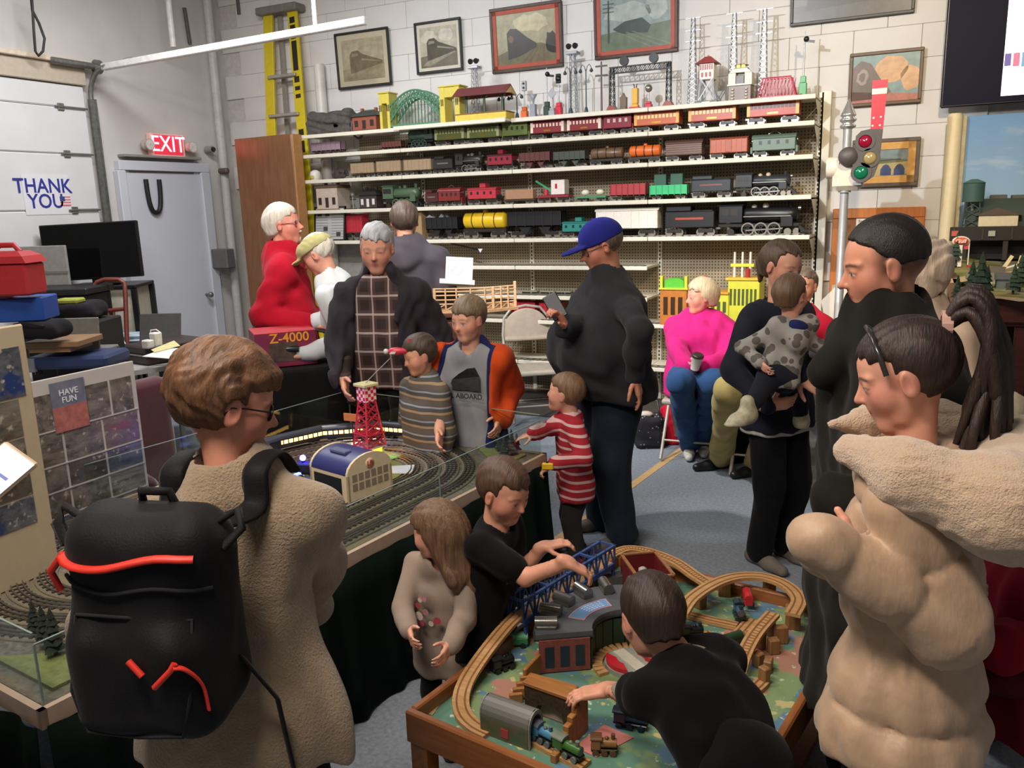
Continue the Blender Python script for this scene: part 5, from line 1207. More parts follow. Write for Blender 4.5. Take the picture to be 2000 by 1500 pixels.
road([P(1930,580,Z=LZ+.05),P(1970,582,Z=LZ+.05),P(2010,588,Z=LZ+.05)],.05,'')
def onL(px,py,dz=.02):
 p=P(px,py,Z=LZ+dz)
 return p if p.y<6.2 else P(px,py,Y=6.2)
def pine(p,h,label,col='2c4030',name='model_tree',group=None):
 o=thing(name,label,'model tree',p,0,group);MB().cyl((0,0,0),(0,0,h*.3),h*.04,n=6).build('trunk',MC('4a3828',.8),o);m=MB();rs=random.Random(int(p.x*999))
 for k in range(6):
  z=h*(.15+.13*k);r=h*(.26-.035*k);n=9;v=[(r*(1 if i%2 else.68)*cos(2*pi*i/n+k),r*(1 if i%2 else.68)*sin(2*pi*i/n+k),z)for i in range(n)]+[(0,0,z+h*.24),(0,0,z+h*.03)]
  m._add(v,[(i,(i+1)%n,n)for i in range(n)]+[((i+1)%n,i,n+1)for i in range(n)])
 m.build('foliage',M('pine_green_'+col,col,.9,var=.3,scale=60),o);return o
for i,(px,py,h)in enumerate(((1895,588,.20),(1912,590,.24),(1868,588,.13),(1925,586,.17),(1978,575,.16),(1990,570,.20),(1858,530,.16),(1866,515,.20))):
 pine(onL(px,py),h,['pine tree on the model town beside the fascia edge, below the road bend','tallest dark pine tree on the model town','smallest pine tree on the model town, at its corner','pine tree on the model town next to the tallest pine','pine tree near the amusement ride on the model town','taller pine tree near the amusement ride','pine tree at the edge of the model town by the cream pipe','pine tree below the oval gas sign'][i])
 # elevated dark viaduct and mill buildings at the back of the town
o=thing('model_viaduct','black model trestle viaduct crossing the back of the town','model bridge',(0,0,0));z0,z1=P(1900,470,Y=6.5).z,P(1900,443,Y=6.5).z;vx=P(1855,455,Y=6.5).x
MB().box((vx,6.46,z0),(2.4,6.52,z1),.004).build('girder',MC('26221f',.7),o)
for i in range(9):MB().box((vx+.08+i*.24,6.47,LZ+.1),(vx+.11+i*.24,6.51,z0),.002).build('pier',MC('2c2824',.7),o)
for i in range(12):MB().box((vx+.02+i*.17,6.452,z0+.008),(vx+.03+i*.17,6.46,z1-.008)).build('stiffener',MC('3a342e',.7),o)
for q,cc in((1865,'c05c4c'),(1937,'a8a8a0')):c=P(q,456,Y=6.45);MB().box((c.x-.02,6.445,c.z-.018),(c.x+.02,6.452,c.z+.018)).build('sign_plate',MC(cc),o)
MB().box((vx+.1,6.6,LZ+.1),(2.4,6.85,z0-.01)).build('shed',MC('17141a',.8),o)
o=thing('model_mill','long dark model mill with green roof and roof vents','model building',(0,0,0));c0=P(1885,443,Y=6.75);c1=P(1890,392,Y=6.75)
MB().prism([(6.56,c0.z),(6.90,c0.z),(6.90,c1.z),(6.74,c1.z+.01),(6.56,c0.z+.10)],c0.x,2.4,'x').build('body',MC('3f4a40',.8),o)
for q in(1950,1992):c=P(q,386,Y=6.8);MB().box((c.x-.05,6.75,c1.z-.03),(c.x+.05,6.87,c.z+.02),.004).build('roof_vent',MC('5c5c54',.8),o)
c=P(1947,432,Y=6.54);MB().box((c.x-.11,6.5,z1),(c.x+.12,6.56,c.z+.04),.003).build('white_front',MC('d8ccb0',.7),o);MB().prism([(c.x-.13,c.z+.04),(c.x+.14,c.z+.04),(c.x,c.z+.09)],6.49,6.57,'y').build('gable',MC('5a4c44',.8),o)
o=thing('model_water_tower','dark green model water tower on stilts against the painted sky','model tower',(P(1896,440,Y=6.6).x,6.6,z1));ht=P(1896,350,Y=6.6).z-z1;m=MB();lattice(m,.055,.04,ht*.55,3,.008);m.build('stilts',MC('3a4a44',.7),o)
MB().cyl((0,0,ht*.52),(0,0,ht*.92),.068,n=14).build('tank',MC('3a5850',.6),o);MB().cyl((0,0,ht*.92),(0,0,ht),.074,.02,n=14).build('roof',MC('46665c',.6),o);MB().cyl((0,0,0),(0,0,ht*.55),.012,n=8).build('pipe',MC('6a746c',.6),o)
c=onL(1873,521);o=thing('model_gas_sign','oval orange and white gas station sign on a white post','sign',c);hs=P(1874,471,Y=c.y).z-c.z;MB().box((-.012,-.012,0),(.012,.012,hs),.002).build('post',MC('e0dcd0'),o)
d=MB();d.lathe([(.01,-.01),(.052,-.008),(.052,.008),(.01,.01)],20,axis='y');sg=d.build('sign_disc',MC('e8dcd0'),o);sg.location=(0,0,hs);sg.scale=(1,1,.62);d=MB().lathe([(.003,-.013),(.043,-.012),(.043,-.009),(.003,-.009)],20,axis='y').build('sign_face',MC('d8583c'),o);d.location=(0,0,hs);d.scale=(1,1,.58);text('lettering','Gulf',MC('f0e8e0'),o,(0,-.0145,hs),(pi/2,0,0),.035,.001)
c=onL(1890,517);o=thing('model_flag_pole','tiny flag on a white pole beside the oval gas sign','flag',c);MB().cyl((0,0,0),(0,0,.16),.004,n=6).build('pole',MC('e0dcd0'),o);MB().box((-.03,-.002,.10),(.0,.002,.15)).build('cloth',MC('c0485c'),o)
c=onL(1980,548);o=thing('model_ride','pale model amusement ride with arms and a ball on top','model ride',c)
for q in(-.10,0,.08):MB().bar((q,0,0),(q*.5+.03,0,.15),.02,.012,up=(0,1,0)).build('arm',MC('e0d0a8'),o)
MB().sphere((.09,0,.17),.025).build('globe',MC('e8b070'),o);MB().bar((-.18,0,.03),(.02,0,.10),.012,.010).build('slide',MC('dcd4c8'),o)
for px,py,wl_,rf,lb in((1935,548,'8a8470','5a5048','small grey model cottage in the middle of the town'),(1912,562,'c8c4a8','6a6c60','small cream model house beside the road'),(1968,562,'5c6a70','484c50','slate model shed near the amusement ride')):
 c=onL(px,py);o=thing('model_house',lb,'model building',c);MB().box((-.06,-.045,0),(.06,.045,.05),.002).build('walls',MC(wl_,.7),o);MB().prism([(-.055,.05),(.055,.05),(0,.085)],-.07,.07,'x').build('roof',MC(rf,.7),o);MB().box((-.015,-.047,0),(.015,-.044,.032)).build('door',MC('4a3a30',.7),o)
c=onL(1895,526);tag(MB().box((-.03,-.015,0),(.03,.015,.014),.003).box((-.014,-.013,.014),(.014,.013,.026),.003).build('model_car',MC('c0302c')),'tiny red model car parked near the gas sign','model car');bpy.data.objects['model_car'].location=c
# trains in the bench shelves
def shelf_train(px,py,Y,z,L,h,col,label,top=None):
 x=solve_x(px,Y,z);o=thing('stored_train',label,'model train',(x,Y,z));MB().box((-L/2,-.03,h*.22),(L/2,.03,h*.8),.006).build('body',MC(col),o);MB().prism(roofp(.06,h*.8,h),-L/2,L/2,'x').build('roof',MC(top or col),o)
 for e in(-1,1):truck(o,e*L*.3,.06,.6)
shelf_train(1918,640,5.0,.90,.12,.16,'2f9a50','green toy train car standing end-on inside the bench')
shelf_train(1935,657,4.85,.90,.22,.05,'2c4ca0','blue low toy train on the middle bench shelf');shelf_train(1972,655,4.85,.90,.14,.08,'d8d8d4','white toy train on the middle bench shelf','b8b8b0')
shelf_train(1962,730,4.85,.60,.10,.12,'e0502c','orange toy engine on the lower bench shelf','d04828');shelf_train(1990,735,4.85,.60,.12,.08,'3c34c0','violet-blue toy car on the lower bench shelf')
# ------------------------------------------------------------------ railway signal on a pole
PY=6.1
p0=P(1656,250,Y=PY);sg=thing('railway_signal','tall silver railway semaphore with red blade and three coloured lenses','signal',(p0.x,PY,0));zf_=lambda px,py:P(px,py,Y=PY).z;xf=lambda px,py:P(px,py,Y=PY).x-p0.x
silv=M('signal_silver','b0b2b4',.35,.5,var=.06);sdk=M('signal_dark','4a4643',.5,var=.08)
MB().lathe([(.09,0),(.09,.03),(.03,.06),(.027,zf_(1648,380)),(.027,zf_(1657,252))],14).build('pole',silv,sg)
zt_=zf_(1663,192);zq=zf_(1657,252);hF=zt_-zq;MB().lathe([(.03,zq),(.05,zq+hF*.06),(.05,zq+hF*.12),(.032,zq+hF*.18),(.052,zq+hF*.27),(.052,zq+hF*.32),(.036,zq+hF*.38),(.05,zq+hF*.44),(.045,zq+hF*.5),(.003,zt_)],16).build('finial',M('finial_silver','c8c6c2',.25,.8),sg)
yS=-.10
x0,x1,zT,zM=xf(1706,160),xf(1736,160),zf_(1720,160),zf_(1712,254);xb0,xb1=xf(1702,254),xf(1726,254)
def blade(za,zb,mat,nm,dy=0):
 ta,tb_=(za-zM)/(zT-zM),(zb-zM)/(zT-zM);q=lambda t:(xb0+(x0-xb0)*t,xb1+(x1-xb1)*t)
 MB().prism([(q(ta)[0],za),(q(ta)[1],za),(q(tb_)[1],zb),(q(tb_)[0],zb)],yS-.006-dy,yS+.006+dy,'y').build(nm,mat,sg)
red=M('signal_red','d02038',.4,var=.04);blade(zM,zT,red,'blade');blade(zf_(1720,187),zf_(1720,176),M('signal_white','e4dccc',.4,var=.03),'blade_stripe',.002)
for(bx_,by_)in((1708,233),(1722,231),(1706,248),(1720,247)):MB().cyl((xf(bx_,by_),yS-.012,zf_(bx_,by_)),(xf(bx_,by_),yS-.006,zf_(bx_,by_)),.007,n=8).build('bolt',silv,sg)
sp=[(1702,254),(1726,254),(1722,290),(1718,320),(1708,345),(1690,357),(1670,350),(1664,338),(1668,325),(1660,318),(1672,300),(1672,285),(1674,268),(1684,258)]
MB().prism([(xf(*q),zf_(*q))for q in sp],yS-.012,yS+.012,'y').build('spectacle',sdk,sg)
for(lx_,ly_,r_,cc)in((1692,278,.041,'8c1030'),(1701,310,.041,'a08c5c'),(1684,338,.043,'0c6a4a')):
 c=(xf(lx_,ly_),yS,zf_(lx_,ly_));MB().ringz([(r_,-.018),(r_+.02,-.018),(r_+.02,.018),(r_,.018)],20,c=c,axis='y').build('lens_ring',sdk,sg);MB().lathe([(.003,-.026),(r_*.6,-.022),(r_,-.013),(r_,.005)],18,c=c,axis='y').build('lens',M('lens_'+cc,cc,.12,var=.05,coat=.5),sg)
c=(xf(1659,307),yS,zf_(1659,307));MB().lathe([(.01,-.03),(.055,-.025),(.062,.0),(.062,.1)],20,c=c,axis='y').build('pivot',sdk,sg);MB().bar((xf(1660,305),yS,zf_(1660,305)),(xf(1690,318),yS,zf_(1690,318)),.02,.08).build('pivot_arm',sdk,sg)
c=(xf(1655,345),0,zf_(1655,345));MB().box((c[0]-.09,-.07,c[2]-.09),(c[0]+.10,.09,c[2]+.10),.03).build('motor_case',M('signal_case_white','cfc6b4',.5),sg);MB().cyl((c[0]-.13,0,c[2]+.06),(c[0]-.05,0,c[2]+.06),.07,n=16).build('motor_cap',M('signal_case_white','cfc6b4',.5),sg)
MB().cyl((0,0,zf_(1650,376)),(0,0,zf_(1650,366)),.04,n=14).build('collar',silv,sg);MB().bar((xf(1685,358),yS,zf_(1685,358)),(xf(1640,362),0,zf_(1640,362)),.015,.02).build('linkage',silv,sg)
# ------------------------------------------------------------------ notice board on the wall
n0,n1=P(1627,408,Y=6.93),P(1809,398,Y=6.93);nz0=P(1627,640,Y=6.93).z;nb=thing('notice_board','cork notice board in an orange wooden frame with a white sheet','notice board',(n0.x,6.95,nz0));NW,NH=n1.x-n0.x,n0.z-nz0;ow=wood('orange_wood','b0642c','c27838',2,5,.4)
MB().box((.05,.0,.05),(NW-.05,.015,NH-.05)).build('cork',M('cork_brown','8f5c36',.85,var=.15,scale=60),nb)
for lo_,hi_ in(((0,-.02,0),(NW,.02,.08)),((0,-.02,NH-.075),(NW,.02,NH)),((0,-.019,.08),(.075,.02,NH-.075)),((NW-.075,-.019,.08),(NW,.02,NH-.075))):MB().box(lo_,hi_,.006).build('frame_strip',ow,nb)
q0,q1=P(1673,413,Y=6.93),P(1756,413,Y=6.93);sh_=MB().box((q0.x-n0.x,-.006,NH*.45),(q1.x-n0.x,-.002,q0.z-nz0)).build('sheet',M('notice_sheet_white','d8d0c0',.7,var=.02),nb);xm=(q0.x+q1.x)/2-n0.x
text('lettering','This area is dedicated',M('ink_dark','3c3832',.7,var=0),sh_,(xm,-.0065,q0.z-nz0-.03),(pi/2,0,0),.034,.0005);text('lettering','for all',M('ink_dark','3c3832',.7,var=0),sh_,(xm-.09,-.0065,q0.z-nz0-.075),(pi/2,0,0),.034,.0005)
c=P(1632,575,Y=6.6);o=thing('white_card_sign','white folded card standing behind the signal pole','sign',(c.x,6.6,c.z-.05));MB().prism([(-.10,0),(.14,-.03),(.10,.22)],-.004,.004,'y').build('front_leaf',M('card_white','d8d0c0',.7,var=.02),o);MB().prism([(-.10,0),(.14,-.03),(.13,-.16),(-.06,-.16)],-.003,.003,'y').build('lower_leaf',M('card_white','d8d0c0',.7,var=.02),o)
MB().box((-.03,.004,-1.2),(.03,.03,.12),.004).build('stand_post',M('card_post','a89880',.6),o)
# ------------------------------------------------------------------ left rear: television, tables, laptops
o=thing('flat_television','black flat television standing on a dark cart','television',P(187,545,d=6.98));c=o.location.copy();dirw=Vector((_r.x,_r.y,0)).normalized();o.rotation_euler=(radians(-4),radians(-1.5),atan2(dirw.y,dirw.x)+radians(6))
w,h=.39,.465
MB().box((-w,-.02,0),(w,.03,h),.006).build('casing',M('tv_casing','101014',.35),o);MB().box((-w+.012,-.022,.014),(w-.012,-.019,h-.012)).build('screen',M('screen_off','050506',.08,var=0),o);MB().box((-.2,-.06,-.05),(.2,.10,-.03),.006).build('foot',blackm,o);MB().box((-.03,0,-.04),(.03,.02,.05)).build('neck',blackm,o)
tvc=c
cz=P(230,565,d=7.15);tw=atan2(dirw.y,dirw.x)
o=thing('media_cart','white cabinet cart with black frame below the television','cart',(P(232,600,d=7.15).x,P(232,600,d=7.15).y,0),tw+radians(6));hz=c.z-.05
MB().box((-.36,-.25,hz-.03),(.24,.25,hz),.006).build('top',blackm,o);MB().box((-.26,-.22,.1),(.20,.22,hz-.03),.004).build('cabinet',M('cabinet_cream','b9b6a4',.6),o)
for x in(-.34,.22):
 for y in(-.23,.23):MB().box((x-.02,y-.02,0),(x+.02,y+.02,hz-.03)).build('leg',blackm,o)
 # hand truck
def HT(px,py,d=6.5):return P(px,py,d=d)
o=thing('hand_truck','red-brown tubular hand truck in front of the cream cabinet','hand truck',(HT(215,640).x,HT(215,640).y,0));B0=o.location.copy();rm=M('hand_truck_red','6a3028',.45,var=.12)
L_=lambda px,py:HT(px,py)-B0
MB().tube([L_(186,700),L_(182,590),L_(182,562),L_(190,551),L_(205,546),L_(232,546),L_(243,553),L_(245,575),L_(249,700)],.018,8).build('frame',rm,o)
MB().tube([L_(184,610),L_(245,603)],.016,8).build('cross_bar',rm,o)
for px in(212,222):MB().tube([L_(px,606),L_(px+4,700)],.010,8).build('inner_bar',rm,o)
for s in(0,1):
 q=L_(186+63*s,700);MB().tube([q,Vector((q.x,q.y,.12))],.018,8).build('lower_post',rm,o);MB().lathe([(.04,-.03),(.12,-.03),(.12,.03),(.04,.03)],16,c=(q.x,q.y+.08,.12),axis='x').build('wheel',blackm,o)
q=L_(217,700);MB().box((q.x-.22,q.y-.25,.01),(q.x+.22,q.y+.02,.03),.004).build('toe_plate',rm,o)
# desks
def desk(label,pts,z,mat,name='folding_table'):
 c=sum(pts,Vector((0,0,0)))/len(pts);o=thing(name,label,'table',(c.x,c.y,0));m=MB();m.prism([(p.x-c.x,p.y-c.y)for p in pts],z-.035,z,'z');m.build('top',mat,o)
 for p in pts:q=(p-c)*.9;MB().cyl((q.x,q.y,0),(q.x,q.y,z-.035),.02,n=10).build('leg',galv,o)
 return o
gt=M('table_grey_laminate','a9a6a2',.5,var=.05)
desk('grey table carrying laptops, papers and a briefcase',[P(232,728,Z=.75),P(345,712,Z=.75),P(398,677,Z=.75),P(262,677,Z=.75)],.75,gt)
TZ=.752
def at(px,py,z=TZ):return P(px,py,Z=z)
def paper(label,quad,z,mat=None):m=MB();m.prism([(p.x,p.y)for p in[P(*q,Z=z)for q in quad]],z,z+.004,'z');return tag(m.build('paper_sheet',mat or M('paper_bright','e4e4e2',.8,var=.02)),label,'paper')
paper('white paper stack spread beside the scale',[(236,700),(258,704),(302,690),(262,679)],TZ);paper('white papers lying on the briefcase beside the yellow pad',[(278,697),(355,703),(388,678),(318,683)],TZ+.14)
# laptops
def laptop(label,px0,px1,ptop,pbase,z,lidm,d,tilt=12,lean=0):
 a,b=P(px0,pbase,Z=z),P(px1,pbase,Z=z);c=(a+b)/2;w=(b-a).length;ang=atan2(dirw.y,dirw.x)+radians(lean);o=thing('laptop',label,'laptop',(c.x,c.y,z),ang);dd=PIX(c)[2];h=(pbase-ptop)*dd/FPX
 MB().box((-w/2,-.02,0),(w/2,.22,.018),.005).build('base',lidm,o);l=MB().box((-w/2,-.006,0),(w/2,.006,h),.005).build('lid',lidm,o);l.location=(0,-.02,.015);l.rotation_euler=(radians(tilt),0,0);MB().box((-w/2+.012,.006,.012),(w/2-.012,.008,h-.012)).build('screen',M('screen_off','050506',.08,var=0),l)
rz_=P(154,690,d=5.15);o=thing('laptop_riser','dark riser box under the silver laptop','stand',(rz_.x,rz_.y,.74),atan2(dirw.y,dirw.x));MB().box((-.13,-.04,0),(.13,.24,rz_.z-.74-.01),.004).build('box',M('stand_black','141416',.6),o);MB().box((-.14,-.05,rz_.z-.74-.01),(.14,.25,rz_.z-.74)).build('top',M('crate_lid','1e1e20',.5),o)
laptop('open silver laptop seen from behind beside the blue scale',112,196,625,690,rz_.z,M('laptop_silver','8b8b86',.4,.4),0,-8);laptop('open dark grey laptop seen from behind next to the white cables',278,354,615,683,TZ,M('laptop_grey','4a4a48',.5),0,-14,-4)
c=at(268,681);o=thing('label_printer','small pale blue and white device with a dark screen on the table','device',c,tw+.2);MB().box((-.16,-.09,0),(.12,.10,.10),.02).build('body',M('device_pale','a8bcc8',.5),o);MB().box((-.06,-.095,.02),(.12,-.08,.075),.004).build('screen',M('device_navy','20244c',.2),o);MB().box((-.16,-.09,.10),(.12,.10,.13),.02).build('lid',M('device_pale','a8bcc8',.5),o)
wc=M('cable_white','d8d6d0',.5)
def cable(label,pix,d,r=.006):return tag(MB().tube([P(x,y,d=d)for x,y in pix],r,6).build('white_cable',wc),label,'cable')
cable('white cable looped behind the paper stack',[(203,683),(198,665),(205,655),(214,656),(217,668),(214,682)],6.3);cable('white cable loop rising from the power brick',[(300,668),(293,655),(295,645),(305,644),(314,650),(316,672)],6.2);cable('white cable arching beside the silver laptop',[(214,672),(216,660),(226,658),(230,668),(240,664),(246,674)],6.25)
for i,(px,py,lb)in enumerate(((306,676,'tall white power brick on the papers'),(290,680,'small white power brick on the papers'))):c=at(px,py,TZ+.14);tag(MB().box((-.035,-.03,0),(.035,.03,.10 if i==0 else.06),.008).build('power_brick',wc),lb,'charger');bpy.data.objects['power_brick' if i==0 else 'power_brick.001'].location=c
paper('yellow notepad under the power bricks',[(295,684),(302,689),(352,676),(340,666)],TZ+.146,M('notepad_yellow','d0c890',.8))
# briefcase
a_,b_=at(262,715),at(345,700);c=(a_+b_)/2;o=thing('briefcase','closed dark briefcase with metal latches under the papers','briefcase',(c.x-.05,c.y+.15,TZ),atan2((b_-a_).y,(b_-a_).x));w=.26;lea=M('leather_dark','38302c',.45,var=.15)
MB().box((-w,-.17,.0),(w,.17,.065),.012).build('lower_shell',lea,o);MB().box((-w,-.17,.072),(w,.17,.135),.012).build('upper_shell',lea,o);MB().box((-w-.003,-.173,.062),(w+.003,.173,.075)).build('metal_rim',nickel,o)
for x in(-.15,.13):MB().box((x-.025,-.182,.045),(x+.025,-.168,.09),.003).build('latch',nickel,o)
MB().tube([(-.06,-.175,.05),(-.055,-.20,.05),(.055,-.20,.05),(.06,-.175,.05)],.008,8).build('handle',nickel,o)
# stack of cases on a second table
desk('low table behind the photo boards carrying boxes and a scale',[P(-60,770,Z=.74),P(150,745,Z=.74),P(200,705,Z=.74),P(-30,715,Z=.74)],.74,gt)
S0=5.0
def slab(name,label,cat,px0,px1,pt,pb,d,dep,parts,rot=0):
 """box-like thing spanning a pixel rectangle at depth d"""
 a,b,t_=P(px0,pb,d=d),P(px1,pb,d=d),P(px0,pt,d=d);c=(a+b)/2;o=thing(name,label,cat,(c.x,c.y,min(a.z,b.z)),tw+radians(rot));return o,(b-a).length,(t_-a).length
o,w,h=slab('toolbox','red plastic toolbox with handle, cut off at the edge','toolbox',-70,57,482,578,4.6,.2,None);rp=M('toolbox_red','b02a30',.45,var=.06)
MB().box((-w/2,0,0),(w/2,.2,h*.66),.012).build('body',rp,o);MB().loft([[(-w/2-.01,-.01,h*.66),(w/2+.012,-.01,h*.66),(w/2+.012,.21,h*.66),(-w/2-.01,.21,h*.66)],[(-w/2,.0,h*.80),(w/2-.01,.0,h*.80),(w/2-.01,.2,h*.80),(-w/2,.2,h*.80)],[(-w/2+.03,.04,h*.9),(w/2-.05,.04,h*.9),(w/2-.05,.16,h*.9),(-w/2+.03,.16,h*.9)]],0,True,False).build('lid',rp,o)
MB().tube([(-.05,.1,h*.88),(.0,.1,h*1.02),(w*.22,.1,h*1.02),(w*.30,.1,h*.88)],.016,8).build('handle',rp,o);MB().box((-.03,-.02,h*.5),(.03,.0,h*.72),.004).build('latch',rp,o)
o,w,h=slab('storage_box','blue cardboard box with white end under the toolbox','box',-60,82,582,628,4.7,.2,None,10);MB().box((-w/2,0,0),(w/2,.25,h),.006).build('body',M('box_blue','1f4a9c',.5,var=.06),o);MB().box((-w/2,-.003,0),(-.12,-.0005,h)).build('label_panel',M('box_white_end','b8b4b0',.6),o);MB().box((-w/2+.1,.02,h),(.02,.2,h+.01)).build('red_sheet',M('box_red_sheet','c87078',.6),o)
p0=P(70,645,d=4.7);G=Sdf();G.u(rbox((0,.05,0),(.13,.12,.05),.045),0);G.disp=folds(.006,22,4);v,f=surf(G,(-.2,-.15,-.1),(.2,.25,.1),.008);pb_=inst('black_bag',np_mesh('black_bag',[(v,f)],cloth('bag_black','1c1c20',.1)),None,p0,(0,0,tw));tag(pb_,'soft black pouch under the blue box','bag');st=MB().tube([(-.08,-.07,.03),(0,-.085,.05),(.09,-.07,.03)],.006,6).build('strap',blackm,pb_)
o,w,h=slab('wooden_board','tan wooden board between the black pouch and the blue scale','board',45,153,652,678,4.8,.2,None);MB().box((-w/2,0,0),(w/2,.3,.035),.004).build('plank',wood('tan_board','8a6a4a','a07c58',0),o);MB().box((-w/2+.02,.02,-.03),(w/2-.06,.28,0)).build('batten',wood('tan_board','8a6a4a','a07c58',0),o)
o,w,h=slab('platform_scale','blue platform scale on small black feet','scale',55,214,690,728,4.9,.2,None);MB().box((-w/2,-.02,.03),(w/2,.30,.105),.018).build('platform',M('scale_blue','2c3c62',.45,var=.05),o);MB().box((-w/2,-.03,.02),(-w/2+.06,.0,.10),.004).build('display',M('scale_display','8a8f98',.4),o)
for x in(-w/2+.05,w/2-.06):MB().cyl((x,.02,0),(x,.02,.035),.02,n=10).build('foot',blackm,o)
p0=P(142,606,d=5.6);G=Sdf();G.u(rbox((0,0,0),(.19,.14,.06),.05),0);G.disp=folds(.008,20,9);v,f=surf(G,(-.3,-.2,-.12),(.3,.2,.12),.01);o=thing('travel_bag','open black travel bag with a yellow-green item on top','bag',p0,tw);inst('body',np_mesh('body',[(v,f)],cloth('bag_black','1c1c20',.1)),o);MB().box((-.06,-.10,.05),(.09,.02,.085),.01).build('packed_item',M('packed_lime','9aa03c',.6),o);MB().box((-.15,-.10,.045),(-.05,.02,.075),.01).build('packed_cloth',M('packed_grey','98958e',.8),o)
MB().box((-.24,-.18,-p0.z),(.24,.18,-.06),.01).build('bag_stand',M('stand_black','141416',.6),o)
p0=P(120,560,d=6.4);o=thing('equipment_crate','black equipment crate below the flat television','crate',(p0.x,p0.y,0),tw);MB().box((-.26,-.2,0),(.28,.2,p0.z-.05),.01).build('body',M('stand_black','141416',.6),o);MB().box((-.28,-.22,p0.z-.05),(.30,.22,p0.z),.008).build('lid',M('crate_lid','1e1e20',.5),o)
for x,cc in((-.18,'b0b0b0'),(-.15,'b0b0b0')):MB().cyl((x,-.21,p0.z-.12),(x,-.21,p0.z+.02),.006,n=6).build('cable_tie',M('tie_white',cc,.5),o)
p0=P(85,540,d=6.6);o=thing('grey_panel','grey flat panel leaning behind the television','panel',(p0.x,p0.y,0),tw);MB().box((-.18,0,0),(.2,.03,P(85,480,d=6.6).z),.004).build('face',M('panel_grey','8f8d88',.6),o);MB().box((-.18,-.004,P(85,535,d=6.6).z),(.2,.0,P(85,530,d=6.6).z)).build('seam',M('panel_seam','75736e',.6),o)
# burgundy chair
c0=P(310,870,d=4.2);o=thing('burgundy_chair','burgundy upholstered armchair behind the woman with the backpack','chair',(c0.x,c0.y,0));bm_=cloth('burgundy_velvet','4a1424',.2,6,.3,120,sheen=.6);zt_=P(275,735,d=4.2).z
G=Sdf();G.u(rbox((0,0,.22),(.30,.30,.20),.06),0);G.disp=folds(.004,12,2);v,f=surf(G,(-.4,-.4,-.05),(.4,.4,.5),.014);inst('seat',np_mesh('seat',[(v,f)],bm_),o)
G=Sdf();G.u(rbox((-.26,0,.38+(zt_-.38)/2-.1),(.07,.30,(zt_-.28)/2),.06),0);G.disp=folds(.004,12,5);v,f=surf(G,(-.45,-.4,0),(0,.4,zt_+.1),.014);inst('backrest',np_mesh('backrest',[(v,f)],bm_),o)
for s in(-1,1):G=Sdf();G.u(rc((-.22,s*.30,zt_-.10),(.02,s*.30,.66),.05,.055),0);G.u(rc((.02,s*.30,.66),(.25,s*.30,.58),.055,.05),.03);G.u(rc((.1,s*.30,.60),(.1,s*.30,.3),.05,.05),.02);v,f=surf(G,(-.35,s*.30-.12,.2),(.4,s*.30+.12,zt_+.08),.012);inst('armrest',np_mesh('armrest',[(v,f)],bm_),o)
# ------------------------------------------------------------------ photo display boards
rsn=random.Random(11)
def photo_mat(i):
 nm=f'photo_{i}'
 if nm in MATS:return MATS[nm]
 r=random.Random(i*7+1);t=NT(nm);sc=(r.uniform(4,9));n=t.n('ShaderNodeTexVoronoi');n.inputs['Scale'].default_value=r.uniform(14,26);mp=t.n('ShaderNodeMapping');mp.inputs['Scale'].default_value=(1,r.uniform(.5,1.2),r.uniform(1,2.2));mp.inputs['Location'].default_value=(r.random()*9,r.random()*9,r.random()*9);t.l(t.coord(),mp.inputs[0]);t.l(mp.outputs[0],n.inputs['Vector'])
 pal=r.choice([('2c2824','6a6458','3a4a5c'),('30302c','8a8478','5a4a3a'),('1c2430','70747c','24386c'),('3c342c','8c7c68','7c4a40'),('20241c','6c6c58','4a5a4c')])
 sp=t.n('ShaderNodeSeparateColor');t.l(n.outputs['Color'],sp.inputs[0]);c=t.mix(t.ramp(t.noise(r.uniform(9,16),5,vec=mp.outputs[0],rough=.7),.3,.7),lin(pal[0]),lin(pal[1]));c=t.mix(t.ramp(t.noise(r.uniform(6,11),2,vec=mp.outputs[0]),.60,.66),c,lin(pal[2]));c=t.mix(t.ramp(t.noise(34,3),.60,.72),c,lin('b8b0a4'))
 MATS[nm]=t.fin(c,.35);return MATS[nm]
BX=-3.02
y1=P(260,705,X=BX).y;zt_=P(260,705,X=BX).z;pb0=P(62,760,X=BX);o=thing('photo_board','white display board covered with rows of train photographs','display board',(BX,y1,0));bl_=1.30;zb_=.50
wb_=M('board_white','b9b6b2',.6,var=.03);MB().box((-.012,-bl_,zb_),(.0,0,zt_),.002).build('backing',wb_,o);MB().box((-.02,-bl_,.0),(-.012,-bl_+.05,zt_)).build('stand_leg',galv,o);MB().box((-.02,-.06,.0),(-.012,-.02,zt_)).build('stand_leg',galv,o)
hr_=[zt_-.03];rows=[.155,.14,.105,.105,.11,.11];z=zt_-.055;k=0;cols=[0,.155,.31,.47,.66,.85,1.04,1.28]
for ri,rh in enumerate(rows):
 off=.0 if ri%2==0 else.03
 ys=[.02,.135,.25,.37,.52,.68,.84,1.0,1.16,1.28]if ri==0 else[.01,.19,.37,.55,.73,.91,1.09,1.27]
 for ci in range(len(ys)-1):
  ya,yb=-ys[ci]-.006,-ys[ci+1]+.006
  if ri==0 and ci==2:continue
  MB().box((.0,yb,z-rh+.008),(.003,ya,z-.004)).build('photo',photo_mat(k%12),o);k+=1
 z-=rh
 MB().box((.0,-bl_+.01,z+.001),(.005,-.01,z+.006)).build('divider',wb_,o)
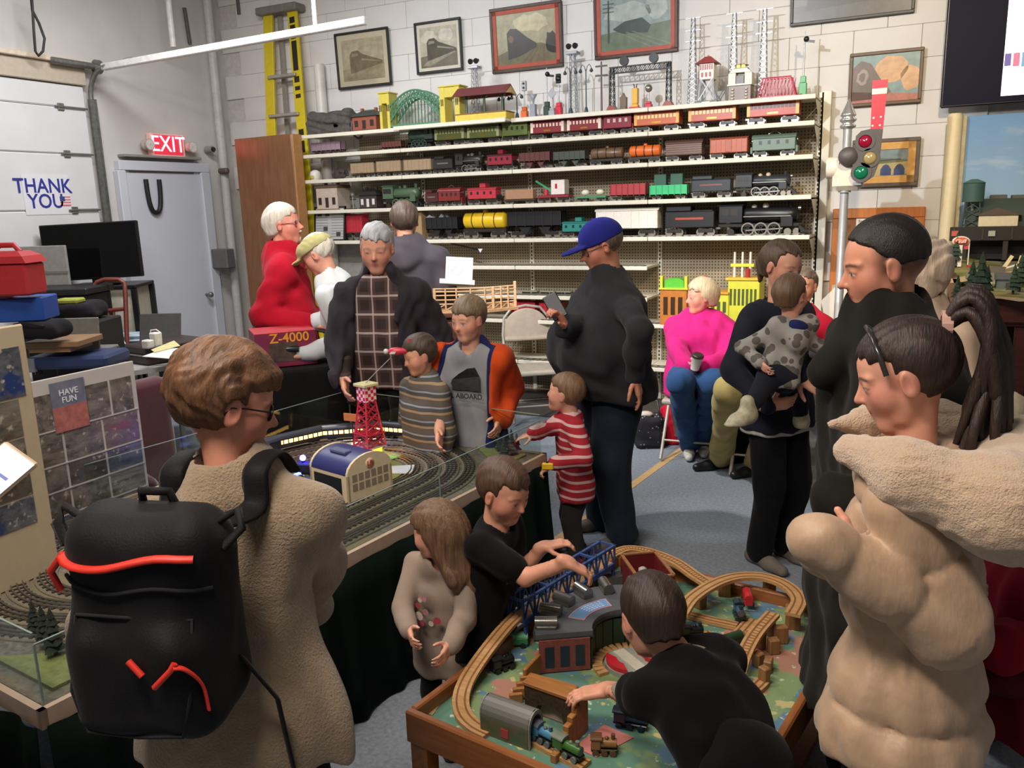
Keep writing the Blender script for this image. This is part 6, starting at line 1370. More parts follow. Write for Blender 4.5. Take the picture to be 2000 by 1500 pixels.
 # have-fun leaflet
ya,yb=-.25,-.40;zt2,zb2=zt_-.02,zt_-.22;lf=MB().box((.003,yb,zb2),(.007,ya,zt2)).build('leaflet',M('leaflet_grey','6c7080',.5,var=.2),o);MB().box((.0072,yb,zb2),(.008,ya,zb2+.10)).build('flag_print',M('leaflet_orange','a8665a',.5,var=.25,scale=40),lf)
for i,s_ in enumerate(('HAVE','FUN')):text('lettering',s_,M('leaflet_text','d8dce8',.6,var=0),lf,(.009,(ya+yb)/2,zt2-.045-.03*i),ry,.034,.0005)
# second nearer board with cream frame
BX2=-2.62;a_=P(45,632,X=BX2);o=thing('framed_photo_display','cream framed photo panel in front of the white photo board','display board',(BX2,a_.y,0));o.rotation_euler=(0,0,radians(3));zt_=a_.z;cf=M('panel_cream','b5a68c',.6,var=.04);MB().box((-.012,-.9,.62),(0,0,zt_),.006).build('backing',cf,o)
z=zt_-.07
for ri,rh in enumerate((.17,.13,.10,.10,.10)):
 for ci in range(3 if ri else 2):MB().box((.0,-.06-(ci+1)*.20+.008 if ri else-.28*(ci+1)+.02,z-rh+.008),(.003,(-.06-ci*.20)if ri else-.28*ci-.03,z)).build('photo',photo_mat((k+ri*3+ci)%12),o)
 z-=rh
 # folding chair between the aisles
c0=P(1040,718,Z=.45);o=thing('folding_chair','beige metal folding chair with padded seat and fabric back','chair',(c0.x,c0.y,0),radians(25+12));fm_=M('chair_beige_steel','b5aca0',.4,.2);cm_=cloth('chair_fabric','b8aa98',.08,20);W_=.21
G=Sdf();G.u(rbox((0,0,.435),(W_,.20,.022),.02),0);v,f=surf(G,(-.26,-.26,.38),(.26,.26,.49),.008);inst('seat',np_mesh('seat',[(v,f)],M('chair_seat_vinyl','b3a999',.5)),o)
G=Sdf();G.u(ell((0,.22,.74),(W_,.022,.20)),0);G.keep(plane((0,0,.66),(0,0,-1)),.02);G.u(rc((-W_+.03,.21,.67),(W_-.03,.21,.67),.014,.014),.02);v,f=surf(G,(-.26,.16,.60),(.26,.28,.96),.008);inst('backrest',np_mesh('backrest',[(v,f)],cm_),o)
bk_=MB();bk_.tube([(-W_,-.20,.02),(-W_,.16,.55),(-W_,.21,.72),(-W_*.92,.22,.86),(-W_*.6,.225,.94),(0,.225,.96),(W_*.6,.225,.94),(W_*.92,.22,.86),(W_,.21,.72),(W_,.16,.55),(W_,-.20,.02)],.012,8);bk_.build('frame_loop',fm_,o)
for s in(-1,1):MB().tube([(s*W_*.93,.26,.02),(s*W_*.93,.02,.42),(s*W_*.93,-.10,.42)],.011,8).build('rear_leg',fm_,o)
MB().tube([(-W_,-.12,.14),(W_,-.12,.14)],.008,6).build('front_rung',fm_,o);MB().tube([(-W_*.93,.20,.12),(W_*.93,.20,.12)],.008,6).build('rear_rung',fm_,o)
# wooden cabinet with model trestle and notice sheet
d_=5.25;a_,b_=P(862,612,d=d_),P(938,612,d=d_-.1);zc_=a_.z;o=thing('wooden_cabinet','brown wooden cabinet with horizontal boards under the trestle model','cabinet',(a_.x,a_.y,0),tw);bw=wood('cabinet_brown','4c3020','6a4630',0,5,.5);W_=.55
MB().box((-.3,.02,0),(W_-.3,.45,zc_-.02),.004).build('carcass',bw,o)
for i in range(7):z=.05+i*(zc_-.1)/7;MB().box((-.3,.0,z),(W_-.3,.022,z+(zc_-.1)/7-.008),.004).build('board',bw,o)
MB().box((-.31,-.012,zc_-.03),(W_-.29,.46,zc_),.004).build('top',bw,o)
o2=thing('trestle_model','pale wooden model railway trestle on the cabinet','model bridge',(a_.x,a_.y,zc_),tw);pw=wood('pale_balsa','c79a6a','dab48a',0,6,.6);TL=.50;x0=-.03;hT=(605-548)*d_/FPX*.85
for(ya,yb)in((.02,.30),):
 pass
pts=[(-.03,.02),(.28,-.01),(.47,.10),(.47,.16),(.28,.05),(-.03,.08)]
MB().prism([(-.05,.0),(.30,-.03),(.49,.09),(.45,.30),(-.05,.30)],.0,.018,'z').build('base_board',pw,o2)
path=[Vector((-.04,.02,0)),Vector((.10,.005,0)),Vector((.28,-.005,0)),Vector((.38,.05,0)),Vector((.47,.10,0))]
def along(t):
 t*=len(path)-1;i=min(int(t),len(path)-2);return path[i].lerp(path[i+1],t-i)
for i in range(9):
 q=along(i/8);big=i in(0,5,8);MB().box((q.x-.009 if big else q.x-.005,q.y-.008,.018),(q.x+.009 if big else q.x+.005,q.y+.008,hT*(1.15 if i==8 else 1.0)),.002).build('post',pw,o2)
for z in(.35,.52,.70,.85,.97):
 MB().tube([along(t)+Vector((0,0,hT*z))for t in np.linspace(0,1,9)],.005,4).build('rail',pw,o2)
for i in range(8):q,r_=along(i/8),along((i+1)/8);MB().bar(q+Vector((0,0,hT*.12)),r_+Vector((0,0,hT*.35)),.004,.006).build('brace',pw,o2)
MB().box((-.04,.05,hT*.80),(.40,.28,hT*.86),.003).build('track_deck',M('deck_grey_wood','8a7a66',.7),o2)
sh_=thing('white_notice','white printed sheet standing on the trestle model','notice',P(896,547,d=d_-.02));sh_.rotation_euler=(radians(-14),radians(5),tw+radians(4));w_,h_=.17,.145;MB().box((-w_/2,-.002,0),(w_/2,.002,h_)).build('sheet',M('paper_bright','e4e4e2',.8,var=.02),sh_);m=MB()
for i in range(9):m.box((-w_*.33,-.0028,h_*(.2+.07*i)),(w_*(.30 if i%3 else.18),-.002,h_*(.2+.07*i)+.003))
tag(m.build('print_lines',M('print_faint','a4a8b4',.7,var=0),sh_),kind='stuff')
MB().box((-.12,-.03,-.03),(.10,.04,0)).build('plinth',M('acrylic_white','c8ccd0',.3),sh_)
# ------------------------------------------------------------------ train layout table with green skirt
TA=radians(7);tu=Vector((-sin(TA),-cos(TA),0));tvv=Vector((-cos(TA),sin(TA),0));T0=Vector((-1.58,3.53,0));TLn,TWd,TZ0=2.42,1.27,.62
def TP(s,t,z=0):return T0+tu*s+tvv*t+Vector((0,0,TZ0+z))
lay=thing('train_layout_table','large train layout table with clear side panels and a dark green skirt','model layout',(0,0,0))
def tpoly(pts,z0,z1,mat,name,par=lay):
 m=MB();m.prism([(TP(*p).x,TP(*p).y)for p in pts],TZ0+z0,TZ0+z1,'z');return m.build(name,mat,par)
rect=lambda a,b,c,d:[(a,b),(c,b),(c,d),(a,d)]
t=NT('ballast_ground');f=t.noise(60,5);c0=t.mix(t.ramp(f,.35,.65),lin('4a4640'),lin('6f6a5e'));ball=t.fin(t.mix(t.ramp(t.noise(4,3),.5,.62),c0,lin('6c6248')),.85);t.bump(t.noise(160,3),.5,.006);MATS['ballast_ground']=ball
tpoly(rect(0,0,TLn,TWd),-.05,0,ball,'board')
edge=M('edge_strip_pale','b79f8c',.5,var=.08);dkg=M('layout_edge_dark','22241f',.6)
for nm,q in(('edge_strip',rect(-.012,-.012,TLn+.012,.006)),('edge_strip',rect(-.012,-.012,.006,TWd+.012)),('edge_strip',rect(TLn-.006,-.012,TLn+.012,TWd+.012)),('edge_strip',rect(-.012,TWd-.006,TLn+.012,TWd+.012))):tpoly(q,-.045,.006,edge,nm)
# gathered skirt
t=NT('skirt_green');g=t.noise(40,3);sk_m=t.fin(t.mix(g,lin('06100d'),lin('0e1a16')),.9);t.b.inputs['Specular IOR Level'].default_value=.1
def skirt(s0,t0,s1,t1,nrm):
 m=MB();n=int(max(abs(s1-s0),abs(t1-t0))*70);rows=[]
 for j in range(6):
  z=-.04-(TZ0-.05)*j/5;row=[]
  for i in range(n+1):
   q=i/n;ph=q*n*.55;amp=(.008+.022*j/5)*(.7+.5*sin(ph*.23));o_=.015+amp*(1+sin(ph+.6*sin(ph*.31)+.15*j*sin(ph*.7)))+.02*j/5;p=TP(s0+(s1-s0)*q,t0+(t1-t0)*q,z)+nrm*o_;row.append(p)
  rows.append(row)
 m._add([p for r in rows for p in r],[(a*(n+1)+i,a*(n+1)+i+1,(a+1)*(n+1)+i+1,(a+1)*(n+1)+i)for a in range(5)for i in range(n)],0,True)
 o=m.build('skirt',sk_m,lay);sf=o.modifiers.new('thickness','SOLIDIFY');sf.thickness=.004;return o
skirt(0,0,TLn,0,-tvv);skirt(0,TWd,0,0,-tu);skirt(TLn,0,TLn,TWd,tu)
for s_ in(.12,TLn-.12):
 for t_ in(.12,TWd-.12):p=TP(s_,t_);MB().box((p.x-.03,p.y-.03,0),(p.x+.03,p.y+.03,TZ0-.05)).build('leg',M('table_leg_wood','6a5440',.6),lay)
 # clear acrylic side panels
ac=glass();ace=M('acrylic_edge','8c9c98',.2,var=0)
def panel(s0,t0,s1,t1,h):
 a,b=TP(s0,t0),TP(s1,t1);m=MB();m.bar(a+Vector((0,0,h/2)),b+Vector((0,0,h/2)),.005,h);m.build('clear_panel',ac,lay);up_=Vector((0,0,h));MB().bar(a+up_,b+up_,.005,.003).build('panel_edge',ace,lay);MB().bar(b,b+up_,.005,.004,up=(1,0,0)).build('panel_edge',ace,lay)
hp=.20
for a,b in((0.01,.8),(.805,1.6),(1.605,TLn-.01)):panel(a,.01,b,.01,.17)
panel(.01,.01,.01,.62,hp);panel(.01,.63,.01,TWd-.01,hp)
for a,b in((.01,.8),(.805,1.6),(1.605,TLn-.01)):panel(a,TWd-.01,b,TWd-.01,hp)
panel(TLn-.01,.01,TLn-.01,TWd-.01,hp)
# scenery patches
grass=M('layout_grass','6b7440',.9,var=.25,scale=50,bump=.4,bscale=200);asph=M('layout_asphalt','43464a',.8,var=.1)
CR,CL,CT=.66,TLn-.68,.635
cur=lambda sc,r,n=24:[(sc+(-1 if sc<1 else 1)*r*sin(a),CT+r*cos(a))for a in np.linspace(0,pi,n)]
tpoly([(.66-.24*sin(a),CT+.24*cos(a))for a in np.linspace(0,pi,20)]+[(.80,CT-.24),(.80,CT+.24)],0,.006,grass,'grass_patch');tpoly(rect(.80,CT-.24,1.35,CT+.24),0,.005,asph,'asphalt_patch')
tpoly([(.06,.06),(.30,.06),(.06,.36)],0,.010,grass,'grass_corner');tpoly([(.06,TWd-.06),(.26,TWd-.06),(.06,TWd-.30)],0,.010,grass,'grass_corner');tpoly([(TLn-.06,.06),(TLn-.30,.06),(TLn-.06,.36)],0,.010,grass,'grass_corner')
# track ovals
railm=M('track_rail','8d8a84',.25,.9,var=.1);tiem=M('track_tie','2a2622',.8);bed=M('track_bed','7c7464',.95,var=.2,scale=120,bump=.6,bscale=300)
def oval(r,npt=40):
 pts=[]
 for i in range(npt):a=pi*i/(npt-1);pts.append((CR-r*sin(a),CT-r*cos(a)))
 ns=14
 for i in range(1,ns):pts.append((CR+(CL-CR)*i/ns,CT+r))
 for i in range(npt):a=pi*i/(npt-1);pts.append((CL+r*sin(a),CT+r*cos(a)))
 for i in range(1,ns):pts.append((CL+(CR-CL)*i/ns,CT-r))
 return pts
def strip(pts,off0,off1,z0,z1,m,mi=0):
 n=len(pts);C_=[TP(*p)for p in pts];A,B_=[],[]
 for i in range(n):
  d=C_[(i+1)%n]-C_[i-1];nn=Vector((-d.y,d.x,0)).normalized();A.append(C_[i]+nn*off0);B_.append(C_[i]+nn*off1)
 for i in range(n):
  j=(i+1)%n;Z0,Z1=Vector((0,0,z0)),Vector((0,0,z1))
  m._add([A[i]+Z1,A[j]+Z1,B_[j]+Z1,B_[i]+Z1,A[i]+Z0,A[j]+Z0,B_[j]+Z0,B_[i]+Z0],[(0,1,2,3),(4,5,1,0),(3,2,6,7)],mi,True)
names=['outermost','second','third','innermost']
for k,r in enumerate((.545,.46,.375,.29)):
 tk=thing('track_loop',f'{names[k]} oval loop of three-rail track on the layout table','track',(0,0,0));pts=oval(r)
 m=MB();strip(pts,-.036,.036,.001,.006,m);m.build('roadbed',bed,tk)
 for nm,o_ in(('outer_rail',.0175),('centre_rail',0),('inner_rail',-.0175)):m=MB();strip(pts,o_-.002,o_+.002,.009,.016,m);m.build(nm,railm,tk)
 m=MB();C_=[TP(*p)for p in pts];acc=0
 dens=[]
 for i in range(len(C_)):
  a_,b_=C_[i],C_[(i+1)%len(C_)];L_=(b_-a_).length;q=acc
  while q<L_:dens.append((a_.lerp(b_,q/L_),(b_-a_).normalized()));q+=.03
  acc=q-L_
 for p,d in dens:n_=Vector((-d.y,d.x,0));m.bar(p-n_*.027+Vector((0,0,.0075)),p+n_*.027+Vector((0,0,.0075)),.009,.005)
 tag(m.build('tie',tiem,tk),kind='stuff')
 # passenger train with lit windows, on the outermost loop
glow=M('train_window_glow','ffd890',.4,var=.0,emit=5.5,ecol='ffc060');dkb=MC('23262c',.3)
def on_oval(r,dist):
 pts=[TP(*p,z=.016)for p in oval(r,120)];i=0
 while True:
  L_=(pts[(i+1)%len(pts)]-pts[i]).length
  if dist<=L_:d=(pts[(i+1)%len(pts)]-pts[i]).normalized();return pts[i]+d*dist,d
  dist-=L_;i=(i+1)%len(pts)
  # distance along the loop that falls nearest to a pixel
def near(px,py,r=.545):
 best=None
 for k in range(0,520):
  p,d=on_oval(r,k*.01);q=PIX(p+Vector((0,0,.04)));e=(q[0]-px)**2+(q[1]-py)**2
  if best is None or e<best[0]:best=(e,k*.01)
 return best[1]
cars=[(800,830,'lit dark passenger coach at the front, beside the orange coat'),(690,845,'lit dark passenger coach in the middle, behind the red tower'),(575,868,'lit dark passenger coach nearest the woman in beige')]
for px,py,lb in cars:
 s_=near(px,py);p,d=on_oval(.545,s_);o=thing('layout_coach',lb,'model train',p,atan2(d.y,d.x));L_=.33
 b=MB().box((-L_/2,-.03,.018),(L_/2,.03,.066),.005).build('body',dkb,o);MB().prism(roofp(.064,.064,.086),-L_/2,L_/2,'x').build('roof',MC('3a3e46',.25),o)
 for i in range(11):MB().box((-L_*.43+i*L_*.083,-.0312,.040),(-L_*.43+i*L_*.083+L_*.062,.0312,.058)).build('window',glow,b)
 for e in(-1,1):truck(o,e*L_*.33,.055,.62)
 MB().box((-L_/2-.02,-.02,.02),(-L_/2,.02,.06)).build('vestibule',blackm,o)
s_=near(515,905);p,d=on_oval(.545,s_);o=thing('layout_observation_car','dark tail car with an orange drumhead, beside the woman\'s chin','model train',p,atan2(d.y,d.x));MB().box((-.12,-.03,.018),(.12,.03,.066),.006).build('body',dkb,o);MB().prism(roofp(.064,.064,.084),-.12,.12,'x').build('roof',MC('3a3e46',.25),o);MB().cyl((.12,0,.045),(.124,0,.045),.016,n=12).build('drumhead',M('drumhead_glow','f0a060',.4,var=0,emit=1.2,ecol='f09050'),o);MB().cyl((-.124,0,.045),(-.12,0,.045),.016,n=12).build('drumhead',M('drumhead_glow','f0a060',.4,var=0,emit=1.2,ecol='f09050'),o)
for e in(-1,1):truck(o,e*.075,.055,.62)
# red beacon tower with lit base
c=P(724,893,Z=TZ0+.006);o=thing('beacon_tower','red lattice toy tower with checkered top and glowing yellow base','model tower',c,-.3);hT=P(718,748,Y=c.y).z-c.z;rdm=MC('b8283c')
MB().box((-.085,-.075,0),(.12,.10,.008),.002).build('plinth',MC('8ac87c'),o);MB().lathe([(.055,.008),(.06,.05),(.05,.055)],12).build('glowing_house',M('house_glow','f8b040',.4,var=.15,scale=60,emit=3.2,ecol='f89820'),o)
for a in(-.9,-.3,.3):MB().box((.052*cos(a*1.4-1.2)-.009,.052*sin(a*1.4-1.2)-.009,.018),(.052*cos(a*1.4-1.2)+.009,.052*sin(a*1.4-1.2)+.009,.048)).build('lit_window',M('lit_window','fff0a0',.4,var=0,emit=9,ecol='ffe880'),o)
MB().box((-.06,-.05,.056),(.06,.05,.062)).sphere((0,0,.062),.05,sc=(1,1,.5)).build('roof_dome',M('dome_pink_grey','b8a4a4',.5),o)
m=MB();lattice(m,.055,.026,hT*.66,6,.008,.06);m.build('lattice',rdm,o);MB().box((-.058,-.058,hT*.33),(.058,.058,hT*.345)).build('landing',rdm,o)
t=NT('red_white_check');ck=t.n('ShaderNodeTexChecker');ck.inputs['Scale'].default_value=62;t.l(t.coord(),ck.inputs['Vector']);ck.inputs['Color1'].default_value=(*lin('f0d0d4'),1);ck.inputs['Color2'].default_value=(*lin('c82840'),1);chk=t.fin(ck.outputs[0],.5)
MB().box((-.034,-.034,hT*.76),(.034,.034,hT*.96),.002).build('check_housing',chk,o);MB().box((-.044,-.044,hT*.96),(.044,.044,hT),.003).build('cap',MC('d0cc98'),o)
a_=P(719,747,d=PIX(c)[2]-.0);b_=P(776,686,d=PIX(c)[2]+.02);MB().tube([Vector((0,0,hT)),Matrix.Rotation(.3,3,'Z')@(b_-c)],.0022,6).build('flying_wire',M('wire_steel','8c8c8c',.3,.6),o)
pl=thing('toy_plane','small red toy plane held on a thin wire above the tower','toy plane',b_,_r.to_track_quat('X','Z').to_euler().z if False else atan2(_r.y,_r.x));MB().lathe([(.004,-.05),(.018,-.03),(.020,.0),(.010,.05),(.003,.07)],12,axis='x').build('fuselage',MC('c83048'),pl);MB().box((-.03,-.07,-.004),(-.002,.07,.002),.002).build('wing',MC('a8a8a8'),pl);MB().prism([(.035,.0),(.068,.0),(.072,.06),(.06,.06)],-.004,.004,'y').build('tail_fin',MC('c83048'),pl);MB().sphere((-.055,0,0),.014).build('nose_cone',MC('c8c8c8'),pl)
# locomotive shop building
c=P(672,968,Z=TZ0+.006);o=thing('loco_shop','cream toy locomotive shed with arched blue roof','model building',c+Vector((0,.06,0)),radians(-14));W_,D_,h_=.25,.24,.12;crm=MC('d8c8a8',.6)
# local x along the roofline, arched gable faces -y? gable on +x side
G_=[(-D_/2,0),(D_/2,0),(D_/2,h_)]+[(D_/2*cos(a),h_+.075*sin(a))for a in np.linspace(.15,pi-.15,12)]+[(-D_/2,h_)]
MB().prism(G_,W_/2-.012,W_/2,'x').build('gable_wall',crm,o);MB().prism(G_,-W_/2,-W_/2+.012,'x').build('gable_wall',crm,o);MB().box((-W_/2,-D_/2,0),(W_/2,-D_/2+.012,h_),.001).build('side_wall',crm,o);MB().box((-W_/2,D_/2-.012,0),(W_/2,D_/2,h_),.001).build('side_wall',crm,o)
R_=[(D_/2*1.0*cos(a),h_+.07*sin(a))for a in np.linspace(0,pi,16)];MB().prism(R_+[(q[0]*.96,q[1]-.012)for q in R_[::-1]],-W_/2+.01,W_/2-.01,'x',sm=True).build('roof',MC('2c3470',.4),o)
MB().box((-.06,-.06,h_+.062),(.04,-.02,h_+.076),.003).build('skylight',MC('5c6488'),o);MB().box((-W_/2+.03,-D_/2-.002,.012),(W_/2-.04,-D_/2+.002,.105)).build('doorway',MC('16181c'),o)
for r_ in range(2):
 for i in range(6):MB().box((W_/2-.001,-D_*.40+i*D_*.14,.05+r_*.04),(W_/2+.002,-D_*.40+i*D_*.14+.024,.08+r_*.04)).build('window',MC('8a8070'),o)
MB().lathe([(.003,W_/2),(.022,W_/2),(.022,W_/2+.003),(.003,W_/2+.003)],16,c=(0,0,h_+.03),axis='x').build('emblem',MC('d8b8a0'),o);text('lettering','LR',MC('c03c34'),o,(W_/2+.004,0,h_+.03),ry,.03,.0005)
# road vehicles
def auto(px,py,col,label,ang,L_=.115,sc=1.):
 c=P(px,py,Z=TZ0+.006);o=thing('model_car',label,'model car',c,ang);A=MC(col,.2);G=Sdf();G.u(rbox((0,0,.022),(L_/2,.024,.013),.012),0);G.u(rbox((-.006,0,.038),(L_*.26,.020,.012),.011),.012);v,f=surf(G,(-L_*.6,-.04,0),(L_*.6,.04,.06),.003);inst('body',np_mesh('body',[(v,f)],A),o)
 MB().box((-L_*.24,-.0215,.034),(L_*.2,.0215,.046),.003).build('windows',MC('90a8a8',.15),o)
 for x in(-.3,.3):
  for s in(-1,1):MB().cyl((x*L_,s*.018,.011),(x*L_,s*.026,.011),.011,n=10).build('wheel',blackm,o)
 for s in(-1,1):MB().box((L_*.46,s*.016-.004,.02),(L_*.51,s*.016+.004,.028)).build('headlamp',nickel,o)
 return o
auto(632,982,'2f5c58','glossy dark teal toy car in front of the shed',radians(-18));pc=auto(583,948,'20242c','dark toy police car with a blue light',radians(-10));MB().box((-.008,-.014,.048),(.008,.014,.056)).build('light_bar',M('blue_lamp','4a60ff',.4,var=0,emit=25,ecol='3040ff'),pc)
c=P(600,925,Z=TZ0+.006);o=thing('beacon_van','dark toy van with a glowing blue beacon behind the shed','model car',c,.3);MB().box((-.05,-.03,.012),(.05,.03,.055),.006).build('body',MC('23263a',.3),o);MB().box((-.052,-.024,.022),(.052,.024,.042)).build('lit_panel',M('van_lit','a0b8ff',.4,var=0,emit=2.2,ecol='7090ff'),o);MB().sphere((-.015,0,.075),.014).build('beacon',M('blue_beacon','8090ff',.4,var=0,emit=60,ecol='3038ff'),o);MB().cyl((-.015,0,.055),(-.015,0,.066),.008,n=8).build('beacon_base',blackm,o)
for x in(-.03,.03):
 for s in(-1,1):MB().cyl((x,s*.026,.012),(x,s*.034,.012),.012,n=10).build('wheel',blackm,o)
bl_=bpy.data.lights.new('beacon_light','POINT');bl_.energy=1.1;bl_.color=(.12,.10,1);bl_.shadow_soft_size=.012;bo=bpy.data.objects.new('beacon_light',bl_);COL.objects.link(bo);bo.location=c+Vector((0,-.01,.11))
tl_=bpy.data.lights.new('tower_glow','POINT');tl_.energy=.5;tl_.color=(1,.6,.15);tl_.shadow_soft_size=.03;bo=bpy.data.objects.new('tower_glow',tl_);COL.objects.link(bo);bo.location=P(722,905,Z=TZ0+.05)+Vector((.03,-.07,.0))
# cards, figures, trees
def lcard(label,quad,mat,name='paper_card',z=TZ0+.010):m=MB();m.prism([(p.x,p.y)for p in[P(*q,Z=z)for q in quad]],z-.003,z+.001,'z');return tag(m.build(name,mat),label,'card')
lcard('pale blue printed card lying on the layout grass',[(736,912),(738,924),(804,924),(810,908)],M('card_blue','b8c4d0',.6,var=.03));lcard('small white card beside the tower base',[(744,882),(746,873),(756,868),(752,878)],M('card_blue','b8c4d0',.6,var=.03));lcard('small white card lying between the rails',[(625,888),(640,888),(645,882),(630,881)],M('card_blue','b8c4d0',.6,var=.03))
c=P(700,815,Z=TZ0+.0);o=thing('small_orange_sign','small orange sign board behind the train beside the tower','sign',TP(.35,TWd-.05));o.location=P(690,812,Y=TP(.35,TWd-.05).y)-Vector((0,0,.05));MB().box((-.06,-.004,.02),(.04,.004,.06),.002).build('board',MC('c87c4c'),o);MB().cyl((-.01,0,-.12),(-.01,0,.02),.004,n=6).build('post',darkw,o)
for i,(px,py,h)in enumerate(((985,893,.11),(1000,890,.13),(975,882,.09),(1010,885,.10),(535,915,.10),(90,1260,.12),(110,1280,.14),(70,1235,.10))):
 pine(P(px,py,Z=TZ0+.008),h,['dark pine clump on the layout corner beside the red-striped arm','tallest dark pine on the layout corner','small dark pine on the layout corner nearest the track','dark pine on the layout corner at the table edge','lone dark pine beside the passenger train tail','dark pine on the near end of the layout','tallest dark pine on the near end of the layout','small dark pine on the near end of the layout'][i],'222c24','layout_pine')
for i,(px,py,cc,lb)in enumerate(((668,905,'b8b0a0','tiny pale figure standing beside the shed roof'),(678,902,'c8c0b0','second tiny pale figure beside the shed roof'),(692,903,'5a2430','tiny dark red figure near the tower base'))):
 c=P(px,py,Z=TZ0+.006);o=thing('toy_figure',lb,'figure',c);MB().lathe([(.008,0),(.010,.02),(.008,.035),(.003,.038)],8).build('torso',MC(cc),o);MB().sphere((0,0,.045),.007).build('head',MC('c89878'),o)
c=P(715,908,Z=TZ0+.006);o=thing('red_ring_stand','red ring-shaped toy stand in front of the glowing tower base','toy',c);MB().ringz([(.05,.02),(.064,.02),(.064,.034),(.05,.034)],20).build('ring',MC('b83830'),o)
for a in range(4):MB().cyl((.057*cos(a*pi/2+.4),.057*sin(a*pi/2+.4),0),(.057*cos(a*pi/2+.4),.057*sin(a*pi/2+.4),.02),.004,n=6).build('leg',MC('b83830'),o)
# beige back panel at the near end of the layout
p0,p1=TP(1.75,TWd+.02),TP(TLn,TWd+.02);o=thing('beige_backboard','low beige backboard at the near end of the layout','board',(0,0,0));MB().bar(p0+Vector((0,0,.07)),p1+Vector((0,0,.07)),.015,.16,ch=.004).build('panel',M('backboard_beige','8f8368',.7,var=.05),o);MB().bar(p0+Vector((0,0,.155)),p1+Vector((0,0,.155)),.02,.012).build('top_rail',M('backboard_edge','9c9078',.7),o)
for q in(p0,p1):MB().bar(Vector((q.x,q.y-.0,0)),q,.02,.02,up=(1,0,0)).build('support',M('backboard_edge','9c9078',.7),o)
# ------------------------------------------------------------------ wooden train play table
PA,PB_=Vector((.988,-.155,0)),Vector((.155,.988,0));PO=Vector((-1.225,1.735,0));PW,PL,PZ,SZ=.93,1.27,.42,.375
pt=thing('play_table','low wooden play table with raised rim and a printed town surface','table',(PO.x,PO.y,0),atan2(PA.y,PA.x));ow2=wood('play_table_wood','804a22','a06434',0,4,.38);ow3=wood('play_table_wood_side','804a22','a06434',1,4,.38)
MB().box((0,0,PZ-.10),(PW,.025,PZ),.005).build('rim_board',ow2,pt);MB().box((0,PL-.025,PZ-.10),(PW,PL,PZ),.005).build('rim_board',ow2,pt);MB().box((0,.025,PZ-.10),(.025,PL-.025,PZ),.005).build('rim_board',ow3,pt);MB().box((PW-.025,.025,PZ-.10),(PW,PL-.025,PZ),.005).build('rim_board',ow3,pt)
for x in(.0,PW-.07):
 for y in(.0,PL-.07):MB().box((x+.006,y+.006,0),(x+.066,y+.066,PZ-.06),.006).build('leg',ow3,pt)
MB().box((.03,.03,.10),(PW-.03,PL-.03,.12),.004).build('under_shelf',ow2,pt)
t=NT('printed_town_map');n1,n2,n3=t.noise(5,3),t.noise(7.3,2,stretch=(1,1.3,1)),t.noise(4.1,2,stretch=(1.2,1,1));c=t.mix(t.ramp(n1,.46,.50),lin('5a8472'),lin('7c9468'));c=t.mix(t.ramp(n2,.57,.60),c,lin('5a7f98'));c=t.mix(t.ramp(n3,.60,.62),c,lin('a87c6c'));c=t.mix(t.ramp(t.noise(11,2),.64,.66),c,lin('b8b07a'));c=t.mix(t.ramp(t.noise(34,3),.62,.68),c,lin('c0ccb4'));mp_=t.fin(c,.5)
MB().box((.02,.02,SZ-.02),(PW-.02,PL-.02,SZ)).build('printed_surface',mp_,pt)
def S(px,py,z=0):return P(px,py,Z=SZ+z)
def tcard(label,quad,col,name='play_mat_card',z=.003):m=MB();m.prism([(p.x,p.y)for p in[S(*q,z)for q in quad]],SZ+.0005,SZ+z,'z');return tag(m.build(name,M('card_'+col,col,.6,var=.06)),label,'card')
tcard('pink card lying on the play table in front of the stepped wall',[(1120,1458),(1165,1478),(1238,1440),(1180,1415)],'c07a74');tcard('cream strip of card at the corner of the play table',[(812,1388),(845,1396),(868,1362),(842,1352)],'b09c74')
tw_=wood('track_beech','a97c4c','c29a68',0,9,.5);grv=M('track_groove','7a5028',.7)
def crom(pts,n=8):
 out=[]
 for i in range(len(pts)-1):
  p0,p1,p2,p3=pts[max(i-1,0)],pts[i],pts[i+1],pts[min(i+2,len(pts)-1)]
  for k in range(n):t_=k/n;out.append(.5*((2*p1)+(p2-p0)*t_+(2*p0-5*p1+4*p2-p3)*t_*t_+(3*p1-p0-3*p2+p3)*t_**3))
 return out+[pts[-1]]
def wtrack(label,pix,zs,w=.042,ties=False):
 pts=crom([P(px,py,Z=SZ+z+.012)for(px,py),z in zip(pix,zs)]);c=pts[0].copy();o=thing('wooden_track',label,'toy track',c-Vector((0,0,.012)))
 def rib(o0,o1,z0,z1,m):
  Lr=[]
  for i,p in enumerate(pts):
   d=pts[min(i+1,len(pts)-1)]-pts[max(i-1,0)];n_=Vector((-d.y,d.x,0)).normalized();q=p-c
   Lr.append([q+n_*o0+Vector((0,0,z0)),q+n_*o1+Vector((0,0,z0)),q+n_*o1+Vector((0,0,z1)),q+n_*o0+Vector((0,0,z1))])
  m.loft(Lr,0,True,False)
 m=MB();rib(-w/2,w/2,0,.012,m);b=m.build('plank',tw_,o);b.location=(0,0,.0)
 for e in(-1,1):m=MB();rib(e*w*.24-.0028,e*w*.24+.0028,.0118,.0126,m);m.build('groove',grv,o)
 if ties:
  m=MB()
  for i in range(2,len(pts)-2,1):
   d=(pts[i+1]-pts[i-1]);n_=Vector((-d.y,d.x,0)).normalized();m.bar(pts[i]-c-n_*w*.18+Vector((0,0,.0122)),pts[i]-c+n_*w*.18+Vector((0,0,.0122)),.003,.0012)
  tag(m.build('tie_mark',grv,o),kind='stuff')
 return o
H=.085
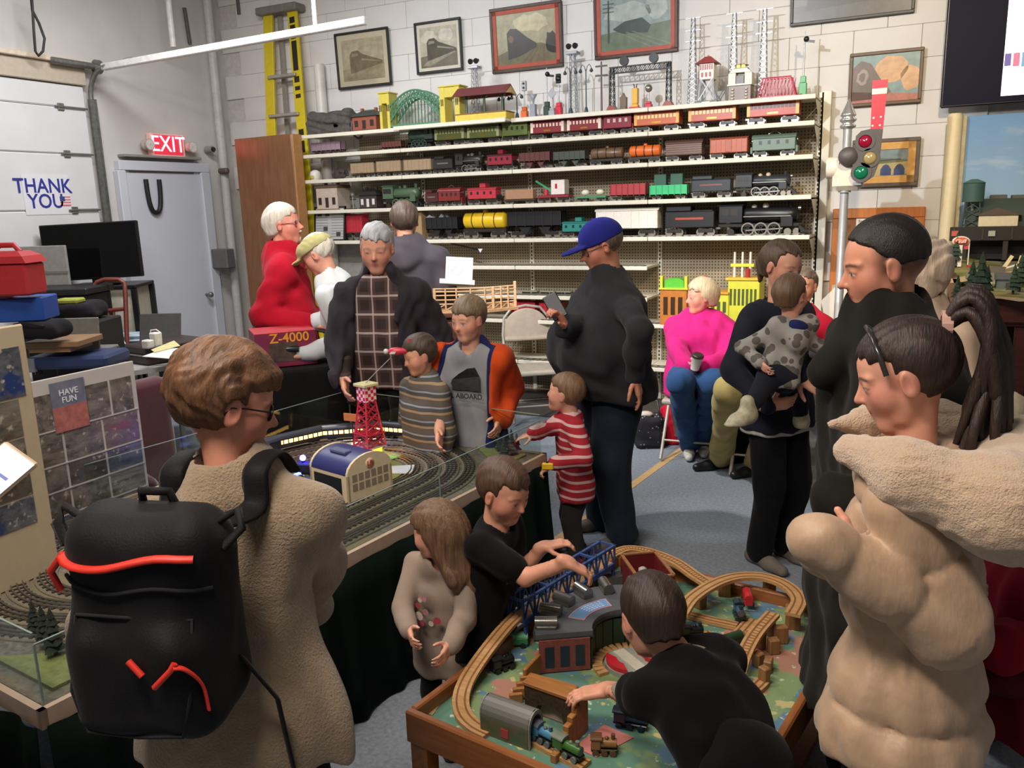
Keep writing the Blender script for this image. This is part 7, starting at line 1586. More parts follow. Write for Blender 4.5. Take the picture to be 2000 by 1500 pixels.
wtrack('long curved wooden track from the blue bridge along the table edge',[(1010,1200),(985,1225),(945,1275),(912,1325),(900,1362),(905,1392),(925,1414),(955,1430)],[.10,.085,.055,.03,.012,.004,0,0],.05)
wtrack('raised curved track behind the red bin',[(1190,1085),(1225,1070),(1270,1076),(1320,1096),(1358,1122),(1390,1142)],[H+.01,H+.01,H,H,H*.95,H*.9],.048,True)
wtrack('big raised loop of wooden track at the back corner',[(1330,1196),(1352,1166),(1395,1138),(1440,1124),(1490,1124),(1535,1140),(1560,1168),(1548,1198)],[H*.75,H*.9,H,H,H,H,H,H],.05)
wtrack('descending ramp track with ladder grooves on the loop side',[(1510,1196),(1478,1232),(1455,1272),(1440,1320),(1432,1375)],[H*.9,H*.8,H*.6,H*.3,.01],.046,True)
wtrack('straight reddish track ending at the red engine',[(1335,1195),(1385,1208),(1440,1220)],[.002,.002,.002],.042);wtrack('diagonal flat track in front of the red engine',[(1468,1208),(1440,1240),(1412,1275)],[.002]*3,.042)
wtrack('short curved track beside the small black engine',[(1340,1280),(1368,1270),(1384,1250),(1376,1232)],[.002]*4,.040);wtrack('low curved track below the ramp near the rim',[(1440,1352),(1470,1345),(1490,1328)],[.002]*3,.042)
wtrack('short flat track under the blue and green engines',[(1048,1442),(1090,1465),(1145,1492)],[0,0,0],.044)
# supports
def block(px,py,w,d,h,label,rot=.2,name='wooden_block'):return tag((lambda o:(setattr(o,'location',S(px,py)),setattr(o,'rotation_euler',(0,0,rot)),o)[2])(MB().box((-w/2,-d/2,0),(w/2,d/2,h),.003).build(name,wood('block_wood','7c5632','9a7046',2,8,.55))),label,'toy block')
blk_=[(1415,1163,.045,.03,.075,'wooden support block under the near side of the raised loop'),(1502,1168,.04,.03,.08,'wooden support block under the far side of the raised loop'),(1368,1186,.04,.03,.06,'wooden support block at the start of the raised loop'),(1548,1225,.045,.05,.075,'large wooden support block under the loop end'),(1462,1262,.03,.025,.05,'wooden support block half way down the ramp'),(1485,1265,.03,.025,.07,'tall loose block in the pile beside the ramp'),(1505,1240,.03,.03,.06,'loose block leaning at the top of the pile'),(1510,1275,.035,.03,.05,'loose block in the middle of the pile by the rim'),(1480,1300,.03,.03,.045,'loose block low in the pile beside the ramp'),(1500,1310,.04,.025,.04,'loose flat block near the rim below the pile'),(1525,1255,.028,.04,.06,'loose block in the pile closest to the rim'),(1492,1335,.03,.025,.055,'loose upright block at the near end of the pile'),(1240,1116,.04,.03,.08,'wooden block holding up the track behind the red bin')]
for i,q in enumerate(blk_):block(*q,rot=.2+.5*i)
# blue bridge
a_,b_=P(1008,1222,Z=SZ+.07),P(1186,1108,Z=SZ+.07);d_=(b_-a_);L_=Vector((d_.x,d_.y,0)).length;o=thing('blue_bridge','blue toy girder bridge with open truss sides','toy bridge',(a_.x,a_.y,SZ),atan2(d_.y,d_.x));bl=MC('385690',.45);hb=.085;wB=.065;zD=.085
MB().box((0,-wB/2,zD),(L_,wB/2,zD+.012),.002).build('deck',tw_,o)
for e in(-1,1):
 m=MB();y=e*wB/2;m.box((0,y-.005,zD-.006),(L_,y+.005,zD+.014));m.box((-.004,y-.005,zD+hb-.008),(L_+.004,y+.005,zD+hb));n=9
 for i in range(n+1):x=L_*i/n;m.bar((x,y,zD),(x,y,zD+hb),.006,.006,up=(1,0,0))
 for i in range(n):m.bar((L_*(i+.5)/n,y,zD+hb*.9),(L_*i/n,y,zD),.005,.005);m.bar((L_*(i+.5)/n,y,zD+hb*.9),(L_*(i+1)/n,y,zD),.005,.005)
 for x in(.01,L_*.33,L_*.66,L_-.01):m.bar((x,y,0),(x,y,zD),.010,.010,up=(1,0,0))
 m.build('truss_side',bl,o)
for x in(0,L_*.25,L_*.5,L_*.75,L_):MB().bar((x,-wB/2,zD+hb-.004),(x,wB/2,zD+hb-.004),.008,.008).build('top_strut',bl,o)
# toy engines
def engine(label,px,py,ang,col,c2=None,z=0.,L_=.075,cab=True,stack=True,name='toy_engine',dome=None):
 c=P(px,py,Z=SZ+z);o=thing(name,label,'toy train',c,ang);A=MC(col,.3);B2=MC(c2 or col,.3);h=.048
 MB().box((-L_/2,-.014,.010),(L_/2,.014,.018),.002).build('chassis',blackm,o);MB().cyl((-L_*.15,0,.030),(L_*.46,0,.030),.013,n=14).build('boiler',A,o)
 if cab:MB().box((-L_*.48,-.016,.016),(-L_*.12,.016,.046),.003).build('cab',A,o);MB().prism(roofp(.036,.046,.054),-L_*.52,-L_*.08,'x').build('cab_roof',B2,o)
 if stack:MB().cyl((L_*.34,0,.040),(L_*.34,0,.056),.005,.006,n=10).build('smokestack',B2,o);MB().sphere((L_*.1,0,.043),.006).build('dome',B2,o)
 MB().cyl((L_*.46,0,.030),(L_*.475,0,.030),.011,n=14).build('smokebox_front',MC('5c5c5c',.4),o)
 for x in(-.32,0,.32):
  for s in(-1,1):MB().cyl((x*L_,s*.013,.009),(x*L_,s*.019,.009),.009,n=10).build('wheel',B2 if c2 else blackm,o)
 return o
def wagon(label,px,py,ang,col,z=0.,L_=.065,c2=None):
 c=P(px,py,Z=SZ+z);o=thing('toy_wagon',label,'toy train',c,ang);MB().box((-L_/2,-.015,.010),(L_/2,.015,.034),.003).build('body',MC(col,.3),o);MB().prism(roofp(.032,.034,.050),-L_/2,L_/2,'x').build('roof',MC(c2 or col,.3),o)
 for x in(-.3,.3):
  for s in(-1,1):MB().cyl((x*L_,s*.013,.009),(x*L_,s*.019,.009),.009,n=10).build('wheel',blackm,o)
an=atan2(S(1145,1492).y-S(1048,1442).y,S(1145,1492).x-S(1048,1442).x)
engine('small light blue toy engine coming out of the grey tunnel',1062,1448,an,'4a86a8','5a6470',z=.012);engine('glossy green toy engine behind the light blue engine',1110,1476,an,'3c6a2c','6a7468',z=.012,L_=.09)
engine('black toy engine on the printed surface beside the roundhouse',982,1308,1.0,'16181a',z=0,L_=.08);wagon('green toy engine shed roof beside the roundhouse',1005,1262,.45,'2f7a4c',z=0,L_=.09,c2='5ca878')
engine('blue toy engine facing the camera on the diagonal track',1444,1206,-1.2,'3a5a70','20303c',z=.014,L_=.07);wagon('bright red toy wagon behind the blue engine',1460,1180,-1.25,'c02c34',z=.014,L_=.07);engine('small black toy engine on the short curved track',1352,1246,.5,'141414',z=.014)
engine('dark blue toy engine lying near the boy in black',1232,1420,0.1,'243450','1c2740',z=0,L_=.095);wagon('dark blue toy wagon close behind the dark blue engine',1232,1398,.1,'2c4468',L_=.08);engine('red toy engine on the blue bridge',1128,1116,atan2(d_.y,d_.x),'7a2c44','3c2440',z=.10)
engine('small brown toy engine beside the pink card',1180,1470,.35,'8a6238','5c4024',L_=.07);wagon('dark green toy wagon under the ramp',1432,1262,.9,'26402c',L_=.06)
for i in range(2):c=S(1182+22*i,1152-6*i);o=thing('metal_track_rack',['grey toy ladder rack behind the roundhouse chimneys','second grey toy ladder rack nearer the red bin'][i],'toy',c,.9);[MB().box((-.03,-.02+q*.008,.0),(.03,-.017+q*.008,.05)).build('slat',MC('5a605c',.5),o)for q in range(6)]
# red bin
rim=[P(1214,1082,Z=SZ+.125),P(1279,1076,Z=SZ+.125),P(1316,1121,Z=SZ+.125),P(1249,1131,Z=SZ+.125)];c=sum(rim,Vector((0,0,0)))/4;o=thing('red_bin','open wooden bin with dark red walls on the play table','toy box',(c.x,c.y,SZ));q=[Vector((p.x-c.x,p.y-c.y,0))for p in rim];rdw=MC('6a1c20',.5)
for i in range(4):a,b=q[i],q[(i+1)%4];MB().bar(a+Vector((0,0,.06)),b+Vector((0,0,.06)),.008,.12,i%1).build('wall',rdw,o);MB().bar(a+Vector((0,0,.122)),b+Vector((0,0,.122)),.012,.006).build('rim',wood('bin_rim','8a5a38','a07048',0),o)
MB().prism([(p.x*.95,p.y*.95)for p in q],.004,.01,'z').build('bottom',rdw,o)
for i in range(2):tag((lambda b:(setattr(b,'location',c+Vector((-.02+.04*i,.01-.02*i,SZ+.01-c.z))),b)[1])(MB().lathe([(.01,0),(.016,.004),(.016,.09),(.008,.095)],10).build('toy_cylinder',MC('a8a49c',.5))),['grey toy cylinder standing in the red bin','second grey toy cylinder in the red bin'][i],'toy')
# roundhouse
RC=S(1232,1300);rr0,rr1=.12,.30;zr=.115
def pol(r,a):return(r*cos(a),r*sin(a))
o=thing('toy_roundhouse','grey-roofed toy roundhouse with brick front and metal chimneys','toy building',RC);A0,A1=radians(98),radians(212);na=14
aa=np.linspace(A0,A1,na);sect=lambda r0,r1:[pol(r1,a)for a in aa]+[pol(r0,a)for a in aa[::-1]]
MB().prism(sect(rr0,rr1),zr,zr+.016,'z').build('roof',M('roundhouse_roof','4f5358',.5,var=.06),o);MB().prism(sect(rr0-.004,rr1+.006),zr-.006,zr,'z').build('roof_edge',MC('2c2f33',.5),o)
MB().prism(sect(rr1-.03,rr1-.015),0,zr-.006,'z').build('outer_wall',MC('6a3c34',.6),o)
brk=M('toy_brick','7a4038',.7,var=.2,scale=80)
for ai,nm in((A1,'end_wall'),(A0,'end_wall')):
 x0,y0=pol(rr0+.01,ai);x1,y1=pol(rr1-.01,ai);MB().bar((x0,y0,zr/2),(x1,y1,zr/2),.012,zr-.008).build(nm,brk,o)
 for k in range(3):
  f_=.2+.3*k;MB().bar((x0+(x1-x0)*(f_-.09),y0+(y1-y0)*(f_-.09),zr*.48),(x0+(x1-x0)*(f_+.09),y0+(y1-y0)*(f_+.09),zr*.48),.0145,zr*.6).build('window',MC('1e2a38',.4),o)
for k in range(6):
 a=A0+(A1-A0)*(k+.5)/6;x,y=pol(rr0+.004,a);n_=MB();n_.bar(pol(rr0+.004,a-.15)+(zr*.45,),pol(rr0+.004,a+.15)+(zr*.45,),.004,zr*.85);n_.build('stall_door',MC('1d3a26',.5),o)
 x,y=pol((rr0+rr1)*.5+.055,a);ch=MB();T_=Matrix.Translation((x,y,zr+.016))@Matrix.Rotation(a,4,'Z');ch.T=T_;ch.box((-.034,-.018,0),(.03,.018,.012),.002);ch.cyl((-.036,0,.018),(.034,0,.018),.019,n=14);ch.build('chimney',M('chimney_tin','7c7c78',.25,.75,var=.1),o)
st_=[pol(.205,a)for a in np.linspace(radians(132),radians(185),10)]+[pol(.150,a)for a in np.linspace(radians(185),radians(132),10)];MB().prism(st_,zr+.016,zr+.0175,'z').build('sticker_border',MC('c88c90',.5),o);st_=[pol(.201,a)for a in np.linspace(radians(133.5),radians(183.5),10)]+[pol(.154,a)for a in np.linspace(radians(183.5),radians(133.5),10)];sk_=MB().prism(st_,zr+.017,zr+.0182,'z').build('sticker',MC('6a94c4',.5),o)
ln=MB()
for r_ in(.192,.182,.172,.162):
 for a in np.linspace(radians(140),radians(166),7)[:-1]:p,q_=pol(r_,a),pol(r_,a+.055);ln.bar(p+(zr+.0184,),q_+(zr+.0184,),.0035,.0006)
tag(ln.build('sticker_text',MC('c8d8ec',.5),o),kind='stuff')
# turntable and its radial track stubs
o=thing('toy_turntable','grey toy turntable with red edge pieces and fan of wooden stubs','toy',RC+Vector((0,0,0)));MB().cyl((0,0,0),(0,0,.016),.082,n=32).build('disc',M('turntable_grey','8c9088',.4,var=.05),o)
for e in(-1,1):aa2=np.linspace(-.85,.85,10)+(0 if e>0 else pi)+.9;MB().prism([pol(.078,a)for a in aa2]+[pol(.045,a)for a in aa2[::-1][2:-2]],.016,.030,'z').build('red_edge',MC('b0202c',.25),o)
bt_=MB().box((-.07,-.02,.016),(.07,.02,.020)).build('bridge_track',M('turntable_cream','b8b4a4',.5),o);bt_.rotation_euler=(0,0,2.5)
for k in range(16):a=radians(60)+k*radians(11.5);p,q_=pol(.088,a),pol(.122,a);MB().bar(p+(.006,),q_+(.006,),.016,.012,ch=.001).build('stub',tw_,o)
# tunnel
a_,b_=S(960,1420),S(1040,1450);d2=b_-a_;o=thing('toy_tunnel_grey','grey arched toy tunnel with printed sides','toy tunnel',a_.lerp(b_,.5),atan2(d2.y,d2.x));L2=d2.length*1.15;hw,hh2=.036,.10
ar=[(-hw,0),(-hw,hh2*.62)]+[(-hw*cos(a),hh2*.62+hh2*.38*sin(a))for a in np.linspace(0,pi,10)[1:-1]]+[(hw,hh2*.62),(hw,0)];inn=[(p[0]*.80,p[1]*.88)for p in ar]
t=NT('tunnel_print');g=t.xyz();f=t.ramp(g[2],.045,.07);tp_=t.fin(t.mix(f,t.mix(t.ramp(t.noise(30,3),.4,.6),lin('6a5a48'),lin('4c5c40')),lin('70706e')),.4)
MB().prism(ar+inn[::-1],-L2/2,L2/2,'x').build('arch_shell',tp_,o);MB().box((-.01,-hw-.002,.012),(.014,-hw,.038)).build('red_print',MC('a83c40',.5),o)
for e in(-1,1):MB().prism(ar+inn[::-1],e*L2/2-.003,e*L2/2+.003,'x').build('portal_rim',MC('8a8a86',.4),o)
# stepped wooden gate with lattice arch
a_,b_=S(1030,1395),S(1128,1432);d2=b_-a_;o=thing('stepped_wall','wooden wall block with printed stone arch and stepped end','toy block',a_.lerp(b_,.5),atan2(d2.y,d2.x));L2=d2.length;wd_=wood('wall_block_wood','8f5c2c','a8733c',0,8,.5)
MB().prism([(-L2/2,0),(-L2*.3,0),(-L2*.24,.05),(-.0,.065),(L2*.24,.05),(L2*.3,0),(L2/2,0),(L2/2,.10),(-L2/2,.10)],-.012,.012,'y').build('arch_wall',M('stone_print','3c2e20',.6,var=.5,scale=90),o);MB().box((-L2/2-.004,-.016,.10),(L2/2+.004,.030,.112),.002).build('cap_board',wd_,o);MB().box((-L2*.44,.013,.004),(L2*.44,.020,.098)).build('rear_board',M('pink_grey_back','a88c84',.6),o)
for i in range(6):MB().box((L2/2,-.012-.022*i-.022,0),(L2/2+.018,-.012-.022*i,.10-.015*i),.002).build('step',wd_,o)
MB().box((L2/2-.0,-.012,0),(L2/2+.018,.03,.112),.002).build('end_post',wd_,o)
a_,b_=S(1032,1345),S(1128,1372);d2=b_-a_;o=thing('wooden_trough','wooden tray edge in front of the roundhouse bricks','toy block',a_.lerp(b_,.5),atan2(d2.y,d2.x));MB().box((-d2.length/2,-.012,0),(d2.length/2,.012,.05),.003).build('front_board',wd_,o);MB().box((-d2.length/2-.012,-.012,0),(-d2.length/2,.14,.07),.003).build('side_board',wd_,o)
for i in range(4):tag((lambda b:(setattr(b,'location',S(1008+7*i,1372-8*i)),setattr(b,'rotation_euler',(0,0,.6)),b)[2])(MB().box((-.02,-.006,0),(.02,.006,.03+.006*i),.002).build('saw_tooth_block',wd_)),['lowest pale toothed block beside the stepped wall','second toothed block beside the stepped wall','third toothed block beside the stepped wall','tallest toothed block beside the stepped wall'][i],'toy block')
# ------------------------------------------------------------------ the visitors
def fit(px,py,d,ang,h=None,hhf=7.5,hh=None,**kw):
 """stand a figure so that its head centre falls on a point; h is solved from the head's height unless given"""
 tgt=P(px,py,d=d);h0=h or tgt.z*1.06
 for _ in range(8):
  J=skel(0,0,ang,h0,hh or h0/hhf,**kw)
  if h:break
  h0*=tgt.z/J['head'].z
 sh_=Vector((tgt.x-J['head'].x,tgt.y-J['head'].y,0))
 for k,v in list(J.items()):
  if isinstance(v,Vector)and k not in('fw','rt','fw2','rt2','sp'):J[k]=v+sh_
 return J
def ang2(a):a=radians(a);return Vector((cos(a),sin(a),0))
UP=Vector((0,0,1));CAMD=-Vector((_f.x,_f.y,0)).normalized();IR=Vector((_r.x,_r.y,0)).normalized()
jeans_d=cloth('jeans_dark','1c2532',.25,6);black_p=cloth('trousers_black','101114',.2,6);shoe_b=M('shoe_brown','5a5048',.6);shoe_k=M('shoe_black','121212',.4);shoe_w=M('shoe_white','c8c4bc',.5)
# --- man in blue cap
J=fit(1172,482,4.22,222,hh=.255,lean=3,sw=.122,stance=.085);h=J['h']
arm(J,'R',P(1104,640,d=4.02),IR*.4-UP);arm(J,'L',P(1240,735,d=4.0),CAMD+IR*.1);legs(J)
cm=cloth('fleece_charcoal','2b2c30',.15,8,.3)
ro,hw=person('heavy man in a blue cap and dark fleece looking at his phone',J,face=ang2(214),pitch=20,skin='c08468',nose=1.1,bulk=1.5,belly=.95,brow='6a5a50',eyes=.010,hair=hair_sdf(t=.02,hz=.12,nape=-.2),hairm=hair_mat('hair_greybrown','4a3c34','7a6a5c'),garments=[dict(kind='coat',name='jacket',mat=cm,collar=.03,hem=.055,off=.018,fold=.007,seed=5,flare=.004),dict(kind='pants',name='trousers',mat=jeans_d,leg=1.45,bulk=1.3,off=.014,fold=.007)],shoe=shoe_b,hands={'R':dict(d=-IR*.3+UP*.6+CAMD*.3,pn=-IR*.3+CAMD*.2+UP*.1,curl=.75),'L':dict(d=-UP+IR*.25,pn=-IR-CAMD*.3,curl=.3)})
S_=Sdf();S_.u(ell((0,-.07,.16),(.375,.47,.40)),0);S_.cut(lambda q:q[:,2]-(.10-.06*q[:,1]),.03);S_.u(ell((0,.46,.125),(.27,.34,.055)),.03);S_.cut(ell((0,.46,.07),(.27,.36,.05)),.01);S_.u(sph((0,-.05,.565),.025),.01)
cp=headpart(ro,J,'cap',S_,cloth('cap_royal_blue','23287c',.12,8));T=hw;m=MB();m.sphere(T((.02,.36,.28)),.012);m.build('cap_emblem',M('emblem_pale','c8ccd8',.5),cp)
glasses(ro,J,M('glasses_dark','2a2420',.3));S_=Sdf();S_.u(ell((0,.16,-.30),(.235,.235,.20)),0);S_.cut(ell((0,.52,-.235),(.10,.2,.045)),.02);S_.cut(lambda q:.13-q[:,2]*-1-.33 if False else-(q[:,2]+.20)*-1-.0,.02);S_.keep(lambda q:.02-q[:,1],.03);S_.disp=folds(.008,60,4);headpart(ro,J,'goatee',S_,M('beard_grey','8a7668',.8,var=.2))
c=P(1093,615,d=3.98);o=thing('smartphone','black smartphone held by the man in the blue cap','phone',c);o.rotation_euler=(radians(-35),radians(-28),radians(26));MB().box((-.037,-.005,-.02),(.037,.005,.125),.005).build('body',blackm,o);MB().box((-.033,-.0062,-.012),(.033,-.005,.118)).build('screen',M('phone_screen','14161c',.5,var=0,emit=.03,ecol='a0a8c0'),o);MB().cyl((.02,.0055,.02),(.02,.012,.02),.014,n=14).build('phone_grip',M('grip_pink','d8b0b8',.5),o)
# --- man in plaid shirt
J=fit(736,487,4.5,-76,hh=.255,lean=3,sw=.115);arm(J,'R',P(672,742,d=4.38),-IR*.6-CAMD);arm(J,'L',P(836,735,d=4.5),IR*.5-CAMD);legs(J)
t=NT('plaid_shirt');g=t.xyz();wv=lambda s,f_,w:t.math('LESS_THAN',t.math('ABSOLUTE',t.math('SUBTRACT',t.math('FRACT',t.math('MULTIPLY',s,f_)),.5)),w)
hx=t.math('ADD',t.math('MULTIPLY',g[0],float(IR.x)),t.math('MULTIPLY',g[1],float(IR.y)));c=t.mix(wv(hx,11,.22),lin('2b1c1c'),lin('43302c'));c=t.mix(t.math('MULTIPLY',wv(g[2],10,.22),.5),c,lin('55403c'));c=t.mix(t.math('MULTIPLY',wv(hx,11,.05),.7),c,lin('b0a09c'));c=t.mix(t.math('MULTIPLY',wv(g[2],10,.055),.7),c,lin('b8a8a4'));plaid=t.fin(c,.85)
jk=cloth('jacket_plum_grey','2e2a30',.18,8,.3)
ro,hw=person('grey-haired man in a dark jacket over a brown plaid shirt',J,face=ang2(-66),pitch=12,skin='d29a80',bulk=1.1,belly=.25,eyes=.006,brow='8a8078',hair=hair_sdf(t=.035,top=.03,hz=.235,nape=-.26,comb=.010,seed=3),hairm=hair_mat('hair_silver','8c9096','c4c8ce'),age=1,garments=[dict(kind='top',name='shirt',mat=plaid,off=.008,hem=.05,fold=.004,collar=.005),dict(kind='coat',name='jacket',mat=jk,off=.030,collar=.02,hem=.10,open=.072,opend=.14,fold=.008,seed=8,arm=1.1),dict(kind='pants',name='trousers',mat=black_p)],shoe=shoe_k)
# --- man in red jacket
J=fit(556,440,5.15,40,hh=.25,lean=-2);arm(J,'R',P(598,632,d=5.0),-IR-UP);arm(J,'L',P(640,625,d=5.3),-UP);legs(J)
rj=cloth('jacket_red','a8142a',.14,6,.3)
ro,hw=person('white-haired man with moustache in a red jacket in profile',J,face=ang2(24),pitch=-4,skin='d08a78',nose=1.15,bulk=1.08,belly=.15,eyes=.012,brow='b0a8a0',hair=hair_sdf(t=.035,top=.025,hz=.26,nape=-.26,comb=.010,seed=6),hairm=hair_mat('hair_white','a8a298','d8d2c6'),garments=[dict(kind='coat',name='jacket',mat=rj,off=.022,collar=.012,hem=.10,fold=.006,seed=2,arm=1.05),dict(kind='pants',name='trousers',mat=black_p)],shoe=shoe_k,hands={'R':dict(d=IR-UP*.2,pn=-UP,curl=.2)})
glasses(ro,J,M('glasses_red_brown','8a4a40',.3),glass('lens_rose',(.95,.7,.68)));S_=Sdf();S_.u(rc((-.09,.33,-.195),(0,.37,-.175),.03,.036),0);S_.u(rc((.09,.33,-.195),(0,.37,-.175),.03,.036),.02);S_.u(ell((0,.26,-.36),(.10,.10,.12)),.02);S_.disp=folds(.006,80,3);headpart(ro,J,'moustache',S_,M('beard_white','d0ccc4',.8,var=.12))
# --- man in flat cap bending over the box
J=fit(622,508,5.0,200,h=1.74,hh=.245,lean=27,sw=.105);arm(J,'R',P(618,628,d=5.0),-UP+IR);arm(J,'L',P(594,690,d=4.78),IR*.6-UP*.4);legs(J)
sh=cloth('shirt_pale_blue','c2c8cc',.08,8,.2)
ro,hw=person('man in a khaki flat cap and pale shirt bending over the box',J,face=ang2(200),pitch=30,skin='d09a82',bulk=1.05,eyes=.006,brow='a09890',hair=hair_sdf(t=.02,hz=.12,nape=-.18),hairm=hair_mat('hair_white','a8a298','d8d2c6'),garments=[dict(kind='top',name='shirt',mat=sh,off=.016,hem=.05,fold=.006,collar=.01),dict(kind='pants',name='trousers',mat=black_p)],shoe=shoe_k,hands={'L':dict(d=-IR,pn=-UP*.3-CAMD*.2,curl=.8),'R':dict(d=-IR,pn=-UP,curl=.25)})
S_=Sdf();S_.u(ell((0,-.02,.20),(.40,.50,.30)),0);S_.cut(lambda q:q[:,2]-.14+.05*q[:,1],.02);S_.u(ell((0,.48,.12),(.25,.30,.05)),.05);S_.disp=folds(.008,20,2);headpart(ro,J,'flat_cap',S_,cloth('cap_khaki','a09a6c',.12,8))
c=P(552,682,d=4.74);o=thing('flashlight','black and silver flashlight held by the man in the flat cap','flashlight',c,atan2(IR.y,IR.x));MB().lathe([(.012,-.055),(.026,-.05),(.026,-.01),(.018,.01),(.018,.09),(.014,.095)],14,axis='x').build('barrel',M('flashlight_dark','2c3430',.25,.4),o);MB().ringz([(.024,-.058),(.029,-.058),(.029,-.045),(.024,-.045)],14,axis='x').build('bezel',nickel,o)
# printed box on a draped table
a_,b_,c_=P(486,648,d=4.75),P(567,640,d=4.6),P(625,628,d=4.9);zt_=P(560,650,d=4.7).z;zb_=P(560,715,d=4.6).z;ctr=P(552,672,d=4.85);o=thing('printed_box','purple and red cardboard product box with yellow Z-4000 lettering','box',(ctr.x,ctr.y,zb_-.03),atan2(IR.y,IR.x)+radians(24));bw_,bd_,bh_=.34,.28,zt_-zb_+.03
MB().box((-bw_/2,-bd_/2,0),(bw_/2,bd_/2,bh_),.004).build('carton',M('carton_purple','7c2444',.45,var=.2,scale=8),o);MB().box((-bw_/2,-bd_/2,bh_),(bw_/2,bd_/2,bh_+.004)).build('top_face',M('carton_top','b83c44',.45,var=.15,scale=9),o)
MB().box((-.10,-bd_/2-.002,.03),(.06,-bd_/2,bh_*.72)).build('picture_panel',M('carton_print','4a3c34',.5,var=.5,scale=22),o);text('lettering','Z-4000',M('carton_yellow','e8a030',.5,var=0),o,(.02,-bd_/2-.002,bh_*.84),(pi/2,0,0),.075,.001);text('lettering','Z-4000',M('carton_yellow','e8a030',.5,var=0),o,(bw_/2+.002,.0,bh_*.8),(pi/2,0,pi/2),.07,.001)
o=thing('draped_table','small table under a black cloth carrying the printed box','table',(ctr.x+.05,ctr.y,0),atan2(IR.y,IR.x)+radians(24));G=Sdf();zt2=zb_-.035;G.u(rbox((0,0,zt2/2),(.30,.22,zt2/2),.02),0);G.disp=(lambda q:.012*np.sin(q[:,0]*38)*np.clip((zt2-q[:,2])*3,0,1)+.012*np.sin(q[:,1]*38)*np.clip((zt2-q[:,2])*3,0,1));v,f=surf(G,(-.4,-.32,-.02),(.4,.32,zt2+.05),.015);inst('cloth',np_mesh('cloth',[(v,f)],cloth('cloth_black','121214',.2)),o)
# --- man with back turned, grey hoodie
J=fit(790,432,5.35,118,hh=.245,sw=.112);arm(J,'R');arm(J,'L');legs(J)
hg=cloth('hoodie_grey','4a454b',.15,8,.3);nk=np.array(J['neck']-J['base']);bkw=-np.array(J['fw2'])
ro,hw=person('man seen from behind in a dark grey hooded sweatshirt at the shelves',J,face=ang2(122),skin='c79478',hair=hair_sdf(t=.045,hz=.25,nape=-.24,seed=9,freq=60),hairm=hair_mat('hair_ash_brown','3c3028','5e4e42'),garments=[dict(kind='coat',name='hoodie',mat=hg,off=.028,collar=.012,hem=.09,fold=.007,seed=4,adds=[(rc(nk+bkw*.05+np.array((-.06,0,-.02)),nk+bkw*.10+np.array((.0,0,-.10)),.065,.05),.05),(rc(nk+bkw*.05+np.array((.06,0,-.02)),nk+bkw*.10+np.array((.0,0,-.10)),.065,.05),.03)]),dict(kind='pants',name='trousers',mat=black_p)],shoe=shoe_k)
# --- small boy in striped sweater
J=fit(818,695,4.12,-110,hhf=6.0,hipf=.47,sw=.10);arm(J,'R');arm(J,'L');legs(J)
t=NT('sweater_stripes');g=t.xyz();f_=t.math('FRACT',t.math('MULTIPLY',g[2],14.));c=t.mix(t.math('LESS_THAN',f_,.45),lin('4c4a48'),lin('5c544c'));c=t.mix(t.math('LESS_THAN',t.math('ABSOLUTE',t.math('SUBTRACT',f_,.5)),.08),c,lin('9a8468'));c=t.mix(t.math('LESS_THAN',t.math('ABSOLUTE',t.math('SUBTRACT',f_,.9)),.06),c,lin('8a94a0'));swt=t.fin(c,.9)
ro,hw=person('little boy in a grey striped sweater watching the trains',J,face=ang2(-126),pitch=14,skin='d39c80',kid=1,nose=.65,eyes=.016,brow='4a3a2e',hair=hair_sdf(t=.045,top=.02,hz=.19,nape=-.24,seed=12,comb=.008),hairm=hair_mat('hair_dark_brown','2c241e','54463a'),group='children at the layout',garments=[dict(kind='top',name='sweater',mat=swt,off=.02,hem=.08,fold=.004,collar=.004),dict(kind='pants',name='trousers',mat=black_p)],shoe=shoe_k)
# --- boy in orange jacket
J=fit(914,625,4.15,-88,hhf=6.2,hipf=.49,sw=.112);arm(J,'R',P(858,845,d=4.02),-CAMD-IR*.3);arm(J,'L',P(978,815,d=4.2),-CAMD+IR*.3);legs(J)
oj=cloth('jacket_orange','c2481c',.12,7,.3);tee=cloth('tee_grey','84868c',.1,9,.2);navy=cloth('lining_navy','1c2450',.15)
ro,hw=person('boy in an orange jacket over a grey train t-shirt',J,face=ang2(-102),pitch=10,skin='d9a48a',kid=.6,nose=.75,eyes=.016,brow='6a503c',hair=hair_sdf(t=.045,top=.02,hz=.20,nape=-.24,seed=15,comb=.008),hairm=hair_mat('hair_light_brown','5c4c3c','8a7860'),group='children at the layout',garments=[dict(kind='top',name='tee_shirt',mat=tee,off=.014,hem=.10,fold=.005,sleeve=.4),dict(kind='coat',name='jacket_lining',mat=navy,off=.026,collar=.012,hem=.10,open=.085,opend=.15,fold=.004,arm=1.05),dict(kind='coat',name='jacket',mat=oj,off=.036,hem=.17,open=.100,opend=.17,fold=.006,seed=3,arm=1.15,drop=.10,neckr=.075),dict(kind='pants',name='trousers',mat=cloth('trousers_charcoal','2a2a2c',.15))],shoe=shoe_k)
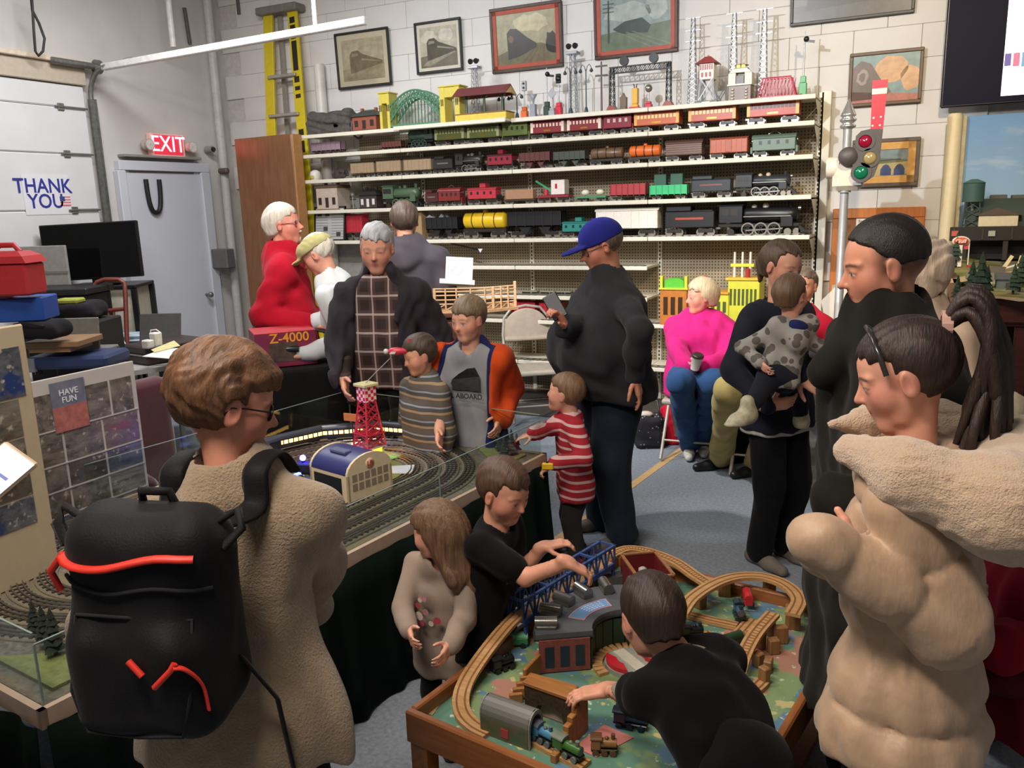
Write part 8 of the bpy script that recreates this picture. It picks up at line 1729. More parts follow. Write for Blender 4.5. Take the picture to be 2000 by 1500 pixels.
# shirt print: engine and words
ctr=J['chest'].lerp(J['pel'],.02);fwd=J['fw2'];off=.066*J['h']+.026;rt_=J['rt2'];m=MB()
def shirt_pt(x,z,e=.0):return ctr-rt_*x+Vector((0,0,z))+fwd*(off+e-1.6*x*x)-J['base']
for poly in([(-.085,-.025),(-.06,.03),(-.02,.06),(.03,.09),(.07,.095),(.09,.05),(.09,-.025)],):m._add([shirt_pt(*q)for q in poly],[list(range(len(poly)))]);m._add([shirt_pt(*q)for q in poly],[list(range(len(poly)))[::-1]])
m.build('shirt_print',M('print_charcoal','2c2c30',.7,var=.25,scale=70),ro);tx=text('lettering','ALL ABOARD',M('print_black','202024',.7,var=0),ro,shirt_pt(0.004,-.05,.010),(pi/2,0,atan2(-rt_.y,-rt_.x)),.036,.001)
# --- toddler in red striped top
J=fit(1102,768,4.12,212,h=.99,hh=.205,hipf=.46,sw=.10,lean=4);arm(J,'R',P(1032,852,d=3.95),-UP+CAMD*.2);arm(J,'L',P(1082,905,d=3.95),IR-UP*.4);legs(J)
t=NT('stripes_red_white');g=t.xyz();f_=t.math('FRACT',t.math('ADD',t.math('MULTIPLY',g[2],24.),t.math('MULTIPLY',g[0],1.5)));st=t.fin(t.mix(t.math('LESS_THAN',f_,.30),lin('9c1c2a'),lin('c8a8a8')),.9)
ro,hw=person('toddler in a red and white striped top beside the table corner',J,face=ang2(188),pitch=-8,roll=0,skin='d7a48c',kid=1,nose=.6,eyes=.016,brow='8a6a50',hair=hair_sdf(t=.045,hz=.22,nape=-.24,seed=21,comb=.006),hairm=hair_mat('hair_toddler','5e4632','86684c'),garments=[dict(kind='top',name='striped_top',mat=st,off=.022,hem=.11,fold=.003),dict(kind='pants',name='trousers',mat=cloth('trousers_grey_dark','2c2a28',.15),leg=1.15)],shoe=shoe_k,hands={'L':dict(d=-IR*.8-UP*.5,pn=-UP,curl=.6),'R':dict(d=-IR-UP*.3,pn=-UP,curl=.2)})
c=P(1073,912,d=3.93);o=thing('yellow_handset','small yellow toy controller in the toddler\'s hand','toy',c,.3);MB().box((-.035,-.012,-.012),(.02,.012,.02),.004).build('body',MC('d8b020'),o);MB().cyl((-.01,0,.02),(-.01,0,.026),.006,n=8).build('button',blackm,o)
# --- mother holding a toddler
J=fit(1528,520,3.92,-38,hh=.235,lean=-3,sw=.10);h=J['h']
arm(J,'R',P(1500,792,d=3.72),-IR-UP*.5);arm(J,'L',P(1560,755,d=3.60),IR*.7-UP*.6);legs(J)
nv=cloth('cardigan_navy','20232e',.15,8,.3)
hd=hair_sdf(t=.03,top=.0,hz=.28,nape=-.30,ears=True,comb=.008,seed=31);hd.u(rc((0,-.42,.08),(0,-.52,-.10),.13,.12),.08);hd.u(rc((0,-.52,-.10),(.03,-.42,-.48),.12,.05),.06)
ro,hw=person('woman in a dark cardigan carrying a toddler on her arm',J,face=ang2(-32),pitch=18,skin='d8a28a',fem=1,nose=.9,eyes=.008,brow='4a3a30',hair=hd,hairm=hair_mat('hair_brown_tied','3c2e26','64503f'),garments=[dict(kind='top',name='cardigan',mat=nv,off=.012,hem=.09,fold=.005,flat=1,neckr=.055),dict(kind='top',name='undershirt',mat=cloth('undershirt_pale','b0b0ac',.05),off=.006,hem=.102,sleeve=0.,fold=.003,flat=1,neckr=.06),dict(kind='pants',name='jeans',mat=black_p,leg=1.12)],shoe=M('shoe_grey_suede','6a645c',.8),hands={'R':dict(d=IR+UP*.1,pn=CAMD*-.6+UP*.4,curl=.5),'L':dict(d=-UP*.3+IR*.4+CAMD*.2,pn=-IR*.3-CAMD*.5,curl=.4)})
MB().tube([J['sR']-J['base']+Vector((.0,.0,.06)),J['sR']-J['base']+Vector((.0,.0,.065))],.001).build('seam',nv,ro)
# toddler on her arm, seen from behind
pel,nk,hd_=P(1520,738,d=3.62),P(1545,632,d=3.62),P(1546,578,d=3.60);Jb=skel_pts(pel,nk,hd_,100,.80,.175,sw=.088,shrug=.34)
arm(Jb,'R',P(1592,690,d=3.72),IR-UP*.5);arm(Jb,'L',P(1482,708,d=3.58),-IR-UP*.6);Jb['hR']=pel+IR*.04;Jb['hL']=pel-IR*.04
Jb['kR'],Jb['kL']=P(1560,770,d=3.85),P(1478,772,d=3.55);Jb['aR'],Jb['aL']=P(1565,820,d=3.92),P(1455,812,d=3.5);Jb['base']=Vector((pel.x,pel.y,pel.z-.1));Jb['toeL']=Vector((-.5,-.6,-.3)).normalized()
t=NT('hoodie_print');n=t.n('ShaderNodeTexVoronoi');n.inputs['Scale'].default_value=22;t.l(t.coord(),n.inputs['Vector']);c=t.mix(t.math('LESS_THAN',n.outputs['Distance'],.42),lin('8e8c88'),lin('56524e'));hp_=t.fin(c,.9)
nk_=np.array(nk-Jb['base']);bk_=np.array(CAMD)
person('toddler in a grey patterned hoodie held by the woman, seen from behind',Jb,face=ang2(60),pitch=4,skin='d8a088',kid=1,nose=.6,hair=hair_sdf(t=.05,top=.02,hz=.22,nape=-.28,seed=33,comb=.006),hairm=hair_mat('hair_baby_brown','4c3a2a','745a42'),garments=[dict(kind='coat',name='hoodie',mat=hp_,off=.020,hem=.05,fold=.004,bulk=1.0,adds=[(rc(nk_+bk_*.03+np.array(IR)*-.06,nk_+bk_*.09-np.array((0,0,.07)),.05,.035),.04),(rc(nk_+bk_*.03+np.array(IR)*.06,nk_+bk_*.09-np.array((0,0,.07)),.05,.035),.04)]),dict(kind='pants',name='trousers',mat=cloth('baby_trousers','1c1e28',.1),off=.02)],shoe=M('baby_shoe','a8a48c',.6,var=.25,scale=50))
S_=Sdf();S_.u(ell(nk_+bk_*.05-np.array((0,0,.01)),(.06,.05,.035)),0);v,f=surf(S_,nk_-.15,nk_+.15,.008);inst('hood_lining',np_mesh('hood_lining',[(v,f)],navy),Jb['hair'].parent)
# --- seated woman in pink hoodie
pel,nk,hd_=P(1362,728,d=5.75),P(1368,612,d=5.80),P(1368,580,d=5.72);nk=Vector((nk.x,nk.y,P(1368,620,d=5.8).z));J=skel_pts(pel,nk,hd_,-92,1.62,.235,sw=.105,feet=(P(1350,880,Z=0).x,P(1350,880,Z=0).y))
J['kR'],J['kL']=P(1330,748,d=5.30),P(1392,748,d=5.32);J['aR'],J['aL']=P(1346,868,Z=.08),P(1374,862,Z=.08);J['toeR']=J['toeL']=(CAMD*.9-IR*.2).normalized()
arm(J,'R',P(1340,718,d=5.42),-IR-UP*.3);arm(J,'L',P(1378,716,d=5.42),IR-UP*.3)
pk=cloth('hoodie_hot_pink','c42474',.12,10,.3);nk_=np.array(J['neck']-J['base'])
ro,hw=person('seated woman in a hot pink hoodie and blue jeans holding a cup',J,face=ang2(214),pitch=4,skin='e0a088',fem=1,nose=1.,eyes=.010,brow='9a8a7c',hair=hair_sdf(t=.06,top=.02,hz=.24,nape=-.30,ears=False,seed=41,comb=.012),hairm=hair_mat('hair_blonde_grey','a8906c','d8c8a4'),garments=[dict(kind='coat',name='hoodie',mat=pk,off=.030,hem=.10,fold=.007,bulk=1.12,adds=[(rc(nk_+np.array((-.07,0,.0)),nk_+np.array((.07,0,.0)),.055,.055),.05)]),dict(kind='pants',name='jeans',mat=cloth('jeans_blue','2f4f7c',.2,7),leg=1.25,bulk=1.15,off=.014)],shoe=shoe_w,hands={'R':dict(d=IR*.8+CAMD*.2,pn=IR*.2-CAMD*.3+UP*.2,curl=.7),'L':dict(d=-IR*.8+CAMD*.3,pn=-CAMD*.5+UP*.2,curl=.7)})
MB().tube([Vector(nk_)+CAMD*.10+IR*.04-UP*.02,Vector(nk_)+CAMD*.17-IR*.02-UP*.12,Vector(nk_)+CAMD*.19-IR*.09-UP*.2],.006,6).build('drawstring',M('drawstring','c8a0c4',.7),ro)
S_=Sdf();S_.u(sph((0.1,-.2,.50),.10),0);S_.u(sph((.02,-.18,.48),.08),.03);S_.disp=folds(.02,14,2);headpart(ro,J,'hair_bow',S_,M('bow_red','a8182c',.7))
c=P(1357,706,d=5.34);o=thing('coffee_cup','white coffee cup with a dark lid in the seated woman\'s hands','cup',c-Vector((0,0,.05)));o.rotation_euler=(.2,.25,0);MB().lathe([(.028,0),(.036,.09),(.038,.092)],16).build('cup',M('cup_white','d8d4cc',.5),o);MB().lathe([(.040,.09),(.040,.10),(.034,.108),(.030,.108)],16).build('lid',M('lid_dark','2a2420',.4),o)
# --- seated person in khaki trousers and red top, mostly hidden
pel,nk,hd_=P(1505,735,d=5.35),P(1560,600,d=5.3),P(1568,560,d=5.3);J=skel_pts(pel,nk,hd_,-105,1.72,.235,sw=.115,feet=(P(1400,905,Z=0).x,P(1400,905,Z=0).y))
J['kR'],J['kL']=P(1425,762,d=4.95),P(1520,765,d=4.9);J['aR'],J['aL']=P(1408,893,Z=.08),P(1478,905,Z=.08);J['toeR']=(-IR+CAMD*.25).normalized();J['toeL']=(-IR+CAMD*.4).normalized()
arm(J,'R',P(1470,740,d=5.1),-IR-UP);arm(J,'L',P(1600,740,d=5.1),IR-UP)
person('seated visitor in khaki trousers and a red top behind the mother',J,face=ang2(-100),skin='d09478',bulk=1.15,hair=hair_sdf(t=.03,hz=.26),hairm=hair_mat('hair_greybrown','4a3c34','7a6a5c'),garments=[dict(kind='top',name='red_top',mat=cloth('top_red','b01c34',.12),off=.02,hem=.06),dict(kind='pants',name='khaki_trousers',mat=cloth('khaki','a89a64',.12,7),leg=1.25,off=.014)],shoe=shoe_k)
# folding chairs under the seated visitors
src=bpy.data.objects['folding_chair']
for(px,d,lb)in((1362,5.85,'beige folding chair under the woman in pink'),(1505,5.45,'beige folding chair under the visitor in khaki trousers')):
 c2=copy_tree(src);q=P(px,730,d=d);c2.location=(q.x,q.y,0);c2.rotation_euler=(0,0,radians(2));c2['label']=lb
 # bags on the floor
c=P(1268,872,Z=0);G=Sdf();G.u(rbox((0,0,.12),(.11,.08,.13),.05),0);G.cut(ell((0,0,.27),(.08,.05,.06)),.02);G.disp=folds(.008,26,6);G.keep(plane((0,0,0),(0,0,-1)),.005);v,f=surf(G,(-.16,-.14,-.02),(.16,.14,.30),.007)
t=NT('floral_black');n=t.n('ShaderNodeTexVoronoi');n.inputs['Scale'].default_value=38;t.l(t.coord(),n.inputs['Vector']);fl_=t.fin(t.mix(t.math('LESS_THAN',n.outputs['Distance'],.22),lin('17151a'),lin('8a8488')),.8)
o=thing('tote_bag','black tote bag with small pale flowers on the carpet','bag',c,.4);inst('body',np_mesh('body',[(v,f)],fl_),o);MB().tube([(-.08,0,.22),(-.06,0,.36),(.06,0,.36),(.08,0,.22)],.007,6).build('handle',blackm,o);MB().sphere((-.03,0,.25),.045,sc=(1.3,.8,.6)).build('packed_cloth',M('packed_white','c8bcb0',.8),o)
c=P(1312,866,Z=0);G=Sdf();G.u(rbox((0,0,.14),(.095,.07,.15),.05),0);G.u(rc((0,0,.2),(0,0,.30),.05,.02),.05);G.disp=folds(.009,26,9);G.keep(plane((0,0,0),(0,0,-1)),.005);v,f=surf(G,(-.15,-.13,-.02),(.15,.13,.36),.007);o=thing('red_bag','bright red bag with a zip standing beside the floral tote','bag',c,.3);inst('body',np_mesh('body',[(v,f)],cloth('bag_red','b8142c',.1,8)),o);MB().bar((.02,-.075,.08),(.02,-.075,.20),.006,.008,up=(1,0,0)).build('zip',nickel,o);MB().tube([(-.04,0,.28),(0,0,.36),(.04,0,.28)],.008,6).build('handle',cloth('bag_red','b8142c'),o)
c=P(1432,902,Z=0)+Vector((0,0,.15));G=Sdf();G.u(rbox((0,0,0),(.11,.06,.15),.04),0);G.disp=folds(.006,24,3);v,f=surf(G,(-.14,-.10,-.17),(.14,.10,.17),.008);o=thing('black_handbag','black handbag standing in front of the khaki trousers','bag',c,.5);inst('body',np_mesh('body',[(v,f)],cloth('cloth_black','121214',.2)),o);MB().tube([(-.06,0,.10),(0,0,.22),(.04,0,.28),(.07,0,.22),(.06,0,.10)],.010,6).build('strap',blackm,o);MB().ringz([(.012,-.003),(.020,-.003),(.020,.003),(.012,.003)],12,c=(.01,-.01,.26),axis='y').build('ring',nickel,o)
# --- man in dark coat
J=fit(1722,522,2.12,205,hh=.238,lean=2,sw=.118);h=J['h'];arm(J,'L',P(1650,985,d=2.02),IR);arm(J,'R',P(1660,985,d=2.35),IR);legs(J)
dk=cloth('coat_dark_olive','1e1d1a',.2,8,.35);nk_=np.array(J['neck']-J['base']);f2_=np.array(J['fw2'])
ro,hw=person('dark-haired man in a black winter coat looking down at the play table',J,face=ang2(196),pitch=12,skin='d3957a',nose=1.1,eyes=.012,brow='241a14',bulk=1.12,hair=hair_sdf(t=.014,top=.03,hz=.27,nape=.02,y0=.13,slope=.2,seed=51,comb=.003,freq=80,jag=.014),fade='2a201a',hairm=hair_mat('hair_black_short','100c0a','221a16',(40,20,20)),res=.0044,garments=[dict(kind='coat',name='coat',mat=dk,off=.034,collar=.035,hem=.30,drop=.12,flare=.006,fold=.008,seed=7,arm=1.12,adds=[(rc(nk_+f2_*.10-np.array((0,0,.03)),nk_+f2_*.16-np.array((0,0,.10)),.05,.04),.03)]),dict(kind='pants',name='trousers',mat=black_p)],shoe=shoe_k,hands={'L':dict(d=-UP-IR*.2,pn=-CAMD*.8-IR*.3,curl=.4)})
# --- white-haired visitor behind him
J=fit(1812,535,3.3,60,hh=.24,sw=.10);arm(J,'R');arm(J,'L');legs(J)
person('visitor with fluffy pale hair behind the man in the black coat',J,face=ang2(70),skin='d8a890',fem=1,hair=hair_sdf(t=.09,top=.02,hz=.2,nape=-.42,ears=False,seed=61,comb=.02),hairm=hair_mat('hair_pale_blonde','c4a890','e4d4c0'),garments=[dict(kind='coat',name='coat',mat=cloth('coat_beige_pink','c0a894',.1),off=.03,collar=.03,hem=.2,flat=1),dict(kind='pants',name='trousers',mat=black_p)],shoe=shoe_k)
# --- woman in puffer coat
J=fit(1764,735,1.72,172,hh=.228,lean=2,sw=.098);h=J['h']
arm(J,'L',P(1672,1105,d=1.62),IR*.8-UP+CAMD*.1);arm(J,'R',P(1680,1095,d=1.76),-UP+IR);legs(J)
pz=J['pel'].z;
def quilt(q):
 z=q[:,2]+.03*np.sin(q[:,0]*5+1)+.025*np.sin(q[:,1]*6+.5);wst=np.exp(-((q[:,2]-(pz+.06))/.04)**2);s=np.abs(np.sin(pi*z/.150));return.027*(1-s**.36)*(1-wst)+.016*wst+.003*np.sin(q[:,0]*190)*wst-.004+.003*np.sin(q[:,2]*30+5*np.sin(q[:,0]*21)+3*np.sin(q[:,1]*17))*(1-s)
def sleeve(k):
 a,e,w=[np.array(J[x+k]-J['base'],dtype=F32)for x in 'sew'];w=w+(w-e)*.42;w_=(w-e)/np.linalg.norm(w-e)
 def dq(q):
  o=np.zeros(len(q),F32);bd=np.full(len(q),9.,F32);co=o.copy()
  for i,(p,r)in enumerate(((a,e),(e,w))):
   ab=r-p;L=float(np.sqrt(ab@ab));t=np.clip((q-p)@ab/L/L,0,1);d=np.sqrt(((q-p-t[:,None]*ab)**2).sum(1));m=d<bd;bd=np.where(m,d,bd);co=np.where(m,t*L+i*.30,co)
  s_=np.abs(np.sin(pi*(co+.03)/.15));return.015*(1-s_**.42)+.0025*np.sin(q[:,2]*40+5*np.sin(q[:,0]*21))*(1-s_)
 return dict(kind='ops',name='sleeve',mat=pf,fold=.003,disp=dq,res=.0085,lo=np.minimum(np.minimum(a,e),w)-.13,hi=np.maximum(np.maximum(a,e),w)+.13,ops=[(0,rc(a,e,.074,.082),0),(0,rc(e,w,.080,.056),.03)])
t=NT('puffer_beige');f_=t.noise(14,4,stretch=(1,1,2));pf=t.fin(t.mix(t.ramp(f_,.3,.7),lin('ac8f74'),lin('bd9f84')),.5);t.bump(t.noise(30,3,stretch=(1,1,.35)),.3,.012);t.b.inputs['Sheen Weight'].default_value=.2
hd=hair_sdf(t=.035,top=.0,hz=.27,nape=-.22,y0=.08,seed=71,comb=.006,freq=60)
ro,hw=person('woman with a dark ponytail in a beige puffer coat',J,face=ang2(184),pitch=20,skin='d9a088',fem=1,nose=.95,eyes=.009,brow='2c201a',lips='b0605c',hair=hd,hairm=hair_mat('hair_dark_ponytail','1c1412','382822',(30,6,6)),res=.0038,garments=[dict(kind='coat',name='puffer_coat',mat=pf,off=.034,neckr=.05,hem=.125,drop=.075,flare=.016,fold=.005,seed=12,arm=1.25,disp=quilt,bulk=.95,flat=1,res=.0085,sleeve=0.),sleeve('L'),sleeve('R'),dict(kind='pants',name='trousers',mat=black_p)],shoe=shoe_k,hands={'L':dict(curl=1.0,thumb=.9),'R':dict(curl=1.0,thumb=.9)})
# fur-lined hood lying on the shoulders
N_=J['neck']-J['base']+UP*.035;bk=-J['fw2'];bk=Vector((bk.x,bk.y,0)).normalized();sd=Vector((-bk.y,bk.x,0));G=Sdf()
fwh=-bk
ctl=[N_+fwh*.17-UP*.0+sd*.03,N_+fwh*.10+sd*.12-UP*.01,N_+bk*.02+sd*.17-UP*.03,N_+bk*.17+sd*.17-UP*.07,N_+bk*.30+sd*.02-UP*.09,N_+bk*.18-sd*.17-UP*.07,N_+bk*.02-sd*.17-UP*.03,N_+fwh*.10-sd*.12-UP*.01]
rad=[.016,.036,.060,.085,.095,.085,.060,.036]
for i in range(len(ctl)-1):G.u(rc(ctl[i],ctl[i+1],rad[i],rad[i+1]),.05)
G.u(ell(N_+bk*.17-UP*.05,(.17,.17,.08)),.06);G.cut(ell(N_+bk*.06+UP*.09,(.085,.11,.10)),.05);G.disp=lambda q,a=folds(.005,16,3),b=folds(.003,130,9,(1,1,1)):a(q)+b(q)
v,f=surf(G,np.array(N_)-.5,np.array(N_)+np.array((.5,.5,.2)),.0075);t=NT('fur_beige');fr_=t.fin(t.mix(t.noise(120,5,stretch=(1,1,.5)),lin('c0a286'),lin('dac0a4')),.95);t.b.inputs['Sheen Weight'].default_value=.6;t.bump(t.noise(240,4),.8,.01);inst('fur_hood',np_mesh('fur_hood',[(v,f)],fr_),ro)
# ponytail of tapered locks
rs=random.Random(4);m=MB();r0=hw((0,-.44,.34));b0=Vector(-np.array(J['Rh'][1]))
for i in range(46):
 a=rs.uniform(0,6.28);rr_=rs.uniform(0,.042)*rs.random()**.3;o1=sd*cos(a)*rr_+UP*sin(a)*rr_;w=rs.uniform(-.05,.05);ln_=rs.uniform(.85,1.1);side=IR*rs.uniform(-.035,.05)
 p0=r0+o1*.3;p1=r0+b0*.045+UP*.03+o1*.8;p2=r0+b0*.085-UP*.03+o1*1.1;p3=r0+b0*.10-UP*.14*ln_+o1*1.3+side*.5;p4=r0+b0*.09-UP*.25*ln_+o1*1.2+side+sd*w;p5=r0+b0*(.07+rs.uniform(0,.03))-UP*.33*ln_+o1*.8+side*1.3+sd*w
 m.tube(crom([p0,p1,p2,p3,p4,p5],3),[x for x in np.interp(np.linspace(0,1,16),[0,.15,.5,.8,1],[.008,.013,.015,.011,.002])],6)
m.build('ponytail',MATS['hair_dark_ponytail'],ro);q=hw((0,-.46,.34));MB().ringz([(.020,-.010),(.030,-.010),(.030,.010),(.020,.010)],14,c=(0,0,0),axis='y').build('hair_tie',M('hair_tie_pink','c0988c',.6),ro).name;ht_=[x for x in bpy.data.objects if x.name.startswith('hair_tie')][0];ht_.location=q;ht_.rotation_euler=(0,0,atan2(b0.y,b0.x)-pi/2)
m=MB();m.tube([hw((x,.16-.1*abs(x),z))for x,z in((-.385,.12),(-.35,.30),(-.22,.46),(0,.53),(.22,.46),(.35,.30),(.385,.12))],.006,6);m.build('sunglasses_band',M('band_dark','2c2a2a',.2),ro)
# --- person in red at the frame edge, crouching
pel,nk,hd_=P(2010,1290,d=2.35),P(2040,1060,d=2.35),P(2065,985,d=2.3);J=skel_pts(pel,nk,hd_,205,1.20,.20,feet=(P(2000,1430,Z=0).x,P(2000,1430,Z=0).y));arm(J,'L',P(1950,1260,d=2.2),-UP+CAMD);arm(J,'R',P(1985,1190,d=2.5));J['kR'],J['kL']=P(1965,1330,d=2.4),P(1955,1320,d=2.25);J['aR'],J['aL']=P(1990,1400,Z=.055),P(1910,1415,Z=.055)
person('child in a deep red coat crouching at the edge behind the puffer coat',J,face=ang2(205),skin='d39a80',kid=.7,hair=hair_sdf(t=.05,hz=.2),hairm=hair_mat('hair_dark_brown','2c241e','54463a'),garments=[dict(kind='coat',name='coat',mat=cloth('coat_deep_red','8c1428',.12,6,.3),off=.05,hem=.16,fold=.008,collar=.02,bulk=1.2,drop=.08,arm=1.3),dict(kind='pants',name='trousers',mat=cloth('trousers_wine','5a1424',.15))],shoe=M('shoe_wine_white','4a2430',.6,var=.4,scale=26))
# --- girl with long hair
J=fit(850,1040,2.68,272,hhf=4.8,hipf=.45,sw=.115,lean=2);arm(J,'R',P(800,1232,d=2.58),-CAMD-IR*.35);arm(J,'L',P(878,1262,d=2.52),-CAMD+IR*.35);legs(J)
hd=hair_sdf(t=.11,top=.01,hz=.24,nape=-.5,ears=False,seed=81,comb=.012);hd.u(rc((0,-.34,-.1),(.08,-.52,-.95),.34,.28),.12);hd.u(rc((-.22,-.10,-.1),(-.25,-.35,-.80),.19,.19),.10);hd.u(rc((.25,-.12,-.1),(.36,-.38,-.85),.20,.18),.10);hd.u(rc((.1,-.5,-.8),(.40,-.70,-1.1),.22,.06),.12);hd.u(rc((-.2,-.35,-.7),(-.3,-.4,-1.1),.14,.04),.1);hd.lo=(-.75,-1.05,-1.35);hd.hi=(.75,.62,.75)
gs_=cloth('top_grey_pink','8f8074',.12,9,.2)
ro,hw=person('little girl with long light brown hair and a grey-pink top',J,face=ang2(184),pitch=8,skin='d8a088',kid=1,fem=1,nose=.6,hair=hd,hairm=hair_mat('hair_long_brown','4c3626','80624a',(34,34,3)),garments=[dict(kind='top',name='long_sleeve_top',mat=gs_,off=.020,hem=.13,drop=.05,fold=.004,flat=1),dict(kind='pants',name='leggings',mat=black_p)],shoe=shoe_k,bare=0)
m=MB();ctr=J['chest'].lerp(J['pel'],.15);fwd,rt_=J['fw2'],J['rt2'];rs=random.Random(8)
def tp2(x,z):return ctr-rt_*x+UP*z+fwd*(.060*J['h']+.047-2.5*x*x)-J['base']
for k in range(9):
 x,z,r_=rs.uniform(-.045,.03),rs.uniform(-.05,.05),rs.uniform(.008,.016);pts_=[tp2(x+r_*cos(a),z+r_*sin(a))for a in np.linspace(0,6.28,9)[:-1]];m._add(pts_,[list(range(8)),list(range(8))[::-1]],k%3)
tag(m.build('shirt_print',[M('print_rose','b07c84',.8,var=.2),M('print_cream','c4b4a4',.8),M('print_red','a83c50',.8)],ro),kind='stuff')
# --- boy in black t-shirt at the bridge
J=fit(985,962,2.66,2,hhf=4.9,hipf=.45,sw=.108,lean=10);arm(J,'R',P(1108,1098,d=2.48),-UP-IR*.2);arm(J,'L',P(1062,1068,d=2.72),-UP-IR*.3);legs(J)
bt=cloth('tee_black','0c0c0e',.25,8,.25)
ro,hw=person('boy in a black t-shirt reaching for the blue bridge',J,face=ang2(-12),pitch=20,skin='d39a80',kid=1,nose=.65,eyes=.010,brow='5a4436',hair=hair_sdf(t=.04,top=.015,hz=.225,nape=-.24,seed=91,comb=.005),hairm=hair_mat('hair_boy_brown','3c2a20','5e4434'),bare=1,garments=[dict(kind='top',name='tee_shirt',mat=bt,off=.022,hem=.10,sleeve=.36,fold=.005,seed=5,arm=1.15),dict(kind='pants',name='jeans',mat=cloth('jeans_blue_dark','1c2c48',.2))],shoe=shoe_k,hands={'R':dict(d=IR-UP*.6,pn=-UP-IR*.4,curl=.45),'L':dict(d=IR+UP*.2,pn=-UP*.5-CAMD*.0,curl=.5)})
ctr=J['chest'];fwd,rt_=J['fw2'],J['rt2'];m=MB()
def tp3(x,z):return ctr+rt_*x+UP*z+fwd*(.075*J['h']-1.8*x*x)-J['base']
for(x0,z0,x1,z1)in((.02,.05,.05,.06),(.02,.02,.028,.05),(.035,.03,.043,.05),(.02,.0,.05,.008),(.015,-.04,.05,-.03),(.03,-.03,.038,.0)):m._add([tp3(x0,z0),tp3(x1,z0),tp3(x1,z1),tp3(x0,z1)],[(0,1,2,3),(3,2,1,0)])
tag(m.build('shirt_print',M('print_gold','c8b060',.6,var=.1),ro),kind='stuff')
# --- boy leaning over the play table, back to the camera
pel,nk,hd_=P(1450,1500,d=1.82),P(1318,1282,d=1.98),P(1272,1205,d=2.02);J=skel_pts(pel,nk,hd_,128,1.08,.205,sw=.092,shrug=.26,feet=(pel.x+.04,pel.y-.05));arm(J,'L',P(1160,1345,Z=.455),-IR*.3-UP);arm(J,'R',P(1330,1290,Z=.46),IR-UP);legs(J)
ro,hw=person('boy in a black t-shirt leaning over the play table, back turned',J,face=ang2(132),pitch=26,skin='d39a80',kid=.9,hair=hair_sdf(t=.035,top=.01,hz=.24,nape=-.26,seed=95,comb=.004,freq=70),hairm=hair_mat('hair_boy_dark','1e1612','38291f'),res=.0045,garments=[dict(kind='top',name='long_sleeve',mat=cloth('sleeve_grey','8a7f72',.1),off=.004,hem=-.02,fold=.002,bulk=.72,arm=1.0,sleeve=1.0),dict(kind='top',name='tee_shirt',mat=bt,off=.020,hem=.20,drop=.08,sleeve=.30,fold=.007,seed=6,arm=1.08,bulk=1.04),dict(kind='pants',name='trousers',mat=cloth('trousers_dark_grey','0c0c0e',.15),bulk=1.1,off=.02)],shoe=shoe_k,hands={'L':dict(d=-IR-UP*.15,pn=-UP,curl=.3)})
# --- woman with backpack
J=fit(448,790,1.74,118,hh=.232,lean=6,sw=.094,twist=-10);h=J['h'];arm(J,'R',P(612,1185,d=2.12),IR-UP*.3);arm(J,'L',P(300,1200,d=2.0),-IR*.6-UP);legs(J)
fz=M('fleece_tan','94826c',.95,var=.14,scale=22,bump=.9,bscale=190,sheen=.4,spec=.1,bdist=.006)
hd=hair_sdf(t=.06,top=.03,hz=.17,nape=-.24,y0=.10,seed=101,comb=.013,freq=27,back=.03,jag=.035);_od=hd.disp;hd.disp=lambda q:_od(q)+.006*np.sin(q[:,0]*88+6*np.sin(q[:,1]*7+q[:,2]*5)+4*np.sin(q[:,2]*11))+.010*np.sin(q[:,1]*13+5*q[:,0]+3*np.sin(q[:,2]*9));
ro,hw=person('woman with short auburn hair in a tan fleece coat wearing a backpack',J,face=ang2(54),pitch=18,skin='d6967c',fem=1,nose=1.,eyes=.010,brow='6a4c38',hair=hd,hairm=hair_mat('hair_auburn','3a261a','80593c',(20,5,5)),res=.0038,garments=[dict(kind='coat',name='fleece_coat',mat=fz,off=.022,collar=.010,hem=.085,drop=.045,flare=.014,fold=.012,ff=20,seed=22,arm=1.15,flat=1,bulk=1.0),dict(kind='pants',name='trousers',mat=black_p)],shoe=shoe_k)
glasses(ro,J,M('glasses_black','101010',.2),M('lens_dark','14161a',.08))
# backpack
B0=J['base'];bk=-J['fw2'];bk=Vector((bk.x,bk.y,0)).normalized();sdv=Vector((bk.y,-bk.x,0));sdv=sdv if sdv.dot(IR)>0 else-sdv;R_=frame(sdv,-bk,UP)
c=P(300,1205,d=1.52);bp=thing('backpack','black backpack with orange-red zips on the woman\'s back','backpack',c);G=Sdf();O0=(0,0,0);loc=lambda x,y,z:Vector((0,0,0))+sdv*x+bk*y+UP*z
G.u(rbox(loc(0,-.02,.0),(.155,.085,.20),.075,R_),0);G.u(rbox(loc(.0,.05,-.09),(.130,.055,.11),.05,R_),.03);G.u(rbox(loc(.0,-.02,.14),(.135,.075,.06),.05,R_),.03);G.disp=folds(.008,20,13)
v,f=surf(G,(-.32,-.32,-.30),(.32,.32,.30),.007);bpm=cloth('backpack_nylon','131316',.25,10,.3,rough=.6);inst('body',np_mesh('body',[(v,f)],bpm),bp)
orr=M('zip_orange_red','d83224',.5,var=.08)
def onpack(x,z,y0=.06):
 o_=loc(x,.25,z);d_=-bk;t_=0
 for _ in range(60):
  p=np.array([o_+d_*t_],dtype=F32);dd_=float(G(p)[0])
  if dd_<.001 or t_>.22:break
  t_+=min(max(dd_*.8,.0008),.05)
 return o_+d_*t_+bk*.002
MB().tube([onpack(x,.135+.012*sin(x*20))for x in np.linspace(-.135,.125,14)],.013,6,flat=.5,up=tuple(UP)).build('zip_band',orr,bp)
MB().tube([onpack(-.135,.135),onpack(-.165,.10)+bk*.004,onpack(-.16,.06)+bk*.004],.007,6).build('zip_pull',orr,bp)
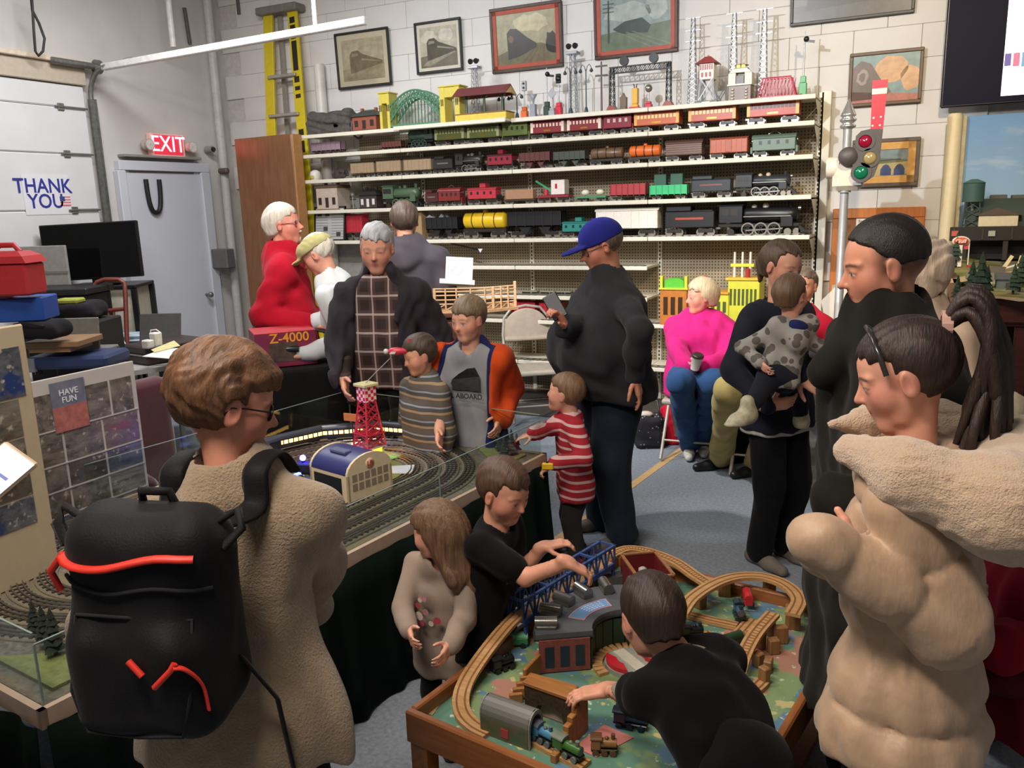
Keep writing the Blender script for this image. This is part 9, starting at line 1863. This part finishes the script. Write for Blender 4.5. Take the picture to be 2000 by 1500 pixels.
MB().tube([onpack(.02,-.02)+bk*.006,onpack(.045,-.045)+bk*.006],.006,6).build('zip_pull',orr,bp);MB().tube([onpack(.065,-.065)+bk*.006,onpack(.10,-.03)+bk*.006,onpack(.105,-.02)+bk*.006],.006,6).build('zip_pull',orr,bp);MB().tube(crom([onpack(.103,-.026)+bk*.008,onpack(.118,-.035)+bk*.012,onpack(.132,-.075)+bk*.012,onpack(.138,-.125)+bk*.010],4),.008,6,flat=.4,up=tuple(UP)).build('cord',orr,bp)
sm_=cloth('backpack_seam','242428',.1)
MB().tube([onpack(x,.085+.008*sin(x*30))for x in np.linspace(-.14,.14,14)],.004,5).build('seam',sm_,bp);MB().tube([onpack(x,z)for x,z in[(-.11,.03),(-.115,-.10),(-.09,-.175),(0,-.185),(.09,-.175),(.115,-.10),(.11,.03),(0,.04),(-.11,.03)]],.0035,5).build('pocket_seam',sm_,bp);MB().tube([loc(-.03,-.06,.19),loc(-.025,-.05,.225),loc(.03,-.05,.225),loc(.035,-.06,.19)],.009,6).build('grab_handle',bpm,bp)
for s_,tx in(('L',-.085),('R',.095)):
 sh_=J['neck'].lerp(J['s'+s_],.62)-c;top=sh_+UP*.088;MB().tube(crom([top-bk*.10-UP*.05,top-bk*.03+UP*.012,top+bk*.055,top+bk*.085-UP*.07,loc(tx,-.05,.16)],5),.028,8,flat=.28).build('strap',bpm,bp)
for s_ in(-1,1):MB().tube([loc(s_*.12,-.03,.17),loc(s_*.17,-.03,.20),loc(s_*.18,-.02,.17),loc(s_*.15,.0,.14)],.012,6,flat=.5).build('side_loop',bpm,bp)
MB().tube([loc(.14,-.03,-.08),loc(.19,-.07,-.20),loc(.20,-.10,-.42)],.014,6,flat=.3).build('waist_strap',bpm,bp)
# --- visitor at the frame edge holding a phone
J=fit(-400,560,1.55,60,h=1.66,hh=.225,sw=.10);arm(J,'R',P(-95,1008,d=1.60),-UP-IR*.3);arm(J,'L');legs(J)
person('visitor in a dark coat at the frame edge holding up a phone',J,face=ang2(50),pitch=20,skin='cf957c',fem=1,hair=hair_sdf(t=.04,hz=.26,nape=-.4,ears=False),hairm=hair_mat('hair_dark_brown','2c241e','54463a'),garments=[dict(kind='top',name='orange_sleeve_top',mat=cloth('sleeve_orange_red','b83c20',.15),off=.012,hem=.05,flat=1),dict(kind='coat',name='coat',mat=cloth('coat_plum_black','1c161c',.2),off=.03,collar=.02,hem=.34,drop=.15,flare=.02,sleeve=.80,flat=1),dict(kind='pants',name='trousers',mat=black_p)],shoe=shoe_k,res=.0075,hands={'R':dict(d=IR*.4+UP*.8,pn=IR*.5-CAMD*.3,curl=.7)})
c=P(-18,936,d=1.47);o=thing('raised_phone','phone with a bright screen held up at the frame edge','phone',c);o.rotation_euler=(radians(-55),radians(38),radians(20));MB().box((-.037,-.005,-.07),(.037,.005,.07),.006).build('body',M('phone_case','b8a488',.4),o);MB().box((-.033,-.0065,-.062),(.033,-.005,.062)).build('screen',M('phone_screen_bright','e8ecff',.2,var=0,emit=1.3,ecol='e8ecff'),o);MB().box((-.02,-.0075,.01),(.022,-.0065,.016)).build('screen_bar',M('phone_bar','3a50a0',.3,var=0,emit=.3,ecol='3a50a0'),o)
# --- visitor in cream knit at the other frame edge
J=fit(2130,560,2.6,200,h=1.66,hh=.225,sw=.10);arm(J,'L',P(1975,800,d=2.45),IR-UP*.2);arm(J,'R');legs(J)
person('visitor in a cream knitted sweater, only a sleeve in view',J,face=ang2(200),skin='d39a80',fem=1,hair=hair_sdf(t=.04,hz=.26,nape=-.4,ears=False),hairm=hair_mat('hair_dark_brown','2c241e','54463a'),garments=[dict(kind='top',res=.014,name='knit_sweater',mat=cloth('knit_cream','b8a890',.15,30,.6,150),off=.025,hem=.08,collar=.01,flat=1),dict(kind='pants',name='trousers',mat=black_p)],shoe=shoe_k)
